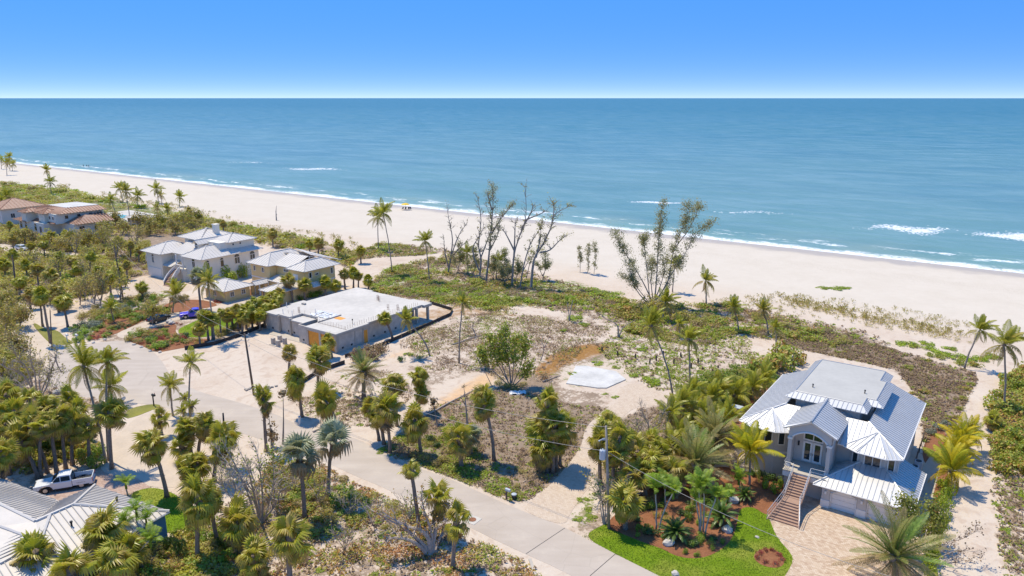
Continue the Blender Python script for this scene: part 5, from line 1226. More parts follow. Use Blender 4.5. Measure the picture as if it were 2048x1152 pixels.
palms('coco','far coconut palm at the end of the dune scrub','far coconut palms',[(20,341,18,314,1.1),(14,350,14,326,1.2),(25,342,26,328,1.0),(3,338,3,320,1.1),(96,359,93,340,1.15),(103,388,100,364,1.2)],WIND2)
palms('sabal','shaggy palm in the dune scrub behind the white house','shaggy dune palms',[(380,445,379,424,1.0),(546,494,546,468,1.0),(637,510,637,486,1.1),(677,518,677,490,1.1),(722,527,721,503,.9),(448,470,446,448,.8),(620,505,618,488,.8)])

# ================================================================ shrubs and broad-leaved trees
def leaf_quad(mb, p, nrm, size, rn, tint, aspect=.75):
    nrm = nrm.normalized(); a = nrm.cross(Vector((rn.uniform(-1,1),rn.uniform(-1,1),rn.uniform(-1,1)))).normalized(); b = nrm.cross(a)
    s = size*rn.uniform(.7,1.25)
    mb.add([p - a*s*.5, p + b*s*.5*aspect + nrm*s*.08, p + a*s*.55, p - b*s*.5*aspect + nrm*s*.08], [(0,1,2,3)], tint)
def bush_mesh(rn, n, size, flat=.7, lobes=7, tint=(.55,.22), aspect=.75, hollow=.55, mat='lf_grape'):
    "unit bush about 1 m in radius: lumpy cloud of separate leaves with gaps"
    mb = MB(); L = []
    for _ in range(lobes):
        a = rn.uniform(0,6.28); r = rn.uniform(.1,.68); L.append((Vector((r*math.cos(a), r*math.sin(a), rn.uniform(.25,.75)*flat)), rn.uniform(.26,.48), rn.gauss(0,.12)))
    for _ in range(n):
        c, rad, tb = L[rn.randrange(lobes)]
        d = Vector((rn.gauss(0,1), rn.gauss(0,1), rn.gauss(.25,1))).normalized()
        p = c + d*rad*(hollow + (1-hollow)*rn.random()**.5)*Vector((1,1,flat)).z if False else c + Vector((d.x*rad, d.y*rad, d.z*rad*flat))*(hollow+(1-hollow)*rn.random()**.5)*1.0
        if p.z < .02: p.z = rn.uniform(.02,.15)
        leaf_quad(mb, p, d + Vector((rn.uniform(-.6,.6),rn.uniform(-.6,.6),rn.uniform(-.1,.9))), size, rn, min(1,max(0, rn.gauss(tint[0]+tb, tint[1]))), aspect)
    return mb.mesh('foliage', M[mat])
def stem_mesh(rn, n=6, h=.6, r=.025, mat='bark_grey'):
    mb = MB()
    for _ in range(n):
        a = rn.uniform(0,6.28); q = rn.uniform(.25,.6)
        mb.tube([(0,0,-.05),(q*.3*math.cos(a),q*.3*math.sin(a),h*.4),(q*math.cos(a+.3),q*math.sin(a+.3),h*rn.uniform(.8,1.1))], [r,r*.7,r*.3], 4, False)
    return mb.mesh('stem', M[mat])
rb_ = random.Random(5)
BUSH = {'grape': [bush_mesh(rb_, 430, .17, .75, 8, (.50,.24)) for _ in range(4)], 'vine': [bush_mesh(rb_, 420, .15, .42, 9, (.62,.18), mat='lf_vine') for _ in range(3)],
        'dry': [bush_mesh(rb_, 330, .13, .55, 8, (.45,.24), .35, mat='lf_dry') for _ in range(3)], 'olive': [bush_mesh(rb_, 430, .14, .8, 8, (.5,.24), .5, mat='lf_olive') for _ in range(4)],
        'hedge': [bush_mesh(rb_, 420, .14, .9, 8, (.5,.2), mat='lf_hedge') for _ in range(3)], 'dark': [bush_mesh(rb_, 420, .14, .75, 8, (.5,.22), mat='lf_dark') for _ in range(2)],
        'blue': [bush_mesh(rb_, 400, .12, .75, 7, (.5,.2), mat='lf_blue') for _ in range(2)], 'fresh': [bush_mesh(rb_, 400, .15, .85, 7, (.6,.2), mat='lf_fresh') for _ in range(3)],
        'red': [bush_mesh(rb_, 240, .12, .6, 6, (.5,.3), mat='lf_red') for _ in range(2)]}
STEMS = [stem_mesh(rb_) for _ in range(3)]
NAMES = {'grape':('sea_grape_bush','bush'),'vine':('beach_vine','shrub'),'dry':('dry_shrub','shrub'),'olive':('scrub_bush','bush'),'hedge':('hedge_shrub','hedge'),'dark':('dark_shrub','shrub'),'blue':('silver_shrub','shrub'),'fresh':('garden_shrub','shrub'),'red':('flowering_shrub','flower')}
def bush(kind, x, y, r, h, label, group=None, z=0, parts=True, rn=rb_):
    nm, cat = NAMES[kind]
    if kind == 'olive' and any(q in label for q in ('garden','mulch','pickup','lawn','carport','strip','house')): nm = 'garden_bush'
    t = thing(nm, label, cat, (x,y,z), rn.uniform(0,6.28), group)
    put('foliage', BUSH[kind][rn.randrange(len(BUSH[kind]))], t, (0,0,0), None, (r*rn.uniform(.9,1.15), r*rn.uniform(.9,1.15), h))
    if parts: put('stem', STEMS[rn.randrange(3)], t, (0,0,0), None, (r,r,h))
    return t
def bushes_px(kind, label, group, rows, hk=1.0):
    for px, py, rpx, *hh in rows:
        p = at(px, py); k = (FOC*SP + (py-576)*CP)/CAMH; r = rpx/k
        bush(kind, p.x, p.y, r, (hh[0] if hh else r*1.0)*hk, label, group)
def inside1(x, y, poly):
    c = False; n = len(poly)
    for i in range(n):
        x1, y1 = poly[i]; x2, y2 = poly[(i+1) % n]
        if ((y1 > y) != (y2 > y)) and x < (x2-x1)*(y-y1)/(y2-y1) + x1: c = not c
    return c
FOOT = [[tuple(Vector((34.756,74.961)) + WX*a + UX*b) for a, b in ((-11,-5),(9.5,-5),(9.5,10.5),(7.5,10.5),(7.5,24.5),(-11,24.5))],
        [tuple(Vector((-31.63,127.64)) + WX*a + UX*b) for a, b in ((-24,-1),(1.2,-1),(1.2,27),(-24,27))],
        [tuple(Vector((-53.16,183.47)) + WX*a + UX*b) for a, b in ((-5,-14),(16,-14),(16,3),(-5,3))],
        [tuple(Vector((-65.97,162.55)) + WX*a + UX*b) for a, b in ((-8,-1),(16,-1),(16,19),(-8,19))],
        [tuple(Vector((-94.18,186.19)) + WX*a + UX*b) for a, b in ((-4,-4),(21,-4),(21,22),(-4,22))],
        [tuple(Vector((-168.81,249.92)) + WX*a + UX*b) for a, b in ((-8,1),(23,1),(23,23),(-8,23))],
        [tuple(Vector((-37.65,69.65)) + Vector((math.cos(R(-42))*a - math.sin(R(-42))*b, math.sin(R(-42))*a + math.cos(R(-42))*b))) for a, b in ((-25,-26),(2,-26),(2,1),(-25,1))],
        [tuple(at(*q)) for q in ((1440,862),(1480,862),(1495,820),(1455,815))],
        [tuple(at(*q)) for q in ((215,418),(330,418),(330,448),(215,448))]]
CLEAR = [W_(q) for q in SAND_PATHS]
BB = {}
def inbb(x, y, p):
    k = id(p)
    if k not in BB: BB[k] = (min(q[0] for q in p), max(q[0] for q in p), min(q[1] for q in p), max(q[1] for q in p), p)
    b = BB[k]
    return b[0] < x < b[1] and b[2] < y < b[3] and inside1(x, y, p)
def blocked(x, y, margin=True): return any(inbb(x, y, p) for p in KEEPOUT) or any(inbb(x, y, p) for p in FOOT) or any(inbb(x, y, p) for p in CLEAR)
def scatter_pts(poly_px, n, seed, mind=1.0):
    rn = random.Random(seed); P = W_(poly_px); xs = [p[0] for p in P]; ys = [p[1] for p in P]; out = []; tries = 0
    while len(out) < n and tries < n*40:
        tries += 1; x, y = rn.uniform(min(xs),max(xs)), rn.uniform(min(ys),max(ys))
        if not inbb(x, y, P) or blocked(x, y): continue
        if mind > 0 and any((x-a)**2 + (y-b)**2 < mind*mind for a, b in out): continue
        out.append((x, y))
    return out
def scatter(poly_px, n, kinds, label, group, seed, rr=(.9,1.8), hh=(.7,1.1), mind=1.2, parts=True):
    "kinds: list of (bush kind, weight, label)"
    rn = random.Random(seed + 50)
    for x, y in scatter_pts(poly_px, n, seed, mind):
        k, _, lb, gp = rn.choices(kinds, [q[1] for q in kinds])[0]
        r = rn.uniform(*rr); bush(k, x, y, r, r*rn.uniform(*hh), lb, gp, parts=parts, rn=rn)
# dune belt between the houses and the beach
dune = lambda where: [('grape',3,'sea grape bush in scrub ' + where,'sea grapes of the dune scrub ' + where),('vine',4,'green vine mat in scrub ' + where,'green vine mats ' + where),('dry',3,'brown dry shrub in scrub ' + where,'dry shrubs ' + where),('olive',2,'olive bush in scrub ' + where,'olive bushes ' + where)]
scatter([(725,560),(790,532),(880,560),(960,575),(1010,590),(990,615),(900,605),(830,598),(760,588)],75,[(k,(9 if k=='vine' else 2 if k=='dry' else 3),l,g) for k,_,l,g in dune('behind the unfinished house')],0,0,21,(1.2,2.4),(.45,.8),1.5)
scatter([(900,560),(960,562),(1010,575),(1150,585),(1260,600),(1250,618),(1180,605),(1060,612),(985,618),(930,610)],60,[(k,(8 if k=='vine' else 3),l,g) for k,_,l,g in dune('below the bare trees')],0,0,22,(1.1,2.3),(.45,.8),1.4)
scatter([(690,505),(760,485),(850,500),(900,530),(820,525),(760,512)],26,dune('by the beach footpath'),0,0,23,(1.2,2.4),(.5,.8),1.8)
scatter([(430,440),(540,470),(640,482),(720,505),(720,545),(690,540),(640,505),(560,498),(470,470)],75,[(k,(4 if k in('olive','vine') else 3),l,g) for k,_,l,g in dune('behind the white and beige houses')],0,0,24,(1.3,2.8),(.6,.95),1.6)
scatter([(0,368),(110,372),(200,395),(330,425),(430,440),(420,470),(330,455),(215,412),(120,400),(0,410)],70,[('olive',5,'olive bush in the far dune scrub past the villa','olive bushes past the villa'),('vine',5,'green vine mat in the far dune scrub past the villa','vine mats past the villa'),('dry',3,'grey brown shrub in the far dune scrub past the villa','dry shrubs past the villa'),('grape',3,'sea grape in the far dune scrub past the villa','sea grapes past the villa')],0,0,25,(1.8,4.0),(.5,.9),2.2,False)
scatter([(1180,612),(1260,600),(1330,612),(1450,612),(1560,640),(1700,668),(1690,690),(1560,680),(1480,668),(1420,690),(1330,680),(1250,660)],95,[('olive',5,'olive bush in the dune scrub above the old posts','olive bushes above the posts'),('vine',5,'bright vine mat in the dune scrub above the old posts','vine mats above the posts'),('dry',4,'dry brown shrub in the dune scrub above the old posts','dry shrubs above the posts'),('grape',4,'yellowing sea grape in the dune scrub above the old posts','sea grapes above the posts')],0,0,26,(1.0,2.2),(.5,.9),1.2)
scatter([(1620,655),(1720,672),(1800,700),(1930,750),(1900,850),(1850,870),(1800,735),(1640,700)],46,[('dry',7,'dry grey shrub on the brown slope behind the grey house','dry shrubs behind the grey house'),('grape',3,'rusty sea grape on the brown slope behind the grey house','sea grapes behind the grey house')],0,0,27,(.5,1.2),(.5,.8),1.0)
bushes_px('vine','bright green vine mound in the long band beside the leaning path palm','vine band beside the path palm',[(1800,688,20,1.0),(1830,692,22,1.2),(1860,700,22,1.2),(1885,708,22,1.2),(1910,715,22,1.3),(1940,722,24,1.3),(1965,720,22,1.2),(1985,715,20,1.2),(1850,688,18,1.0),(1900,698,18,1.0)])
bushes_px('grape','yellowing sea grape along the front of the vine band','sea grapes along the vine band',[(1880,716,14,.9),(1920,728,16,1.0),(1950,734,16,1.0),(1860,712,12,.8)])
scatter([(1990,770),(2030,745),(2075,740),(2085,960),(2000,950),(1990,900)],46,[('grape',6,'big leafy sea grape in the dense bank beyond the sand path','sea grape bank beyond the path'),('vine',2,'green vine tangle in the dense bank beyond the sand path','vine tangles beyond the path')],0,0,28,(1.2,2.2),(1.0,1.5),1.0)
scatter([(1990,965),(2060,950),(2060,1152),(2005,1152)],20,[('vine',3,'small vine mat on the litter right of the sand path','small mats right of the path'),('dry',3,'twiggy dry shrub on the litter right of the sand path','dry shrubs right of the path')],0,0,29,(.5,1.0),(.5,.7),.8)
# green islands and clumps that stand out
bushes_px('vine','isolated bright vine mound on the bare sand patch','mounds on the bare sand',[(1150,637,22,1.3),(1170,650,16,1.0),(1172,618,18,.9),(1103,609,20,1.0),(1195,588,30,1.4),(1225,590,26,1.3),(1180,582,24,1.2)])
bushes_px('vine','vine mound lying far out on the open beach','vine mounds on the beach',[(1650,577,16,.7),(1675,578,22,.9),(1690,577,14,.7)])
bushes_px('grape','large round sea grape with rusty leaves against the grey house garden','large sea grapes by the grey house',[(1555,735,48,4.3),(1530,745,34,3.6),(1590,728,30,3.2),(1560,715,30,3.6)])
bushes_px('olive','dark mound of scrub at the foot of the feathery beach trees','scrub at the feathery trees',[(1290,628,30,3.8),(1330,630,34,4.0),(1310,622,30,4.4),(1370,640,28,2.4),(1395,650,24,1.8),(1270,632,20,2.2),(1310,650,20,2.0)])
bushes_px('olive','twiggy dark growth at the roots of the sea grape tree','growth under the sea grape tree',[(1010,775,16,1.2),(1030,778,16,1.2),(1045,772,14,1.0),(995,770,14,1.1)])
bushes_px('grape','sea grape with orange leaves beside the weathered driftwood tree','sea grapes by the driftwood',[(1245,628,24,2.4),(1262,640,20,2.0)])
bushes_px('dark','dark glossy bush under the fan palms of the dry field','dark bushes in the dry field',[(862,885,16,1.4),(872,895,12,1.0),(802,722,10,1.4),(945,900,14,1.0)])
bushes_px('olive','yellow green bush along the verge of the dry field','verge bushes of the dry field',[(845,918,24,1.3),(870,930,22,1.2),(890,925,22,1.1),(900,905,20,1.0),(825,912,14,1.0)])
bushes_px('vine','patch of bright weeds on the verge by the pale driveway','weeds by the pale driveway',[(1165,1000,14,.4),(1175,1020,16,.4),(1155,1040,16,.4),(1185,1035,14,.4),(1195,990,12,.4),(1060,985,14,.3),(1075,975,10,.3),(1025,992,14,.35),(1060,930,12,.35)])
bushes_px('vine','tuft of green weeds on the sand of the old foundation','weeds on the old foundation',[(1195,727,16,.6),(1230,735,12,.5),(1270,752,14,.8),(1300,762,20,1.1),(1310,770,16,1.0),(1235,707,12,.5),(1285,700,16,1.0),(1320,730,10,.4),(1345,745,10,.4),(1410,755,10,.4),(1400,745,12,.5),(1290,735,10,.4),(1145,748,12,.5),(1230,795,10,.4),(1210,788,8,.3),(1330,755,9,.35),(1255,722,9,.35),(1380,720,12,.5),(1345,712,9,.4)])
bushes_px('vine','tuft of green weeds in the dry field','weeds in the dry field',[(930,830,10,.5),(905,838,12,.5),(985,832,12,.5),(900,850,8,.4),(960,955,10,.4),(1010,960,12,.4),(760,906,10,.4),(795,893,10,.4),(815,880,9,.4),(975,945,9,.4),(700,810,9,.3),(720,850,9,.3)])
bushes_px('vine','thin vine creeping across the white slab','vines on the slab',[(1163,747,10,.35),(1183,741,8,.3),(1172,757,8,.3),(1158,762,7,.3)])
# gardens
scatter([(255,684),(312,704),(350,698),(410,688),(395,680),(352,670),(300,662),(268,668)],26,[('fresh',3,'garden shrub in the mulch beside the turning circle','shrubs beside the turning circle'),('olive',4,'olive garden bush in the mulch beside the turning circle','olive bushes beside the turning circle')],0,0,31,(.7,1.6),(.8,1.2),1.0)
scatter([(150,688),(220,672),(270,650),(260,640),(200,645),(150,655)],26,[('blue',4,'silvery mound shrub in the bed by the mailboxes','silver shrubs by the mailboxes'),('fresh',3,'bright green shrub in the bed by the mailboxes','green shrubs by the mailboxes')],0,0,32,(.9,1.9),(.8,1.1),1.2)
for poly, n, sd in (([(255,684),(312,704),(350,698),(410,688),(395,680),(352,670),(300,662),(268,668)],60,131),([(170,683),(224,672),(270,650),(345,612),(290,616),(205,640)],60,132),([(440,628),(500,612),(555,600),(540,630),(500,650)],44,133),([(430,610),(545,575),(520,572),(425,600)],36,134)):
    save = KEEPOUT[:]; KEEPOUT[:] = [k for k in KEEPOUT if len(k) > 200]; rn = random.Random(sd)
    for x, y in scatter_pts(poly, n, sd, .9):
        k = rn.choice(['fresh','olive','dark','red','fresh','olive']); r = rn.uniform(.5,1.5)
        bush(k, x, y, r, r*rn.uniform(.7,1.1), {'fresh':'bright','olive':'olive','dark':'dark green','red':'red flowering','blue':'silvery'}[k] + ' planting in the rusty mulch around the purple pickup drive', 'mulch plantings, ' + k, parts=r > .9, rn=rn)
    KEEPOUT[:] = save
scatter([(230,650),(330,600),(300,590),(255,600),(180,625),(150,640),(200,645)],40,[('olive',4,'bush in the garden below the white house drive','bushes below the white house drive'),('blue',2,'grey shrub in the garden below the white house drive','grey shrubs below the white house drive'),('fresh',2,'green shrub in the garden below the white house drive','green shrubs below the white house drive')],0,0,33,(.8,1.8),(.8,1.2),1.2)
bushes_px('hedge','yellow green bamboo like clump between the white and beige houses','yellow green clumps',[(452,560,22,4.5),(475,552,22,5.0),(490,555,16,4.2),(432,562,14,3.2),(465,565,20,3.4)])
bushes_px('fresh','bright shrub at the near side of the carport','bright shrubs by the carport',[(625,595,14,1.8),(640,590,12,1.6),(560,575,14,1.6),(600,600,10,1.4),(595,612,8,1.2),(450,600,8,.8)])
scatter([(480,660),(560,625),(540,615),(500,630),(440,660),(430,680)],36,[('olive',5,'bush in the planted strip along the silt fence','bushes along the silt fence'),('dry',2,'dry shrub in the planted strip along the silt fence','dry shrubs along the silt fence')],0,0,34,(.7,1.5),(.9,1.4),1.0)
bushes_px('red','red flowering plants beside the parked purple pickup','red flowers by the pickup',[(352,648,7,.6),(362,650,7,.6),(470,622,8,.6),(455,626,7,.6)])
scatter([(0,440),(120,470),(300,485),(290,545),(250,590),(140,610),(0,640)],90,[('olive',6,'olive bush in the wild thicket below the villa','olive bushes of the wild thicket'),('dry',3,'dry grey shrub in the wild thicket below the villa','dry shrubs of the wild thicket'),('fresh',2,'bright green shrub in the wild thicket below the villa','green shrubs of the wild thicket'),('grape',2,'sea grape in the wild thicket below the villa','sea grapes of the wild thicket')],0,0,35,(1.3,2.8),(.8,1.3),1.6)
scatter([(270,470),(340,440),(430,450),(520,480),(420,460),(340,460),(290,480),(250,500)],26,[('olive',6,'olive bush in the scrub between villa and white house','olive bushes between villa and white house'),('dry',3,'dry shrub in the scrub between villa and white house','dry shrubs between villa and white house')],0,0,36,(1.4,2.8),(.8,1.2),1.8)
scatter([(0,820),(160,840),(205,905),(190,930),(80,960),(0,985)],48,[('fresh',3,'leafy shrub under the palms behind the white pickup','leafy shrubs behind the pickup'),('grape',3,'sea grape under the palms behind the white pickup','sea grapes behind the pickup'),('olive',4,'olive bush under the palms behind the white pickup','olive bushes behind the pickup')],0,0,37,(.8,1.8),(.9,1.4),1.0)
bushes_px('grape','sea grape at the tailgate end of the white pickup','sea grapes at the tailgate',[(172,925,26,2.6),(192,935,20,2.0),(150,915,22,2.6),(160,890,20,3.0)])
scatter([(0,560),(60,620),(80,750),(0,800)],30,[('olive',5,'bush in the scrub left of the sandy lane','bushes left of the lane'),('dry',3,'dry shrub in the scrub left of the sandy lane','dry shrubs left of the lane')],0,0,38,(.9,2.2),(.8,1.3),1.4)
# bottom strip
scatter([(545,925),(640,935),(700,970),(800,1012),(930,1078),(870,1100),(700,1080),(560,1060),(480,1030)],48,[('grape',4,'rusty sea grape on the litter south of the road','sea grapes south of the road'),('dry',3,'brown twiggy shrub on the litter south of the road','dry shrubs south of the road'),('fresh',2,'yellow green shrub on the litter south of the road','green shrubs south of the road')],0,0,39,(.6,1.4),(.5,.9),.9)
scatter([(300,1090),(440,1050),(560,1090),(880,1120),(1060,1150),(1060,1190),(300,1190)],30,[('grape',3,'low rusty bush near the bottom leaf litter','low bushes on the leaf litter'),('vine',2,'green weed mat near the bottom leaf litter','weed mats on the leaf litter')],0,0,40,(.4,.9),(.5,.8),.9)
bushes_px('dark','ivy clad dark shrub in front of the blue house','ivy shrubs before the blue house',[(358,1120,20,3.4),(345,1100,16,2.4),(440,1105,12,2.4)])
bushes_px('fresh','bright shrub at the roots of the silver palms','bright shrubs by the silver palms',[(690,985,20,1.3),(705,1000,22,1.2),(670,1000,16,1.0),(640,990,16,1.2),(730,1005,18,.9)])
# grey house garden
scatter([(1380,760),(1500,735),(1560,760),(1540,800),(1470,880),(1440,930),(1300,970),(1215,985),(1200,930),(1330,890)],60,[('fresh',4,'leafy shrub in the lush garden left of the grey house','leafy shrubs left of the grey house'),('dark',2,'dark shrub in the lush garden left of the grey house','dark shrubs left of the grey house'),('olive',3,'olive shrub in the lush garden left of the grey house','olive shrubs left of the grey house')],0,0,41,(.6,1.4),(.8,1.3),.8)
bushes_px('fresh','clipped bright shrub at the foot of the grey house stairs','bright shrubs by the stairs',[(1545,985,16,1.6),(1530,975,14,1.6),(1560,972,12,1.4)])
bushes_px('dark','dark shrub against the wall of the grey house','dark shrubs by the grey house wall',[(1520,958,16,1.6),(1545,962,14,1.4),(1478,958,12,1.3),(1505,950,12,1.4)])
bushes_px('fresh','small rounded shrub along the mulch edge of the front lawn','small shrubs of the lawn bed',[(1370,1108,9,.8),(1382,1094,9,.8),(1402,1090,9,.8),(1395,1113,9,.7),(1422,1085,8,.7),(1443,1088,8,.7),(1273,1062,8,.8),(1300,1068,8,.7),(1275,1075,8,.7),(1425,1100,8,.6),(1375,1042,10,1.2)])
bushes_px('red','red flowering clump in the round bed on the lawn','flowers of the round bed',[(1518,1107,10,.7),(1530,1102,10,.7),(1545,1102,10,.7),(1558,1110,10,.7),(1563,1122,10,.7),(1550,1130,10,.7),(1530,1127,10,.7),(1515,1118,10,.7)])
bushes_px('hedge','bright clipped hedge shrub along the right side of the paver drive','hedge along the drive',[(1888,985,19,2.2),(1890,1000,21,2.2),(1888,1016,21,2.2),(1885,1032,21,2.2),(1880,1050,21,2.2),(1878,1068,21,2.2),(1872,1088,23,2.2),(1868,1108,23,2.2),(1865,1128,23,2.2),(1862,1150,23,2.2),(1862,1172,23,2.2)])
bushes_px('blue','grey green shrub behind the right corner of the grey house','grey shrubs behind the corner',[(1862,868,18,1.4),(1880,858,18,1.4),(1895,852,14,1.2)])
bushes_px('grape','sea grape strip along the left edge of the sand path','sea grapes on the path edge',[(1925,800,10,.8),(1920,820,10,.8),(1912,838,9,.8),(1935,780,10,.7),(1942,770,9,.6)])
# cycads
def cycad(px, py, sc, label):
    p = at(px, py); t = thing('cycad', label, 'cycad', (p.x,p.y,0), 0, 'cycads in the mulch bed'); mb = MB(); mb.tube([(0,0,-.05),(0,0,.5*sc),(0,0,.7*sc)], [.18*sc,.2*sc,.08], 7); c = mb.build('trunk', M['bark_sabal'], t); rn = random.Random(px)
    for i in range(34): put('frond', FM['cycad'][i%2], t, (0,0,.6*sc), (0,-R(80-95*i/34+rn.uniform(-8,8)),i*2.4), sc*1.35*rn.uniform(.85,1.1))
cycad(1350,1078,1.35,'dark round cycad at the lawn edge of the mulch bed'); cycad(1442,1048,1.5,'largest dark cycad shading the lawn by the pale boulder'); cycad(1488,1000,1.0,'small cycad in the mulch under the yellow palm')

scatter([(280,1010),(340,1070),(440,1050),(480,1100),(520,1180),(280,1180),(250,1120)],30,[('olive',4,'olive bush among the palms in front of the small lawn','olive bushes before the small lawn'),('fresh',3,'bright shrub among the palms in front of the small lawn','bright shrubs before the small lawn'),('grape',3,'sea grape among the palms in front of the small lawn','sea grapes before the small lawn')],0,0,61,(.8,1.6),(.8,1.3),.9)
scatter([(0,1130),(120,1100),(250,1080),(320,1100),(300,1180),(0,1200)],26,[('olive',4,'olive bush crowding the near side of the blue house','olive bushes by the blue house'),('fresh',3,'bright shrub crowding the near side of the blue house','bright shrubs by the blue house')],0,0,62,(.9,1.7),(.9,1.4),.8)
scatter([(560,930),(640,930),(780,1000),(840,1060),(760,1080),(620,1060),(560,1000)],26,[('olive',4,'yellow olive bush under the silver palms','olive bushes under the silver palms'),('grape',3,'yellow sea grape under the silver palms','sea grapes under the silver palms')],0,0,63,(.7,1.5),(.6,1.0),.9)
scatter([(330,650),(420,600),(330,590),(230,600),(160,630),(200,645)],34,[('olive',4,'garden bush between the purple pickup and the white house','garden bushes near the pickup'),('fresh',3,'bright garden shrub between the purple pickup and the white house','bright shrubs near the pickup')],0,0,64,(.8,1.7),(.8,1.3),1.0)
scatter([(0,600),(70,630),(70,740),(0,800)],26,[('olive',5,'dense bush on the bank left of the turning circle','bushes left of the turning circle'),('grape',2,'sea grape on the bank left of the turning circle','sea grapes left of the turning circle')],0,0,65,(1.2,2.4),(.9,1.4),1.2)
save = KEEPOUT[:]; KEEPOUT[:] = [k for k in KEEPOUT if len(k) > 200]
scatter([(1240,1040),(1300,1000),(1400,965),(1490,960),(1470,1000),(1440,1030),(1420,1095),(1380,1105),(1300,1075)],44,[('fresh',4,'leafy shrub under the slender palms of the mulch bed','leafy shrubs of the mulch bed'),('dark',4,'dark shrub under the slender palms of the mulch bed','dark shrubs of the mulch bed'),('olive',2,'olive shrub under the slender palms of the mulch bed','olive shrubs of the mulch bed')],0,0,66,(.5,1.1),(.7,1.3),.6)
KEEPOUT[:] = save
palms('sabal','fan palm in the palm wall at the top of the mulch bed','palm wall above the mulch bed',[(1290,990,1288,940,1.1),(1265,1000,1262,948,1.1),(1345,985,1342,938,1.1),(1322,960,1320,900,1.0),(1380,940,1378,890,1.1),(1270,935,1268,880,1.0),(1300,930,1302,885,1.0),(1415,905,1412,858,1.0)])
palms('sabal','fan palm in the dense stand left of the sandy drive','dense stand left of the drive',[(180,930,178,850,1.0),(100,900,92,812,1.0),(60,880,58,800,1.0),(20,870,14,790,1.1),(145,930,150,850,1.0),(5,930,2,830,1.1)])
palms('sabal','fan palm in the planted strip beside the round lawn','palms beside the round lawn',[(455,665,454,632,.9),(465,655,464,625,.8),(485,668,486,634,.9),(520,662,520,632,.85),(538,650,536,618,.9),(400,690,398,660,.8)])

LOT = [(800,650),(900,628),(1010,622),(1100,640),(1230,655),(1200,690),(1120,720),(1070,745),(1000,760),(940,735),(850,760),(800,740)]
scatter(LOT,46,[('dry',5,'small dry shrub on the open sand of the central lot','dry shrubs of the central lot'),('olive',3,'small scrubby bush on the open sand of the central lot','scrubby bushes of the central lot'),('vine',2,'small green mound on the open sand of the central lot','green mounds of the central lot')],0,0,71,(.4,1.2),(.5,1.0),1.6)
scatter([(560,775),(640,760),(720,735),(800,745),(830,790),(760,850),(690,855),(610,830)],30,[('dry',5,'dry tuft shrub on the sand near the date palm','dry shrubs near the date palm'),('vine',3,'green weed mound on the sand near the date palm','weed mounds near the date palm')],0,0,72,(.35,.9),(.4,.8),1.2)
scatter(ZONES[0][2],26,[('olive',3,'scrubby bush in the brown roadside field','bushes of the brown field'),('dry',4,'dead brown shrub in the brown roadside field','dead shrubs of the brown field')],0,0,73,(.35,.95),(.5,.9),1.4)
scatter([(2060,690),(2500,690),(2900,900),(2700,1150),(2060,1150)],60,[('grape',5,'sea grape in the scrub well right of the sand path','far sea grapes right of the path'),('dry',3,'dry shrub in the scrub well right of the sand path','far dry shrubs right of the path')],0,0,74,(1.0,2.2),(.7,1.2),1.6)
# ================================================================ bare and half bare trees grown from limb lines
def limb_tree(name, label, base, limbs, r0, bark, seed, twigs=(3,.9), leaf=None, nleaf=0, lsize=.3, lspread=.5, group=None, cat='tree', from_t=.35, aspect=.7, depth=1.6, ltint=(.5,.2), sub=1):
    "limbs: photograph-measured side outlines; each limb also swings in depth so that the tree is round"
    rn = random.Random(seed); b = at(*base); t = thing(name, label, cat, (b.x,b.y,0), 0, group)
    wood = MB(); tips = []; lf = MB()
    for li, pts in enumerate(limbs):
        sw = rn.uniform(-depth, depth); P = []
        n = len(pts)
        for i, (px, py) in enumerate(pts):
            q = above(px, py, b.y + sw*(i/max(1,n-1))); P.append(Vector((q.x-b.x, q.y-b.y, max(-.1, q.z))))
        P = [Vector(p) for p in smooth_poly(P, 3, closed=False)] + [P[-1]]
        L = sum((P[i+1]-P[i]).length for i in range(len(P)-1)); rad = r0*(.75+.25*rn.random())*(1 if li == 0 else .8)
        rr = [max(.012, rad*(1-.86*(i/(len(P)-1))**.8)) for i in range(len(P))]
        wood.tube(P, rr, 6, False)
        def twig(p, d, l, r, lev):
            q1 = p + d*l*.5 + Vector((rn.uniform(-.1,.1),rn.uniform(-.1,.1),rn.uniform(-.02,.12)))*l; q2 = q1 + (d + Vector((rn.uniform(-.45,.45),rn.uniform(-.45,.45),rn.uniform(-.1,.45)))).normalized()*l*.5
            wood.tube([p,q1,q2], [r,r*.7,r*.35], 4, False); tips.append((q1,lev)); tips.append((q2,lev))
            if lev > 0:
                for _ in range(2): twig(p.lerp(q2, rn.uniform(.3,.9)), (d + Vector((rn.gauss(0,.6),rn.gauss(0,.6),rn.gauss(.1,.5)))).normalized(), l*.55, r*.6, lev-1)
        k = int(twigs[0]*L)
        for _ in range(k):
            f = rn.uniform(from_t, 1); x = f*(len(P)-1); i = min(len(P)-2, int(x)); p = P[i].lerp(P[i+1], x-i); d0 = (P[i+1]-P[i]).normalized()
            d = (d0*.6 + Vector((rn.gauss(0,.7),rn.gauss(0,.7),rn.gauss(.25,.4)))).normalized()
            twig(p, d, twigs[1]*rn.uniform(.5,1.2), rr[i]*.5+.012, sub)
        tips.append((P[-1],0))
    wood.build('trunk', M[bark], t)
    if leaf and nleaf:
        for _ in range(nleaf):
            p, _l = tips[rn.randrange(len(tips))]; d = Vector((rn.gauss(0,1),rn.gauss(0,1),rn.gauss(.2,1)))
            leaf_quad(lf, p + d*lspread*.5, d, lsize, rn, min(1,max(0,rn.gauss(*ltint))), aspect)
        lf.build('crown', M[leaf], t)
    return t
G1 = 'tall bare trees on the dune'
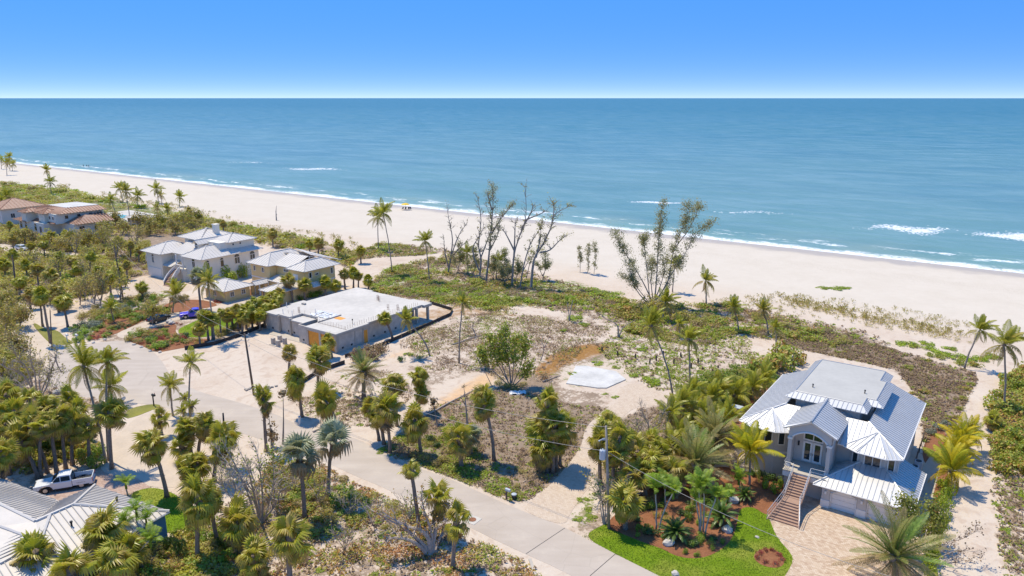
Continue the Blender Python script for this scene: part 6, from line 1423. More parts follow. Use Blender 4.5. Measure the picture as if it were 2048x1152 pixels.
limb_tree('bare_tree','leftmost bare grey tree of the dune row, forked low',(896,546),[[(896,546),(905,505),(918,470),(935,445)],[(900,520),(905,480),(898,440),(894,415)],[(897,535),(889,500),(888,475)],[(906,510),(925,490),(940,480)]],.30,'bark_grey',1,(1.3,1.4),'lf_olive',60,.35,.5,G1)
limb_tree('bare_tree','bare tree with crossing upright limbs in the dune row',(958,562),[[(958,562),(962,520),(957,490),(962,440),(955,395)],[(960,520),(975,480),(985,450),(972,410)],[(958,540),(945,500),(960,470),(968,455)]],.32,'bark_grey',2,(1.4,1.5),'lf_olive',90,.35,.6,G1)
limb_tree('feathery_tree','bare trunked tree with a feathery green top in the dune row',(972,564),[[(972,564),(978,510),(982,460),(986,410),(985,372)],[(982,470),(1000,440),(1016,420),(1024,410)],[(980,500),(995,470),(1000,445)],[(984,420),(978,400),(975,385)]],.34,'bark_grey',3,(2.2,1.2),'lf_pine',1500,.42,.9,G1,from_t=.3,aspect=.4)
limb_tree('bare_tree','bare grey tree with a tall whip like crown in the dune row',(1024,572),[[(1024,572),(1028,510),(1040,470),(1052,430),(1050,372)],[(1028,515),(1030,460),(1030,440)],[(1045,455),(1062,425),(1066,408)],[(1028,500),(1010,465),(1000,455)],[(1050,440),(1080,428),(1095,420)]],.38,'bark_grey',4,(1.3,1.5),'lf_olive',110,.35,.6,G1)
limb_tree('bare_tree','slim bare tree between two stout ones in the dune row',(1040,575),[[(1040,575),(1048,530),(1060,490),(1078,460),(1085,445)],[(1045,545),(1058,520),(1075,500)]],.24,'bark_grey',5,(1.6,1.3),'lf_olive',260,.34,.7,G1)
limb_tree('bare_tree','rightmost bare tree of the dune row spreading toward the beach',(1062,576),[[(1062,576),(1068,520),(1085,490),(1102,455),(1108,430),(1140,412)],[(1080,505),(1100,500),(1120,480),(1135,470)],[(1072,515),(1080,480),(1082,455)],[(1104,445),(1108,415),(1098,392)]],.38,'bark_grey',6,(1.5,1.4),'lf_olive',520,.34,.8,G1)
limb_tree('bare_tree','short dark leaning trunk at the foot of the dune row',(1052,560),[[(1052,560),(1062,520),(1078,495)]],.2,'bark_grey',7,(1.8,1.2),'lf_olive',240,.34,.8,G1)
scrubf = dict(leaf='lf_pine', group='young feathery trees on the dune', aspect=.4)
for i, (bx, by, tx, ty) in enumerate([(915,545,918,490),(945,555,950,500),(1005,560,1008,505),(985,558,988,515),(1030,565,1035,520),(1085,560,1090,505),(1010,572,1000,530)]):
    limb_tree('young_tree','young bushy tree filling the gaps of the bare dune row',(bx,by),[[(bx,by),((bx+tx)/2+4,(by+ty)/2),(tx,ty)],[(bx,by-8),(bx-10,by-30)],[(bx,by-8),(bx+12,by-32)]],.14,'bark_grey',60+i,(3,1.0),nleaf=1100,lsize=.45,lspread=.7,**scrubf)
limb_tree('feathery_tree','tall feathery beach tree with a cluster of plumed limbs',(1308,612),[[(1308,612),(1313,560),(1316,500),(1320,450),(1325,410)],[(1305,605),(1290,572),(1272,540),(1252,508),(1240,490),(1228,466)],[(1312,600),(1336,562),(1346,505),(1362,462),(1372,440),(1378,408)],[(1318,595),(1342,550),(1366,515),(1392,470),(1424,444)],[(1300,600),(1294,545),(1289,490),(1288,478)],[(1310,600),(1326,555),(1330,520)],[(1300,608),(1278,580),(1262,560),(1245,555)],[(1296,608),(1270,575),(1258,530)],[(1320,605),(1338,575),(1340,545)],[(1350,495),(1380,455),(1398,414)],[(1306,600),(1302,560),(1306,520)]],.20,'bark_grey',8,(2.4,1.3),'lf_pine',10500,.40,1.0,None,from_t=.35,aspect=.42,depth=3.0)
for i, (bx, by, tx, ty) in enumerate([(1160,545,1158,498),(1175,547,1176,490),(1188,547,1190,488)]):
    limb_tree('young_tree','slim feathery sapling at the edge of the beach sand',(bx,by),[[(bx,by),((bx+tx)/2+2,(by+ty)/2),(tx,ty)]],.09,'bark_grey',70+i,(4,.8),'lf_pine',500,.4,.55,'saplings at the beach edge',aspect=.4,from_t=.15)
limb_tree('sea_grape_tree','broad many stemmed sea grape tree on the sand beside the orange bank',(1022,772),[[(1022,772),(1018,730),(1010,690),(1012,660)],[(1020,770),(1000,735),(985,700),(980,680)],[(1025,770),(1040,735),(1048,705),(1045,680)],[(1018,772),(990,745),(968,725),(965,705)],[(1028,772),(1050,750),(1062,730)],[(1024,765),(1028,720),(1030,680)],[(1015,760),(1000,715),(998,672)]],.17,'bark_grey',9,(3.2,1.0),'lf_grape',4200,.34,.9,None,aspect=.85,depth=2.4,ltint=(.55,.26))
limb_tree('bare_tree','dark bent dead tree leaning out of the sea grape',(985,775),[[(985,775),(972,748),(958,725),(950,705)],[(965,735),(955,715),(940,700)]],.09,'bark_grey',10,(.8,.9))
limb_tree('bare_tree','small crooked leafless tree on the open sand',(1081,722),[[(1081,722),(1088,700),(1084,685),(1074,675)],[(1086,700),(1094,685),(1103,665)],[(1084,688),(1085,670)]],.12,'bark_grey',11,(2.0,.7),'lf_red',40,.2,.3)
limb_tree('driftwood_tree','weathered pale dead tree with bent trunk beside orange leaves',(1236,675),[[(1236,675),(1236,655),(1228,645),(1210,637),(1198,625)],[(1238,675),(1246,655),(1262,645),(1268,642)],[(1240,676),(1250,678),(1262,674)]],.22,'bark_dead',12,(1.0,.8),None,0,.3,.5,None)
limb_tree('bare_tree','fallen twisted tree on the sand beside the unfinished house',(952,672),[[(952,672),(945,650),(960,640),(975,635)],[(950,662),(935,650),(928,645)],[(955,665),(975,660),(985,640)]],.12,'bark_dead',13,(2,.8),'lf_grape',120,.3,.5)
limb_tree('sea_grape_tree','wide leafless sea grape with twisted limbs beside the turning circle',(72,800),[[(72,800),(60,770),(40,745),(10,735),(-5,720)],[(74,800),(70,750),(62,720),(60,690)],[(76,800),(90,765),(105,735),(112,712),(115,695)],[(62,802),(45,775),(30,760),(5,765)],[(78,800),(95,770),(98,745),(100,720)],[(70,790),(55,740),(35,715),(25,695)],[(110,715),(120,740),(135,745)],[(84,798),(78,760),(82,720)]],.22,'bark_dead',14,(3.4,1.3),'lf_olive',700,.26,.5,None,depth=3,aspect=.7)
limb_tree('bare_tree','large leafless many stemmed tree south of the road',(520,1045),[[(520,1045),(508,1000),(480,955),(455,925),(432,895)],[(522,1045),(515,990),(500,940),(480,905)],[(524,1045),(525,990),(520,940),(512,895)],[(515,1045),(490,1010),(465,970),(440,935)],[(527,1045),(540,1000),(548,960),(545,920)],[(518,1030),(505,975),(495,930)],[(526,1040),(550,1010),(562,975)],[(512,1040),(495,985),(470,930),(450,890)]],.22,'bark_dead',15,(3.0,1.4),'lf_grape',420,.26,.4,None,depth=3.5,from_t=.25)
limb_tree('ivy_trunk','thicket of thin leafy stems beside the dead roadside palm',(550,1015),[[(550,1015),(548,960),(545,905)],[(556,1010),(562,960),(566,920)],[(545,1012),(538,970),(535,930)]],.10,'bark_grey',16,(3,.9),'lf_grape',700,.28,.6)
limb_tree('dead_tree','stout gnarled stump with a fan of dead limbs south of the road',(860,1110),[[(860,1112),(858,1080),(840,1060),(800,1050),(760,1030)],[(862,1110),(864,1070),(848,1020),(842,985)],[(864,1110),(872,1060),(890,1040),(900,1010)],[(858,1112),(830,1085),(790,1075),(760,1090)],[(855,1112),(845,1090),(800,1100),(770,1125)],[(866,1112),(880,1075),(895,1060)],[(858,1100),(820,1065),(790,1040),(740,1020)],[(850,1112),(835,1125),(810,1150)]],.38,'bark_dead',17,(2.6,1.0),'lf_grape',700,.24,.5,None,depth=3.5,from_t=.25,ltint=(.28,.2))
limb_tree('bare_tree','leafless fan of dead branches on the island of the pale driveway',(1305,908),[[(1305,908),(1303,880),(1312,855),(1325,830),(1330,805)],[(1303,905),(1290,880),(1275,850),(1268,825)],[(1302,905),(1280,885),(1258,868),(1245,855)],[(1306,905),(1300,860),(1285,825),(1278,800)],[(1300,908),(1272,895),(1255,880)],[(1308,900),(1330,875),(1340,850)]],.10,'bark_grey',18,(3,1.0),None,0,.3,.5,None,depth=2.2)
limb_tree('dead_tree','cluster of grey dead stems at the foot of the transformer pole',(1208,1048),[[(1208,1048),(1205,1010),(1198,975),(1192,955)],[(1212,1048),(1222,1005),(1240,980),(1255,968)],[(1206,1046),(1200,1005),(1202,970)],[(1210,1048),(1212,1000),(1222,965)]],.13,'bark_dead',19,(1.8,.8),'lf_dark',200,.25,.5)
limb_tree('leafy_tree','small leafy tree in front of the right garage door',(1838,1098),[[(1838,1098),(1842,1070),(1850,1045),(1860,1020)],[(1836,1096),(1825,1065),(1818,1035),(1812,1010)],[(1840,1090),(1860,1065),(1870,1040)],[(1834,1096),(1815,1075),(1805,1050)]],.10,'bark_dead',20,(5,1.0),'lf_fresh',3200,.27,.8,None,ltint=(.22,.2))
limb_tree('bare_tree','sprawling leafless branches over the hedge and sand path',(1860,1130),[[(1860,1130),(1890,1110),(1920,1100),(1950,1105)],[(1862,1128),(1895,1090),(1930,1075),(1955,1060)],[(1862,1132),(1900,1125),(1930,1130),(1955,1145)],[(1860,1128),(1880,1100),(1905,1085)]],.09,'bark_dead',21,(3.2,.9),'lf_dry',260,.22,.4,None,depth=2.5)
for i, (bx, by, tx, ty) in enumerate([(170,600,165,520),(188,608,195,545),(200,612,205,560),(240,605,236,540),(100,610,90,560),(65,545,50,505),(120,560,105,515),(160,610,158,570),(232,520,225,480),(205,500,210,465),(150,515,150,470),(270,500,276,465),(180,540,175,505)]):
    limb_tree('scraggly_tree','scraggly half bare tree in the thicket beside the white house drive',(bx,by),[[(bx,by),((bx+tx)/2+3,(by+ty)/2),(tx,ty)],[(bx,by-10),(bx-12,by-35)],[(bx,by-12),(bx+14,by-40)],[(bx+1,by-6),(bx+6,by-45)]],.16,'bark_grey',90+i,(1.6,1.6),'lf_olive',420,.42,.9,'scraggly thicket trees',depth=2)
limb_tree('dead_tree','pale fallen dead branches in the wild thicket',(95,548),[[(95,548),(110,540),(128,535)],[(90,548),(75,535),(60,530)],[(98,546),(115,530),(125,515)],[(92,548),(105,550),(120,552)],[(88,545),(80,525),(72,512)]],.14,'bark_dead',120,(1.5,1.6),None,0,.3,.5,None,depth=4)
for i, (bx, by, w_, h_) in enumerate([(365,455,26,26),(390,448,20,20),(300,470,24,26),(350,470,20,24),(280,455,22,24),(245,470,20,22),(320,455,16,20),(230,455,18,24),(210,470,20,20)]):
    limb_tree('leafy_tree','round leafy tree in the grove beside the villa terrace',(bx,by),[[(bx,by),(bx+2,by-h_*.6),(bx,by-h_)],[(bx,by-4),(bx-w_*.5,by-h_*.7)],[(bx,by-4),(bx+w_*.5,by-h_*.7)]],.2,'bark_grey',140+i,(1.6,1.6),'lf_olive',620,.6,1.3,'grove beside the villa terrace',depth=2.5)
for i, (bx, by, w_, h_) in enumerate([(8,690,34,60),(28,725,30,50),(-6,650,36,60),(14,640,26,46),(40,655,22,40),(5,760,30,50)]):
    limb_tree('leafy_tree','dense leafy tree on the bank left of the turning circle',(bx,by),[[(bx,by),(bx+3,by-h_*.6),(bx,by-h_)],[(bx,by-6),(bx-w_*.6,by-h_*.7)],[(bx,by-6),(bx+w_*.6,by-h_*.65)],[(bx,by-8),(bx+w_*.2,by-h_*.8)]],.18,'bark_grey',190+i,(2.2,1.5),'lf_olive',1300,.40,1.1,'leafy trees left of the turning circle',depth=2.5)
for i, (bx, by, w_, h_) in enumerate([(60,492,20,26),(95,497,18,22),(140,500,22,28),(175,495,22,28),(205,490,20,26),(28,488,20,24),(118,505,16,22)]):
    limb_tree('leafy_tree','leafy tree standing before the front of the tile roofed villa',(bx,by),[[(bx,by),(bx+2,by-h_*.6),(bx,by-h_)],[(bx,by-4),(bx-w_*.5,by-h_*.7)],[(bx,by-4),(bx+w_*.5,by-h_*.7)]],.18,'bark_grey',210+i,(1.8,1.6),'lf_olive',620,.55,1.3,'trees before the villa',depth=2.5)
limb_tree('snag','dead snag standing alone on the open beach',(553,441),[[(553,441),(552,425),(553,411)],[(553,430),(551,422)]],.3,'bark_grey',150,(.2,.6))
limb_tree('snag','broken dead trunk beside the round headed fan palm',(935,857),[[(935,857),(932,815),(928,776)],[(932,812),(922,795)]],.20,'bark_grey',151,(.4,.6),'lf_dead',30,.3,.4)
limb_tree('snag','headless palm trunk in the dry field',(875,854),[[(875,854),(870,825),(866,804)]],.22,'bark_sabal',152,(.2,.3),'lf_dead',90,.45,.6)
limb_tree('snag','dead shaggy palm trunk with hanging brown thatch beside the road',(544,898),[[(544,898),(542,870),(538,835)],[(545,897),(548,880)]],.28,'bark_dead',153,(2,.6),'lf_dead',260,.4,.5)
limb_tree('snag','dead coconut trunk with a collar of hanging brown fronds',(566,888),[[(566,888),(567,840),(566,786)]],.16,'bark_coco',154,(.1,.3),'lf_dead',60,.5,.5)
limb_tree('snag','thin reddish dead stem beside the white slab',(1103,792),[[(1103,792),(1103,775),(1102,757)]],.12,'rust',155,(.3,.4))
limb_tree('snag','cut palm stub in the lush garden',(1350,905),[[(1350,905),(1353,890),(1356,874)]],.22,'bark_sabal',156,(.5,.4),'lf_red',60,.3,.4)
for i, (bx, by, h_) in enumerate([(714,722,22),(735,712,16),(760,706,14),(745,720,14)]):
    limb_tree('dead_bush','heap of grey dead fronds by the wall of the unfinished house',(bx,by),[[(bx,by),(bx+1,by-h_)],[(bx-3,by),(bx-8,by-h_*.7)],[(bx+3,by),(bx+8,by-h_*.7)]],.1,'bark_dead',160+i,(4,.7),'lf_dry',420,.34,.7,'dead frond heaps by the wall',from_t=.05)
for i, (bx, by) in enumerate([(1060,965),(800,905),(1085,760)]):
    limb_tree('brush_pile','low pile of grey brush on the dry field',(bx,by),[[(bx-14,by),(bx,by-8),(bx+14,by-3)],[(bx-8,by+4),(bx+4,by-6),(bx+12,by+2)],[(bx-4,by-2),(bx+6,by-9)]],.06,'bark_dead',170+i,(5,.7),'lf_dry',200,.25,.6,'brush piles on the dry field',cat='brush',from_t=.05)
def fallen_log(a, b_, r, label):
    p, q = at(*a), at(*b_); d = q - p; rn = random.Random(int(a[0])); mb = MB()
    mb.tube([Vector((d.x*t + rn.uniform(-.1,.1), d.y*t + rn.uniform(-.1,.1), r*.9 + rn.uniform(0,.08))) for t in (0,.2,.4,.6,.8,1)], [r*(1-.5*t) for t in (0,.2,.4,.6,.8,1)], 7)
    t = thing('fallen_log', label, 'log', (p.x,p.y,0)); mb.build('trunk', M['bark_dead'], t)
    mb = MB()
    for k in range(4):
        u = rn.uniform(.3,.95); s = Vector((d.x*u,d.y*u,r)); mb.tube([s, s + Vector((rn.uniform(-.7,.7),rn.uniform(-.7,.7),rn.uniform(.1,.5)))], [r*.4,r*.15], 5)
    mb.build('branch_stubs', M['bark_dead'], t)
fallen_log((849,834),(955,778),.16,'long thin fallen log along the edge of the orange bank')
fallen_log((700,735),(735,722),.12,'short fallen log behind the date palm')
fallen_log((905,690),(960,672),.13,'grey fallen log on the sand lot near the thin bent palm')
fallen_log((1085,765),(1120,752),.12,'weathered fallen log between slab and sea grape tree')
fallen_log((1200,985),(1250,968),.10,'fallen dead limb leaning by the transformer pole')
fallen_log((625,865),(668,850),.12,'fallen log under the leaning fan palm at the roadside')
# ================================================================ weeds, tufts and litter that nobody could count
def tuft(mb, x, y, r, rn, tint, blades=7, flat=.9, wide=.30):
    for _ in range(blades):
        a = rn.uniform(0,6.28); l = r*rn.uniform(.5,1.2); w = l*wide; d = Vector((math.cos(a),math.sin(a),0)); s = Vector((-d.y,d.x,0)); h = l*rn.uniform(.35,1.0)*flat; o = Vector((x,y,.01))+d*r*.25
        mb.add([o - s*w*.5, o + d*l*.55 + s*w + Vector((0,0,h)), o + d*l + Vector((0,0,h*.6)), o + d*l*.45 - s*w + Vector((0,0,h*.85))], [(0,1,2,3)], min(1,max(0,rn.gauss(*tint))))
def tufts(name, label, cat, regions, mat, tint, seed, hmul=.9, wide=.30, blades=7):
    rn = random.Random(seed); mb = MB()
    for poly, n, r0, r1 in regions:
        for x, y in scatter_pts(poly, n, rn.randrange(10**6), 0.0): 
            tuft(mb, x, y, rn.uniform(r0,r1), rn, tint, blades, hmul, wide)
    o = mb.build(name, M[mat]); tag(o, label, cat, None, 'stuff')
dryfield = ZONES[0][2]; mid = ZONES[7][2]; slope = ZONES[5][2]
tufts('dry_grass','dry brown grass and litter scattered over the lots','grass',[(dryfield,900,.15,.4),(ZONES[2][2],1100,.15,.4),(ZONES[4][2],260,.15,.4),(slope,1500,.2,.5),(mid,1500,.25,.7),(ZONES[9][2],700,.3,.8),([(1240,655),(1500,650),(1520,730),(1400,790),(1300,780),(1190,700)],420,.2,.45),([(820,640),(1010,622),(1230,650),(1170,700),(1050,760),(960,745),(830,745)],520,.15,.4),(ZONES[14][2],220,.2,.4),([(590,800),(720,780),(790,800),(760,850),(690,860)],260,.15,.35),([(60,755),(205,800),(160,840),(0,820)],260,.2,.4)],'lf_dry',(.5,.25),301)
tufts('weeds','green weeds sprinkled over the sandy lots','weeds',[(dryfield,420,.15,.4),(ZONES[2][2],300,.15,.4),(ZONES[12][2],520,.25,.6),(slope,260,.2,.5),([(1240,655),(1500,650),(1520,730),(1400,790),(1300,780),(1190,700)],200,.2,.45),(mid,900,.3,.8),([(820,640),(1010,622),(1230,650),(1170,700),(1050,760),(960,745),(830,745)],220,.15,.4),(ZONES[14][2],160,.2,.4),([(520,770),(720,740),(790,800),(690,850),(600,830)],160,.12,.3)],'lf_vine',(.5,.25),302,.7)
tufts('sea_oats','sparse dune grass tufts dotting the white beach edge','grass',[([(1400,605),(1560,585),(1800,615),(1960,650),(1940,690),(1800,665),(1650,640),(1500,625)],420,.25,.6),([(430,430),(560,455),(720,480),(720,500),(560,475),(430,445)],120,.4,.9),([(200,385),(430,425),(430,445),(200,400)],160,.5,1.2),([(1550,590),(1900,660),(1890,675),(1760,650),(1600,615)],300,.3,.7)],'lf_olive',(.4,.25),303,1.5,.09,12)
def undergrowth(name, label, poly, n, mat, size, hmax, seed, tint=(.5,.22), freq=.16, thr=.0, cat='undergrowth'):
    "tangled low growth: leaves gathered in uneven mounds"
    rn = random.Random(seed); mb = MB(); P = W_(poly); xs = [p[0] for p in P]; ys = [p[1] for p in P]; k = 0; tries = 0
    while k < n and tries < n*8:
        tries += 1; x, y = rn.uniform(min(xs),max(xs)), rn.uniform(min(ys),max(ys))
        h = nz.noise(Vector((x*freq, y*freq, seed))) + .45*nz.noise(Vector((x*freq*3, y*freq*3, seed+9)))
        if h < thr + rn.uniform(-.12,.12) or not inbb(x, y, P) or blocked(x, y): continue
        k += 1; top = hmax*min(1, .25 + max(0, h-thr)*1.6)
        leaf_quad(mb, Vector((x, y, .03 + top*rn.random()**.5)), Vector((rn.gauss(0,.6), rn.gauss(0,.6), 1)), size, rn, min(1,max(0,rn.gauss(tint[0] + .5*nz.noise(Vector((x*.22,y*.22,seed+4))), tint[1]))), .7)
    tag(mb.build(name, M[mat]), label, cat, None, 'stuff')
from mathutils import noise as nz
U1 = [(690,505),(800,488),(900,512),(960,545),(1100,570),(1180,575),(1260,600),(1330,608),(1450,608),(1560,632),(1700,660),(1690,692),(1560,684),(1480,668),(1420,694),(1330,684),(1250,664),(1200,625),(1060,618),(985,625),(900,612),(830,602),(745,590),(725,560),(700,540)]
undergrowth('green_undergrowth','low green tangle covering the dune between houses and beach',U1,15000,'lf_vine',.46,1.0,401,(.58,.22),.09,.12)
undergrowth('brown_undergrowth','dry brown tangle mixed through the dune scrub',U1,12000,'lf_dry',.40,.6,402,(.5,.28),.14,.04)
undergrowth('olive_undergrowth','olive and rusty tangle through the dune scrub',U1,9000,'lf_grape',.42,1.1,418,(.38,.28),.16,.12)
U2 = [(0,372),(110,376),(200,398),(330,428),(430,440),(560,470),(700,500),(700,540),(640,510),(520,490),(430,470),(420,475),(330,470),(215,470),(120,460),(0,450)]
undergrowth('far_undergrowth','far olive and green scrub along the left dune',U2,16000,'lf_olive',.75,1.5,403,(.55,.25),.07,-.15)
undergrowth('far_green_undergrowth','bright green vine sheets along the left dune',[(0,366),(110,372),(220,396),(430,436),(640,478),(640,492),(430,456),(220,420),(0,400)],7000,'lf_vine',.7,.8,404,(.6,.25),.06,.05)
U3 = [(0,445),(120,475),(300,490),(320,545),(260,590),(150,612),(60,610),(0,640)]
undergrowth('thicket_undergrowth','olive tangle filling the wild thicket below the villa',U3,24000,'lf_olive',.55,2.0,405,(.5,.27),.10,-.25)
undergrowth('slope_undergrowth','grey brown dead tangle on the slope behind the grey house',ZONES[5][2],7000,'lf_dry',.30,.30,406,(.5,.28),.22,.03)
undergrowth('path_undergrowth','sea grape leaves carpeting the bank beyond the sand path',ZONES[15][2],4000,'lf_grape',.34,.9,407,(.55,.28),.25,-.3)
undergrowth('verge_undergrowth','leafy litter and weeds south of the road',ZONES[2][2],9000,'lf_grape',.26,.4,408,(.28,.22),.25,.05)
undergrowth('field_undergrowth','low dry weeds over the brown field',ZONES[0][2],4500,'lf_dry',.24,.18,409,(.55,.25),.3,.0)
undergrowth('garden_undergrowth','lush low foliage filling the garden left of the grey house',[(1380,762),(1500,737),(1555,762),(1530,800),(1465,880),(1440,930),(1300,968),(1225,985),(1205,930),(1330,890)],10000,'lf_fresh',.38,1.3,410,(.45,.27),.3,-.2)
undergrowth('pickup_undergrowth','leafy floor of the palm thicket behind the white pickup',[(0,820),(160,840),(205,905),(190,930),(80,960),(0,985)],7500,'lf_olive',.42,1.4,411,(.6,.25),.3,-.05)
undergrowth('left_bank_undergrowth','olive tangle on the bank left of the lane',[(0,560),(60,620),(70,750),(0,800)],5000,'lf_olive',.45,1.2,412,(.5,.27),.15,-.2)
undergrowth('house_front_undergrowth','leafy tangle in front of the blue house',[(0,1140),(250,1085),(330,1075),(440,1050),(520,1100),(540,1190),(0,1210)],8000,'lf_olive',.34,.9,413,(.55,.27),.25,-.1)
undergrowth('lot_green_undergrowth','bright green weeds spread over the central lot',[(800,640),(1010,622),(1230,650),(1170,700),(1120,740),(1050,760),(960,745),(830,720)],3000,'lf_vine',.26,.25,414,(.45,.25),.12,.15)
undergrowth('lot_dry_undergrowth','dry grass spread over the central lot',[(800,640),(1010,622),(1230,650),(1170,700),(1120,740),(1050,760),(960,745),(830,720)],4500,'lf_dry',.26,.2,415,(.6,.25),.14,.05)
undergrowth('post_lot_undergrowth','green and brown weeds around the old posts',[(1190,700),(1240,662),(1480,655),(1515,720),(1460,770),(1400,790),(1300,780),(1250,745)],4000,'lf_vine',.26,.3,416,(.35,.27),.2,.1)
undergrowth('field_green_undergrowth','bright weeds along the road verge of the dry field',ZONES[1][2],4500,'lf_vine',.24,.3,417,(.45,.25),.2,.02)
undergrowth('lot_brush','grey and brown dead brush over the central lot',LOT,7000,'lf_dry',.26,.35,419,(.45,.28),.10,.10)
undergrowth('roadside_brush','dry brush and weeds between road and date palm',[(560,775),(640,760),(720,735),(800,745),(830,790),(760,850),(690,855),(610,830)],3500,'lf_dry',.22,.25,420,(.5,.28),.16,.05)
undergrowth('east_undergrowth','dry tangle well right of the sand path',[(2060,690),(2500,690),(2900,900),(2700,1150),(2060,1150)],5000,'lf_dry',.4,.5,421,(.5,.28),.15,-.1)
rl = random.Random(9); mb = MB()
for poly, n in ((ZONES[2][2],2600),(dryfield,900),([(480,970),(700,975),(860,1060),(700,1100),(480,1090)],1200),(ZONES[14][2],300)):
    for x, y in scatter_pts(poly, n, rl.randrange(10**6)): leaf_quad(mb, Vector((x,y,rl.uniform(.02,.08))), Vector((rl.uniform(-.5,.5),rl.uniform(-.5,.5),1)), .24, rl, rl.random()*.45, .8)
tag(mb.build('leaf_litter', M['lf_grape']), 'fallen yellow and brown leaves scattered under the trees', 'leaves', None, 'stuff')

# short grass of the lawns, and the verge growing over their edges
def lawn_blades(px, n, seed, label, mat='lf_lawn', h=.07):
    rn = random.Random(seed); P = W_(px); xs = [p[0] for p in P]; ys = [p[1] for p in P]; mb = MB(); k = 0
    hold = [q for q in KEEPOUT if len(q) < 60 and False]
    while k < n:
        x, y = rn.uniform(min(xs)-.4,max(xs)+.4), rn.uniform(min(ys)-.4,max(ys)+.4)
        if not inside1(x+rn.uniform(-.15,.15), y+rn.uniform(-.15,.15), P) or any(inside1(x, y, W_(q)) for q in BEDS): continue
        k += 1; a = rn.uniform(0,6.28); s = rn.uniform(.025,.06); t = min(1,max(0,rn.gauss(.35+.3*nz.noise(Vector((x*.25,y*.25,3))),.18)))
        mb.add([(x-s*math.cos(a),y-s*math.sin(a),.03),(x+s*math.cos(a),y+s*math.sin(a),.03),(x+rn.uniform(-.06,.06),y+rn.uniform(-.06,.06),.03+h*rn.uniform(.5,1.3))],[(0,1,2)],t)
    tag(mb.build('lawn_grass', M[mat]), label, 'grass', None, 'stuff')
BEDS = [q for nm, q, *_ in sheet_defs if nm == 'mulch_bed']
lawn_px = [q for nm, q, *_ in sheet_defs if nm == 'lawn']
lawn_blades(lawn_px[0], 14000, 501, 'short mown grass of the curved front lawn of the grey house')
lawn_blades(lawn_px[1], 4000, 502, 'short mown grass of the round lawn by the purple pickup')
lawn_blades(lawn_px[2], 4000, 503, 'short grass of the small lawn beside the blue house')

# leafless grey brush
for i, (bx, by, h_, gp) in enumerate([(565,1000,70,0),(585,985,60,0),(640,1010,55,0),(700,1035,55,0),(745,1050,60,0),(790,1075,60,0),(820,1040,60,0),(690,1100,50,0),(470,1010,70,0),(450,985,55,0),
      (45,790,60,1),(100,790,55,1),(125,800,40,1),(25,820,60,1),(1290,900,60,2),(1330,905,55,2),(1270,890,50,2),(1225,1010,60,2),(1200,1000,55,2)]):
    rn = random.Random(700+i); lims = [[(bx,by),(bx+s*h_*.16+rn.uniform(-4,4),by-h_*.5),(bx+s*h_*.36+rn.uniform(-6,6),by-h_*rn.uniform(.75,1))] for s in (-1.6,-.9,-.3,.3,.9,1.6)]
    limb_tree('bare_bush',['tangled leafless grey brush on the litter beside the road','tangled leafless grey brush beside the turning circle','tangled leafless grey brush by the pale driveway island'][gp],(bx,by),lims,.06,'bark_dead',700+i,(2.6,1.0),'lf_grape',90,.22,.4,['brush beside the road','brush beside the turning circle','brush by the driveway'][gp],cat='bush',depth=2.2,from_t=.25)
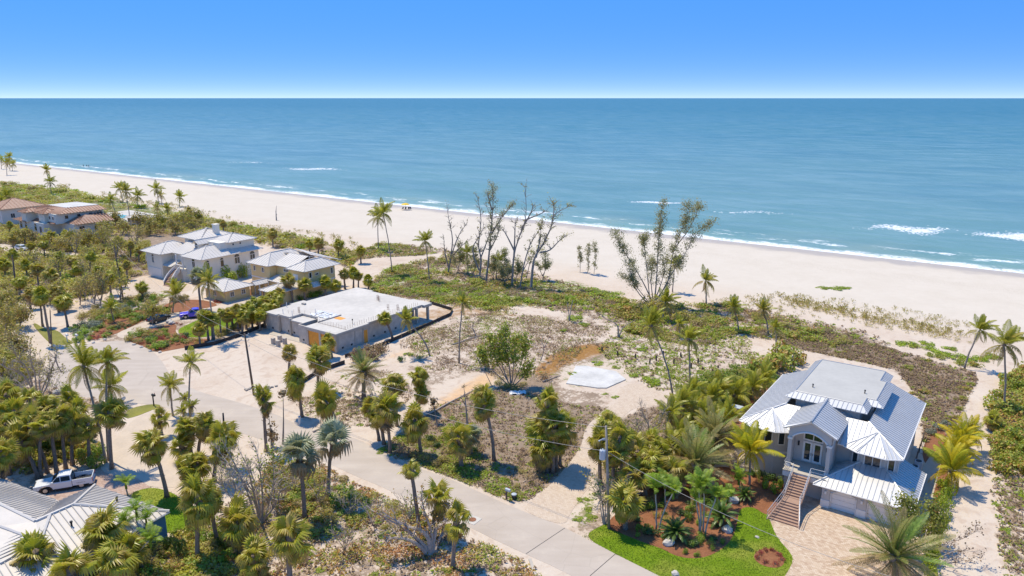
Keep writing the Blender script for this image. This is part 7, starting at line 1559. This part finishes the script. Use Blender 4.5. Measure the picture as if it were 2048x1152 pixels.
# ================================================================ vehicles
def pickup(name, label, loc, rz, paintm, length=5.9):
    T = thing(name, label, 'pickup truck', (*loc,0), rz); s = length/5.9
    def pb(nm, mb, m, par=T, **k): return mb.build(nm, M[m], par, **k)
    def shell(prof, hw, hw2=None):
        "side profile (x, z) with half width per vertex"
        mb = MB(); n = len(prof); hw2 = hw2 or [hw]*n
        mb.add([(x*s, -w, z_) for (x, z_), w in zip(prof, hw2)] + [(x*s, w, z_) for (x, z_), w in zip(prof, hw2)], [tuple(range(n)), tuple(reversed(range(n,2*n)))] + [((i+1)%n, i, n+i, n+(i+1)%n) for i in range(n)])
        return mb
    body = shell([(2.95,.55),(2.95,.95),(2.85,1.08),(1.35,1.18),(1.2,1.22),(-.85,1.24),(-.85,.42),(1.1,.42),(1.15,.62),(1.35,.86),(1.6,.92),(1.9,.92),(2.2,.86),(2.42,.62),(2.5,.5)], 1.0); body = pb('body', body, paintm)
    bv = body.modifiers.new('bevel','BEVEL'); bv.width = .05; bv.segments = 2; bv.limit_method = 'ANGLE'
    cab = shell([(1.3,1.2),(.55,1.86),(.35,1.93),(-.55,1.93),(-.78,1.85),(-.86,1.2)], 1, [.96,.78,.76,.76,.78,.95]); c = pb('cab', cab, paintm)
    g = MB(); 
    def pane(a, b_, c_, d):
        mb = MB(); mb.add([a,b_,c_,d],[(0,1,2,3)]); pb('window_pane', mb, 'glass')
    pane((1.22*s,-.86,1.28),(1.22*s,.86,1.28),(.60*s,.70,1.85),(.60*s,-.70,1.85)); pane((-.87*s,.8,1.3),(-.87*s,-.8,1.3),(-.80*s,-.68,1.8),(-.80*s,.68,1.8))
    for y in (-1, 1):
        def yy(z_): return y*(.96-.20*(z_-1.2)/.7 + .012)
        for xa, xb, xc, xd in ((1.12,.30,.30,.58),(.22,-.72,-.66,.22)): pane((xa*s,yy(1.28),1.28),(xb*s,yy(1.28),1.28),(xc*s,yy(1.8),1.8),(xd*s,yy(1.8),1.8))
    for y in (-1, 1): mb = MB(); mb.box(-2.9*s,-.9*s,y*.98-.045,y*.98+.045,.55,1.28); mb.box(-2.9*s,-2.55*s,y*.96-.06,y*.96+.05,.45,.6); pb('bed_side', mb, paintm)
    mb = MB(); mb.box(-2.93*s,-2.86*s,-.96,.96,.55,1.28); pb('tailgate', mb, paintm)
    mb = MB(); mb.box(-2.86*s,-.9*s,-.93,.93,.62,.72); mb.box(-.92*s,-.88*s,-.93,.93,.72,1.22); pb('bed_floor', mb, 'black_plastic')
    mb = MB(); mb.box(-3.05*s,-2.9*s,-.9,.9,.42,.62); pb('rear_bumper', mb, 'rim'); mb = MB(); mb.box(2.9*s,3.04*s,-.95,.95,.45,.68); pb('front_bumper', mb, 'rim')
    mb = MB(); mb.box(2.93*s,2.98*s,-.6,.6,.7,1.02); pb('grille', mb, 'black_plastic')
    for y in (-.8,.8): mb = MB(); mb.box(2.92*s,2.99*s,y-.17,y+.17,.78,1.02); pb('headlight', mb, 'lamp_clear')
    for y in (-.93,.93): mb = MB(); mb.box(-2.96*s,-2.90*s,y-.08,y+.08,.8,1.22); pb('tail_light', mb, 'lamp_red')
    for y in (-1, 1): mb = MB(); mb.box(.95*s,1.15*s,y*1.12-.1,y*1.12+.1,1.22,1.42); pb('mirror', mb, paintm); mb = MB(); mb.box(-.8*s,1.0*s,y*1.0-.06,y*1.0+.06,.36,.44); pb('running_board', mb, 'black_plastic')
    for x in (1.85,-1.75):
        for y in (-.86,.86):
            mb = MB(); mb.tube([(x*s,y-.13,.41),(x*s,y-.10,.41),(x*s,y+.10,.41),(x*s,y+.13,.41)], [.36,.41,.41,.36], 20); w = pb('wheel', mb, 'rubber', smooth=False)
            mb = MB(); sg = 1 if y > 0 else -1; mb.tube([(x*s,y+sg*.10,.41),(x*s,y+sg*.145,.41)], .25, 10); mb.build('rim', M['rim'], w)
    for y in (-1,1): mb = MB(); mb.box(-2.2*s,-1.3*s,y*.97-.06,y*.97+.055,.8,.86); pb('wheel_arch', mb, 'black_plastic')
    return T
fw, rw = Vector((-54.69,78.12)), Vector((-54.69,78.12)) + WX*2.09 + UX*3.18
d = (fw-rw).normalized(); ctr = (fw+rw)/2 + Vector((-d.y, d.x))*-.85
pickup('pickup_truck','white crew cab pickup parked on pink pavers beside the blue house', ctr, math.atan2(d.y,d.x), 'paint_white', 6.1)
p1, p2 = at(366,632,.4), at(418,627,.4)
pickup('pickup_truck','purple blue pickup parked on the drive beside the round lawn', at(391,634), math.atan2(p1.y-p2.y, p1.x-p2.x) , 'paint_purple', 6.0)
def suv(label, loc, rz, paintm, L=4.7):
    T = thing('parked_car', label, 'car', (*loc,0), rz); s = L/4.7
    prof = [(2.3,.45),(2.32,.75),(2.2,.92),(1.1,1.05),(-2.25,1.08),(-2.33,.8),(-2.3,.45)]
    def shell(prof, w): 
        mb = MB(); n = len(prof); mb.add([(x*s,-q,z_) for (x,z_),q in zip(prof,w)]+[(x*s,q,z_) for (x,z_),q in zip(prof,w)], [tuple(range(n)),tuple(reversed(range(n,2*n)))]+[((i+1)%n,i,n+i,n+(i+1)%n) for i in range(n)]); return mb
    shell(prof,[.9]*7).build('body',M[paintm],T); shell([(1.1,1.04),(.4,1.55),(-.1,1.66),(-1.7,1.62),(-2.15,1.06)],[.86,.7,.68,.68,.84]).build('cabin',M[paintm],T)
    for y in (-1,1): mb = MB(); mb.add([(.9*s,y*.855,1.1),(-1.9*s,y*.855,1.1),(-1.65*s,y*.715,1.52),(.38*s,y*.725,1.48)],[(0,1,2,3)]); mb.build('window_pane',M['glass'],T)
    mb = MB(); mb.add([(1.08*s,-.8,1.08),(1.08*s,.8,1.08),(.45*s,.66,1.53),(.45*s,-.66,1.53)],[(0,1,2,3)]); mb.build('windscreen',M['glass'],T)
    for x in (1.45,-1.4):
        for y in (-.8,.8): mb = MB(); mb.tube([(x*s,y-.12,.36),(x*s,y+.12,.36)],.36,16); w = mb.build('wheel',M['rubber'],T); mb = MB(); mb.tube([(x*s,y+(.1 if y>0 else -.1),.36),(x*s,y+(.135 if y>0 else -.135),.36)],.22,10); mb.build('rim',M['rim'],w)
    for y in (-.7,.7): mb = MB(); mb.box(2.28*s,2.35*s,y-.15,y+.15,.7,.88); mb.build('headlight',M['lamp_clear'],T); mb = MB(); mb.box(-2.36*s,-2.3*s,y-.15,y+.15,.75,1.0); mb.build('tail_light',M['lamp_red'],T)
suv('black car half hidden under a bush on the drive of the garden', at(318,643), ROT + R(100), 'paint_black')
suv('pale car half hidden in the wild thicket below the villa', at(45,500), ROT + R(10), 'paint_white')
limb_tree('leafy_tree','small round leafy tree shading the parked black car',(305,650),[[(305,650),(306,632),(308,615)],[(305,645),(292,622)],[(305,645),(322,620)]],.12,'bark_grey',180,(3,1.1),'lf_olive',900,.34,.8)
# ================================================================ poles, wires, mailboxes
def pole(base, top, label, r=.16, mat='wood_pole', name='utility_pole'):
    b = at(*base); q = above(top[0], top[1], b.y); t = thing(name, label, 'pole', (b.x,b.y,0)); hv = Vector((q.x-b.x,0,q.z))
    mb = MB(); mb.tube([(0,0,-.2),hv*.5,hv],[r*1.15,r,r*.8],10); mb.build('shaft', M[mat], t, smooth=True); return t, Vector((b.x,b.y,0)), hv
t1, b1, h1 = pole((508,790),(489,667),'dark leaning utility pole on the sand lot before the unfinished house')
for k, (dz, s) in enumerate(((-.3,1),(-1.2,1),(-1.2,-1),(-2.2,1))):
    mb = MB(); mb.tube([h1+Vector((0,0,dz)), h1+Vector((s*.55,0,dz+.1)), h1+Vector((s*.6,0,dz+.35))], [.04,.04,.09], 6); mb.build('insulator', M['steel_grey'], t1)
t2, b2, h2 = pole((1218,1057),(1212,852),'grey weathered utility pole carrying a transformer by the pale driveway', .15, 'grey_pole')
mb = MB(); c = h2*.735; mb.tube([c+Vector((-.45,-.05,-.55)),c+Vector((-.45,-.05,.45)),c+Vector((-.45,-.05,.55))],[.33,.33,.22],14); tr = mb.build('transformer', M['steel_grey'], t2)
mb = MB(); mb.tube([c+Vector((-.35,-.05,.5)),c+Vector((-.30,-.05,.8))],.06,6); mb.tube([c+Vector((-.55,-.05,.5)),c+Vector((-.6,-.05,.75))],.05,6); mb.build('bushing', M['dark'], tr)
mb = MB(); c2 = h2*.87; mb.tube([c2+Vector((0,0,0)),c2+Vector((-.6,-.1,.05)),c2+Vector((-.8,-.1,-.1))],[.05,.05,.1],6); mb.tube([c2+Vector((0,0,.2)),c2+Vector((-.5,-.1,.15))],.04,6); mb.build('cutout', M['steel_grey'], t2)
pole((247,600),(228,492),'dark slender utility pole beside the white house drive',.14)
pole((34,590),(24,510),'dark utility pole in the wild thicket with a grey can',.14)
pole((449,868),(446,826),'short black post at the lower road edge',.13,'dark','marker_post')
pole((104,700),(100,620),'thin lane side utility pole by the fan palms at the bend',.1)
def wire(a, b, sag, label):
    a, b = Vector(a), Vector(b); pts = [a.lerp(b,i/24) - Vector((0,0,sag*4*(i/24)*(1-i/24))) for i in range(25)]
    mb = MB(); mb.tube(pts, .022, 4); tag(mb.build('power_line', M['wire']), label, 'wire', 'power lines')
top1, top2 = b1+h1, b2+h2
off = top2 + (top2-top1)*1.0
wire(top1+Vector((0,0,-.1)), b2+h2*.99, 2.2, 'upper power line strung between the two utility poles')
wire(top1+Vector((.3,0,-1.3)), b2+h2*.76, 2.4, 'lower cable strung between the two utility poles')
far = at(1900,1330); wire(b2+h2*.76, Vector((far.x,far.y,6.5)), 1.6, 'cable running from the transformer pole past the mulch bed')
lp = at(200,650); wire(top1+Vector((0,0,-.4)), Vector((at(247,600).x, at(247,600).y, 13.0)), 2.5, 'power line from the sand lot pole toward the white house drive')
def mailbox(px, py, h, mat, postm, label, group=None, rz=ROT):
    p = at(px,py); t = thing('mailbox', label, 'mailbox', (p.x,p.y,0), rz, group)
    mb = MB(); mb.box(-.07,.07,-.07,.07,-.05,h); mb.build('post', M[postm], t)
    mb = MB(); pr = [(-.16,0)]+[(-.16*math.cos(math.pi*i/8),.18+.14*math.sin(math.pi*i/8)) for i in range(9)]+[(.16,0)]
    n = len(pr); mb.add([(-.1,a,h-.02+b) for a,b in pr]+[(.55,a,h-.02+b) for a,b in pr],[tuple(range(n)),tuple(reversed(range(n,2*n)))]+[((i+1)%n,i,n+i,n+(i+1)%n) for i in range(n)]); mb.build('box', M[mat], t)
    mb = MB(); mb.box(.2,.35,.165,.185,h+.1,h+.42); mb.build('flag', M['lamp_red'], t)
mailbox(308,812,1.7,'dark','dark','black mailbox on a black post at the sandy drive entrance')
for i, (px, py) in enumerate(((135,684),(154,684))): mailbox(px,py,1.35,'trim','trim','white mailbox at the rim of the turning circle','white mailboxes')
mailbox(1013,1000,1.25,'steel_grey','wood_pole','grey mailbox at the verge by the pale driveway')
p = at(1028,998); t = thing('utility_pedestal','dark green utility pedestal beside the grey mailbox','utility box',(p.x,p.y,0),ROT)
mb = MB(); mb.tube([(0,0,-.02),(0,0,.55)],.28,12); mb.build('housing',M['dark'],t); mb = MB(); mb.tube([(0,0,.55),(0,0,.66),(0,0,.7)],[.31,.31,.1],12); mb.build('lid',M['steel_grey'],t)
p = at(600,848); t = thing('utility_pedestal','slim pale utility marker at the roadside under a fan palm','utility box',(p.x,p.y,0),ROT)
mb = MB(); mb.box(-.14,.14,-.14,.14,-.02,1.1); mb.build('housing',M['trim'],t); mb = MB(); mb.box(-.17,.17,-.17,.17,1.1,1.18); mb.build('lid',M['steel_grey'],t)
# ================================================================ old slab, posts, fences, rocks
sl = [(1005,733),(1090,735),(1172,733),(1233,744),(1252,760),(1213,777),(1195,777),(1132,768),(1146,746)]
sl = [(1151,733),(1172,733),(1232,744),(1252,760),(1213,777),(1195,777),(1132,768),(1146,745)]
o = sheet('old_slab', sl, .16, M['slab_white'], False); tag(o, 'bare white concrete slab of a removed house beside the pale driveway', 'slab')
def silt(pts, label, h=.75):
    P = [at(*p) for p in pts]; base = P[0]; t = thing('silt_fence', label, 'fence', (base.x,base.y,0)); n = 0
    for a, b in zip(P, P[1:]):
        a3, b3 = Vector((a.x-base.x,a.y-base.y,0)), Vector((b.x-base.x,b.y-base.y,0)); d = b3-a3; e = d.normalized(); nr = Vector((-e.y,e.x,0)); k = max(1, round(d.length/2.6))
        for i in range(k):
            c0, c1 = a3+d*i/k, a3+d*(i+1)/k; lean = nr*random.uniform(-.06,.06)
            mb = MB(); mb.obox((c0+c1)/2+Vector((0,0,h/2))+lean*.5, e, nr, (0,0,1), (c1-c0).length/2-.01, .02, h/2*random.uniform(.88,1)); mb.build('fabric_panel', M['silt'], t)
            mb = MB(); mb.obox(c0+Vector((0,0,h*.6))-nr*.04, (1,0,0),(0,1,0),(0,0,1), .03,.03,h*.6); mb.build('stake', M['wood_pole'], t)
silt([(690,716),(770,690),(850,655),(900,632),(905,622),(860,608)],'black silt fence along the right wall of the unfinished house')
silt([(600,770),(640,745),(690,728)],'short black silt fence on the sand in front of the plywood openings')
silt([(370,700),(430,690),(490,670),(530,652)],'black silt fence between the planted strip and the sand lot')
for i, (x, y) in enumerate(((115,400),(263,440),(435,470),(573,512),(635,485),(703,440),(805,515),(870,455),(972,558),(1035,512),(1230,555),(1080,572),(1175,592),(150,448))):
    p = at(1180+x/4.8, 620+y/4.8); t = thing('foundation_post', 'short dark wooden post left from an old foundation on the sand', 'post', (p.x,p.y,0), ROT+random.uniform(-.2,.2), 'old foundation posts')
    h = .95 if i < 10 else .45
    mb = MB(); mb.tube([(0,0,-.05),(random.uniform(-.03,.03),0,h*.6),(random.uniform(-.05,.05),0,h)],[.15,.145,.135],9); mb.build('shaft', M['wood_pole'], t); mb = MB(); mb.tube([(0,0,h*.98),(0,0,h+.02)],.11,9); mb.build('cut_end', M['rust'], t)
def rock(px, py, r, label, group=None, mat='rock'):
    p = at(px,py); bm = bmesh.new(); bmesh.ops.create_icosphere(bm, subdivisions=2, radius=1); rn = random.Random(px)
    for v in bm.verts: v.co *= rn.uniform(.78,1.12)
    for v in bm.verts: v.co = Vector((v.co.x*r, v.co.y*r*.8, max(-.3*r, v.co.z*r*.62)+.3*r))
    me = bpy.data.meshes.new('boulder'); bm.to_mesh(me); bm.free(); me.materials.append(M[mat])
    tag(put('boulder', me, None, (p.x,p.y,-.03), (0,0,rn.uniform(0,6))), label, 'boulder', group)
rock(1467,1003,.75,'pale boulder in the mulch near the grey house lawn'); rock(1454,1062,.7,'white boulder in the shade of the largest cycad'); rock(1337,1088,.7,'pale boulder at the foot of the round cycad')
rock(1350,1150,.5,'pink boulder at the lawn edge by the road','lawn edge stones'); rock(1514,1075,.25,'flat pale stone lying on the lawn'); rock(115,787,.8,'pale boulder under the leafless sea grape'); rock(122,786,.5,'small stone beside the boulder under the leafless sea grape'); rock(338,645,.8,'tan boulder beside the black car','boulders by the drive'); rock(343,648,.8,'tan boulder beside the black car','boulders by the drive')
for i, (px, py) in enumerate(((283,695),(268,690),(300,703),(320,705),(210,680),(187,686))): rock(px,py,.4,'small yellow edging stone in the mulch by the turning circle','edging stones',)
def chunk(px, py, label): 
    p = at(px,py); t = thing('block_rubble',label,'rubble',(p.x,p.y,0),random.uniform(0,3))
    for k in range(7): mb = MB(); a = random.uniform(0,6); mb.obox((random.uniform(-.8,.8),random.uniform(-.5,.5),.12),(math.cos(a),math.sin(a),0),(-math.sin(a),math.cos(a),0),(0,0,1),.22,.12,.12); mb.build('block',M['concrete'],t)
chunk(500,778,'heap of grey rubble at the foot of the sand lot pole'); chunk(545,775,'loose grey blocks on the sand beside the road')
p = at(1042,785); mb = MB(); rn = random.Random(8)
vs = [(x*.32+rn.uniform(-.1,.1), y*.25+rn.uniform(-.08,.08), .05+rn.uniform(0,.3)) for y in range(6) for x in range(9)]; mb.add(vs, [(y*9+x, y*9+x+1, (y+1)*9+x+1, (y+1)*9+x) for y in range(5) for x in range(8)])
tag(mb.build('tarpaulin', M['plastic_sheet'], None, (p.x-1.8,p.y-1,0)), 'crumpled pale blue tarpaulin under the sea grape tree', 'tarpaulin')
# garden fence beside the grey house, blue bin
def gfence(pts, label):
    P = [at(*q) for q in pts]; b = P[0]; t = thing('garden_fence', label, 'fence', (b.x,b.y,0)); 
    for a, c in zip(P, P[1:]):
        a3, c3 = Vector((a.x-b.x,a.y-b.y,0)), Vector((c.x-b.x,c.y-b.y,0)); k = max(1, round((c3-a3).length/2))
        for i in range(k+1): p = a3.lerp(c3,i/k); mb = MB(); mb.box(p.x-.05,p.x+.05,p.y-.05,p.y+.05,0,1.15); mb.build('post',M['wood_pole'],t)
        for z_ in (.35,.75,1.1): mb = MB(); mb.tube([a3+Vector((0,0,z_)),c3+Vector((0,0,z_))],.03,4); mb.build('rail',M['wood_pole'],t)
gfence([(1846,880),(1838,905),(1828,935)],'dark rail fence along the right side of the grey house')
# old road kerb at the bottom
o = strip('kerb', (1060,1120), (1075,1165), .3, .18, 'concrete')
# ================================================================ beach things and people
q = at(811,418); t = thing('beach_umbrella','yellow beach umbrella standing alone on the open beach','umbrella',(q.x,q.y,0))
mb = MB(); mb.tube([(0,0,-.1),(0,0,2.3)],.05,6); mb.build('pole',M['trim'],t)
for k in range(8):
    a0, a1 = k*math.pi/4, (k+1)*math.pi/4; mb = MB(); r_ = 1.9; mb.add([(0,0,2.55),(r_*.6*math.cos(a0),r_*.6*math.sin(a0),2.3),(r_*math.cos(a0),r_*math.sin(a0),1.85),(r_*math.cos(a1),r_*math.sin(a1),1.85),(r_*.6*math.cos(a1),r_*.6*math.sin(a1),2.3)],[(0,1,4),(1,2,3,4)]); mb.build('canopy_panel',M['yellow'],t)
for i, (dx, dy) in enumerate(((-1.1,-1.6),(.2,-1.8),(1.6,-1.5),(2.4,-1.2))):
    t = thing('beach_chair','dark low beach chair set before the yellow umbrella','beach chair',(q.x+dx,q.y+dy,0),R(150+20*i),'beach chairs by the umbrella')
    mb = MB(); mb.box(-.3,.3,-.3,.45,.28,.34); mb.build('seat',M['dark'],t); mb = MB(); mb.obox((0,-.5,.62),(1,0,0),(0,-.4,.9),(0,.9,.4),.3,.42,.03); mb.build('backrest',M['dark'],t)
    for sx_ in (-.28,.28):
        for sy_ in (-.25,.4): mb = MB(); mb.box(sx_-.03,sx_+.03,sy_-.03,sy_+.03,0,.28); mb.build('leg',M['trim'],t)
def person(px, py, rz, shirt, label, stride):
    p = at(px,py); t = thing('person', label, 'person', (p.x,p.y,0), rz, 'people walking at the water')
    J = {'pel':(0,0,.95),'che':(0,.02,1.32),'nec':(0,.02,1.5),'hea':(0,.03,1.62),'top':(0,.02,1.76),'ls':(-.19,.02,1.42),'le':(-.25,-.06*stride,1.15),'lh':(-.24,.10*stride,.92),'lf':(-.23,.16*stride,.80),'rs':(.19,.02,1.42),'re':(.25,.08*stride,1.15),'rh':(.24,.22*stride,.95),'rf':(.23,.27*stride,.84),
         'lk':(-.1,.18*stride,.52),'la':(-.1,.16*stride,.08),'lt':(-.1,.34*stride,.03),'rk':(.1,-.02*stride,.5),'ra':(.1,-.30*stride,.12),'rt':(.1,-.14*stride,.04),'lp':(-.1,0,.9),'rp':(.1,0,.9)}
    E = [('pel','che'),('che','nec'),('nec','hea'),('hea','top'),('nec','ls'),('ls','le'),('le','lh'),('lh','lf'),('nec','rs'),('rs','re'),('re','rh'),('rh','rf'),('pel','lp'),('lp','lk'),('lk','la'),('la','lt'),('pel','rp'),('rp','rk'),('rk','ra'),('ra','rt')]
    rad = {'pel':.15,'che':.16,'nec':.06,'hea':.10,'top':.07,'ls':.07,'rs':.07,'le':.045,'re':.045,'lh':.035,'rh':.035,'lf':.03,'rf':.03,'lk':.07,'rk':.07,'la':.045,'ra':.045,'lt':.04,'rt':.04,'lp':.1,'rp':.1}
    ks = list(J); me = bpy.data.meshes.new('body'); me.from_pydata([J[k] for k in ks], [(ks.index(a),ks.index(b)) for a,b in E], []); me.materials.append(M['skin'])
    o = put('body', me, t); o.modifiers.new('skin','SKIN'); sv = me.skin_vertices[0].data if me.skin_vertices else None
    if sv is None: me.attributes; 
    if sv:
        for i, k in enumerate(ks): sv[i].radius = (rad[k],)*2; sv[i].use_root = k == 'pel'
    ss = o.modifiers.new('sub','SUBSURF'); ss.levels = 1; ss.render_levels = 1
    mb = MB(); mb.tube([(0,0,.80),(0,0,.95),(0,.02,1.2),(0,.02,1.42),(0,.02,1.5)],[.2,.19,.19,.21,.1],10); mb.build('clothing',M[shirt],t)
    mb = MB(); mb.tube([(0,.0,1.66),(0,.0,1.74),(0,.01,1.80)],[.125,.115,.04],8); mb.build('hair',M['dark'],t)
person(167,334,R(60),'dark','person in dark clothes walking ahead along the waterline',1); person(174,334.5,R(60),'dark','person in dark clothes walking between two companions',-1); person(178,335,R(55),'wood_pole','person in brown clothes walking last along the waterline',1)

# ================================================================ labels that single out each member of a small group
ORD = ['nearest','second','third','fourth','fifth','sixth','seventh','eighth','ninth','tenth','eleventh','twelfth','thirteenth','fourteenth']
MARKS = {'fan palms between drive and road':('black mailbox',(308,812)),'fan palms behind the white pickup':('tailgate',(190,960)),'fan palms before the blue house':('blue wall corner',(316,1070)),
 'fan palms south of the road':('storm drain',(945,1040)),'fan palms on the sand lot':('leaning dark pole',(508,790)),'fan palms in the dry field':('date palm',(728,798)),'fan palms by the pale driveway':('transformer pole',(1218,1057)),
 'fan palms around the utility pole':('pole',(1218,1057)),'manila palms in the mulch bed':('transformer pole',(1218,1057)),'coconut palms beside the grey house':('generator',(1472,834)),'gold tinged palms by the sand path':('garage',(1810,1060)),
 'fan palms along the carport':('unfinished house',(600,640)),'fan palms along the silt fence':('unfinished house',(560,660)),'garden coconut palms':('purple pickup',(391,634)),'fan palms at the lane bend':('white mailboxes',(145,684)),
 'coconut palms by the villa terrace':('beach snag',(553,441)),'far coconut palms':('villa',(120,450)),'shaggy dune palms':('beach snag',(553,441)),'old foundation posts':('white slab',(1252,760)),'four block pillars on the sand lot':('plywood opening',(640,700)),
 'cane palms by the blue wall':('white pickup',(130,965)),'young palms at the roadside':('black mailbox',(308,812)),'thin palms behind the posts':('generator',(1472,834)),'hedge along the drive':('garage',(1810,1060)),'flowers of the round bed':('stairs',(1600,1040)),
 'small shrubs of the lawn bed':('stairs',(1600,1040)),'young feathery trees on the dune':('yellow umbrella',(811,418)),'scraggly thicket trees':('white house',(300,560)),'edging stones':('black car',(318,643)),'pool loungers of the villa':('white house',(300,560)),
 'vine band beside the path palm':('grey house',(1800,800)),'saplings at the beach edge':('yellow umbrella',(811,418)),'grove beside the villa terrace':('beach snag',(553,441)),'dead frond heaps by the wall':('date palm',(728,798)),
 'brush piles on the dry field':('transformer pole',(1218,1057)),'large sea grapes by the grey house':('generator',(1472,834)),'mounds on the bare sand':('white slab',(1190,755)),'air conditioners beside the grey house':('garage',(1810,1060)),
 'white mailboxes':('black car',(318,643)),'beach chairs by the umbrella':('snag',(553,441)),'pair of tall dune palms':('beige house',(620,530)),'coconut palms among the bare trees':('yellow umbrella',(811,418)),'stunted dune palms':('white slab',(1190,755)),
 'fan palms before the small lawn':('white pickup',(130,965)),'small forked palm':('white slab',(1190,755)),'boulders by the drive':('purple pickup',(391,634))}
LAND = [('storm drain',(945,1040)),('transformer pole',(1218,1057)),('white slab',(1190,755)),('black mailbox',(308,812)),('white pickup',(130,965)),('purple pickup',(391,634)),('villa',(120,450)),('white house',(340,545)),('beige house',(620,530)),('unfinished house',(640,690)),('beach snag',(553,441)),('yellow umbrella',(811,418)),('generator',(1472,834)),('brown stairs',(1600,1040)),('garage',(1740,1035)),('feathery tree',(1308,612)),('leaning path palm',(1929,738)),('date palm',(728,798)),('blue house',(300,1060)),('white mailboxes',(145,684))]
byg = {}
for ob in scene.objects:
    if ob.parent is None and ob.get('group') and ob.get('kind') != 'stuff': byg.setdefault((ob['group'], ob['label']), []).append(ob)
for (gname, lab), obs in byg.items():
    if len(obs) < 2 or len(obs) > len(ORD): continue
    if gname in MARKS: nm, px = MARKS[gname]
    else:
        cx_ = sum(q.location.x for q in obs)/len(obs); cy_ = sum(q.location.y for q in obs)/len(obs)
        cand = [l for l in LAND if l[0] not in lab] or LAND
        nm, px = min(cand, key=lambda l: (at(*l[1]).x-cx_)**2 + (at(*l[1]).y-cy_)**2)
    p = at(*px); obs.sort(key=lambda q: (q.location.x-p.x)**2 + (q.location.y-p.y)**2)
    for i, ob in enumerate(obs):
        tail = ('nearest the ' + nm) if i == 0 else (ORD[i] + ' from the ' + nm)
        w = lab.split(); keepn = 16 - len(tail.split())
        if len(w) > keepn:
            w = w[:keepn]
            while w[-1] in ('the','of','a','and','in','by','with','beside','behind','from','to','on','at','before','between','under','over'): w.pop()
        ob['label'] = ' '.join(w) + ', ' + tail

for (gname, lab), obs in byg.items():
    if len(obs) <= len(ORD): continue
    cx_ = sum(q.location.x for q in obs)/len(obs); cy_ = sum(q.location.y for q in obs)/len(obs)
    near = sorted([l for l in LAND if l[0] not in lab], key=lambda l: (at(*l[1]).x-cx_)**2 + (at(*l[1]).y-cy_)**2)[:5]; best = {}
    for nm, px in near:
        p = at(*px)
        for i, ob in enumerate(sorted(obs, key=lambda q: (q.location.x-p.x)**2 + (q.location.y-p.y)**2)[:len(ORD)]):
            if ob not in best or i < best[ob][0]: best[ob] = (i, nm)
    for ob, (i, nm) in best.items():
        tail = ('nearest the ' + nm) if i == 0 else (ORD[i] + ' from the ' + nm); w = lab.split()[:16 - len(tail.split())]
        while w[-1] in ('the','of','a','and','in','by','with','beside','behind','from','to','on','at','before','between','under','over','above','below'): w.pop()
        ob['label'] = ' '.join(w) + ', ' + tail
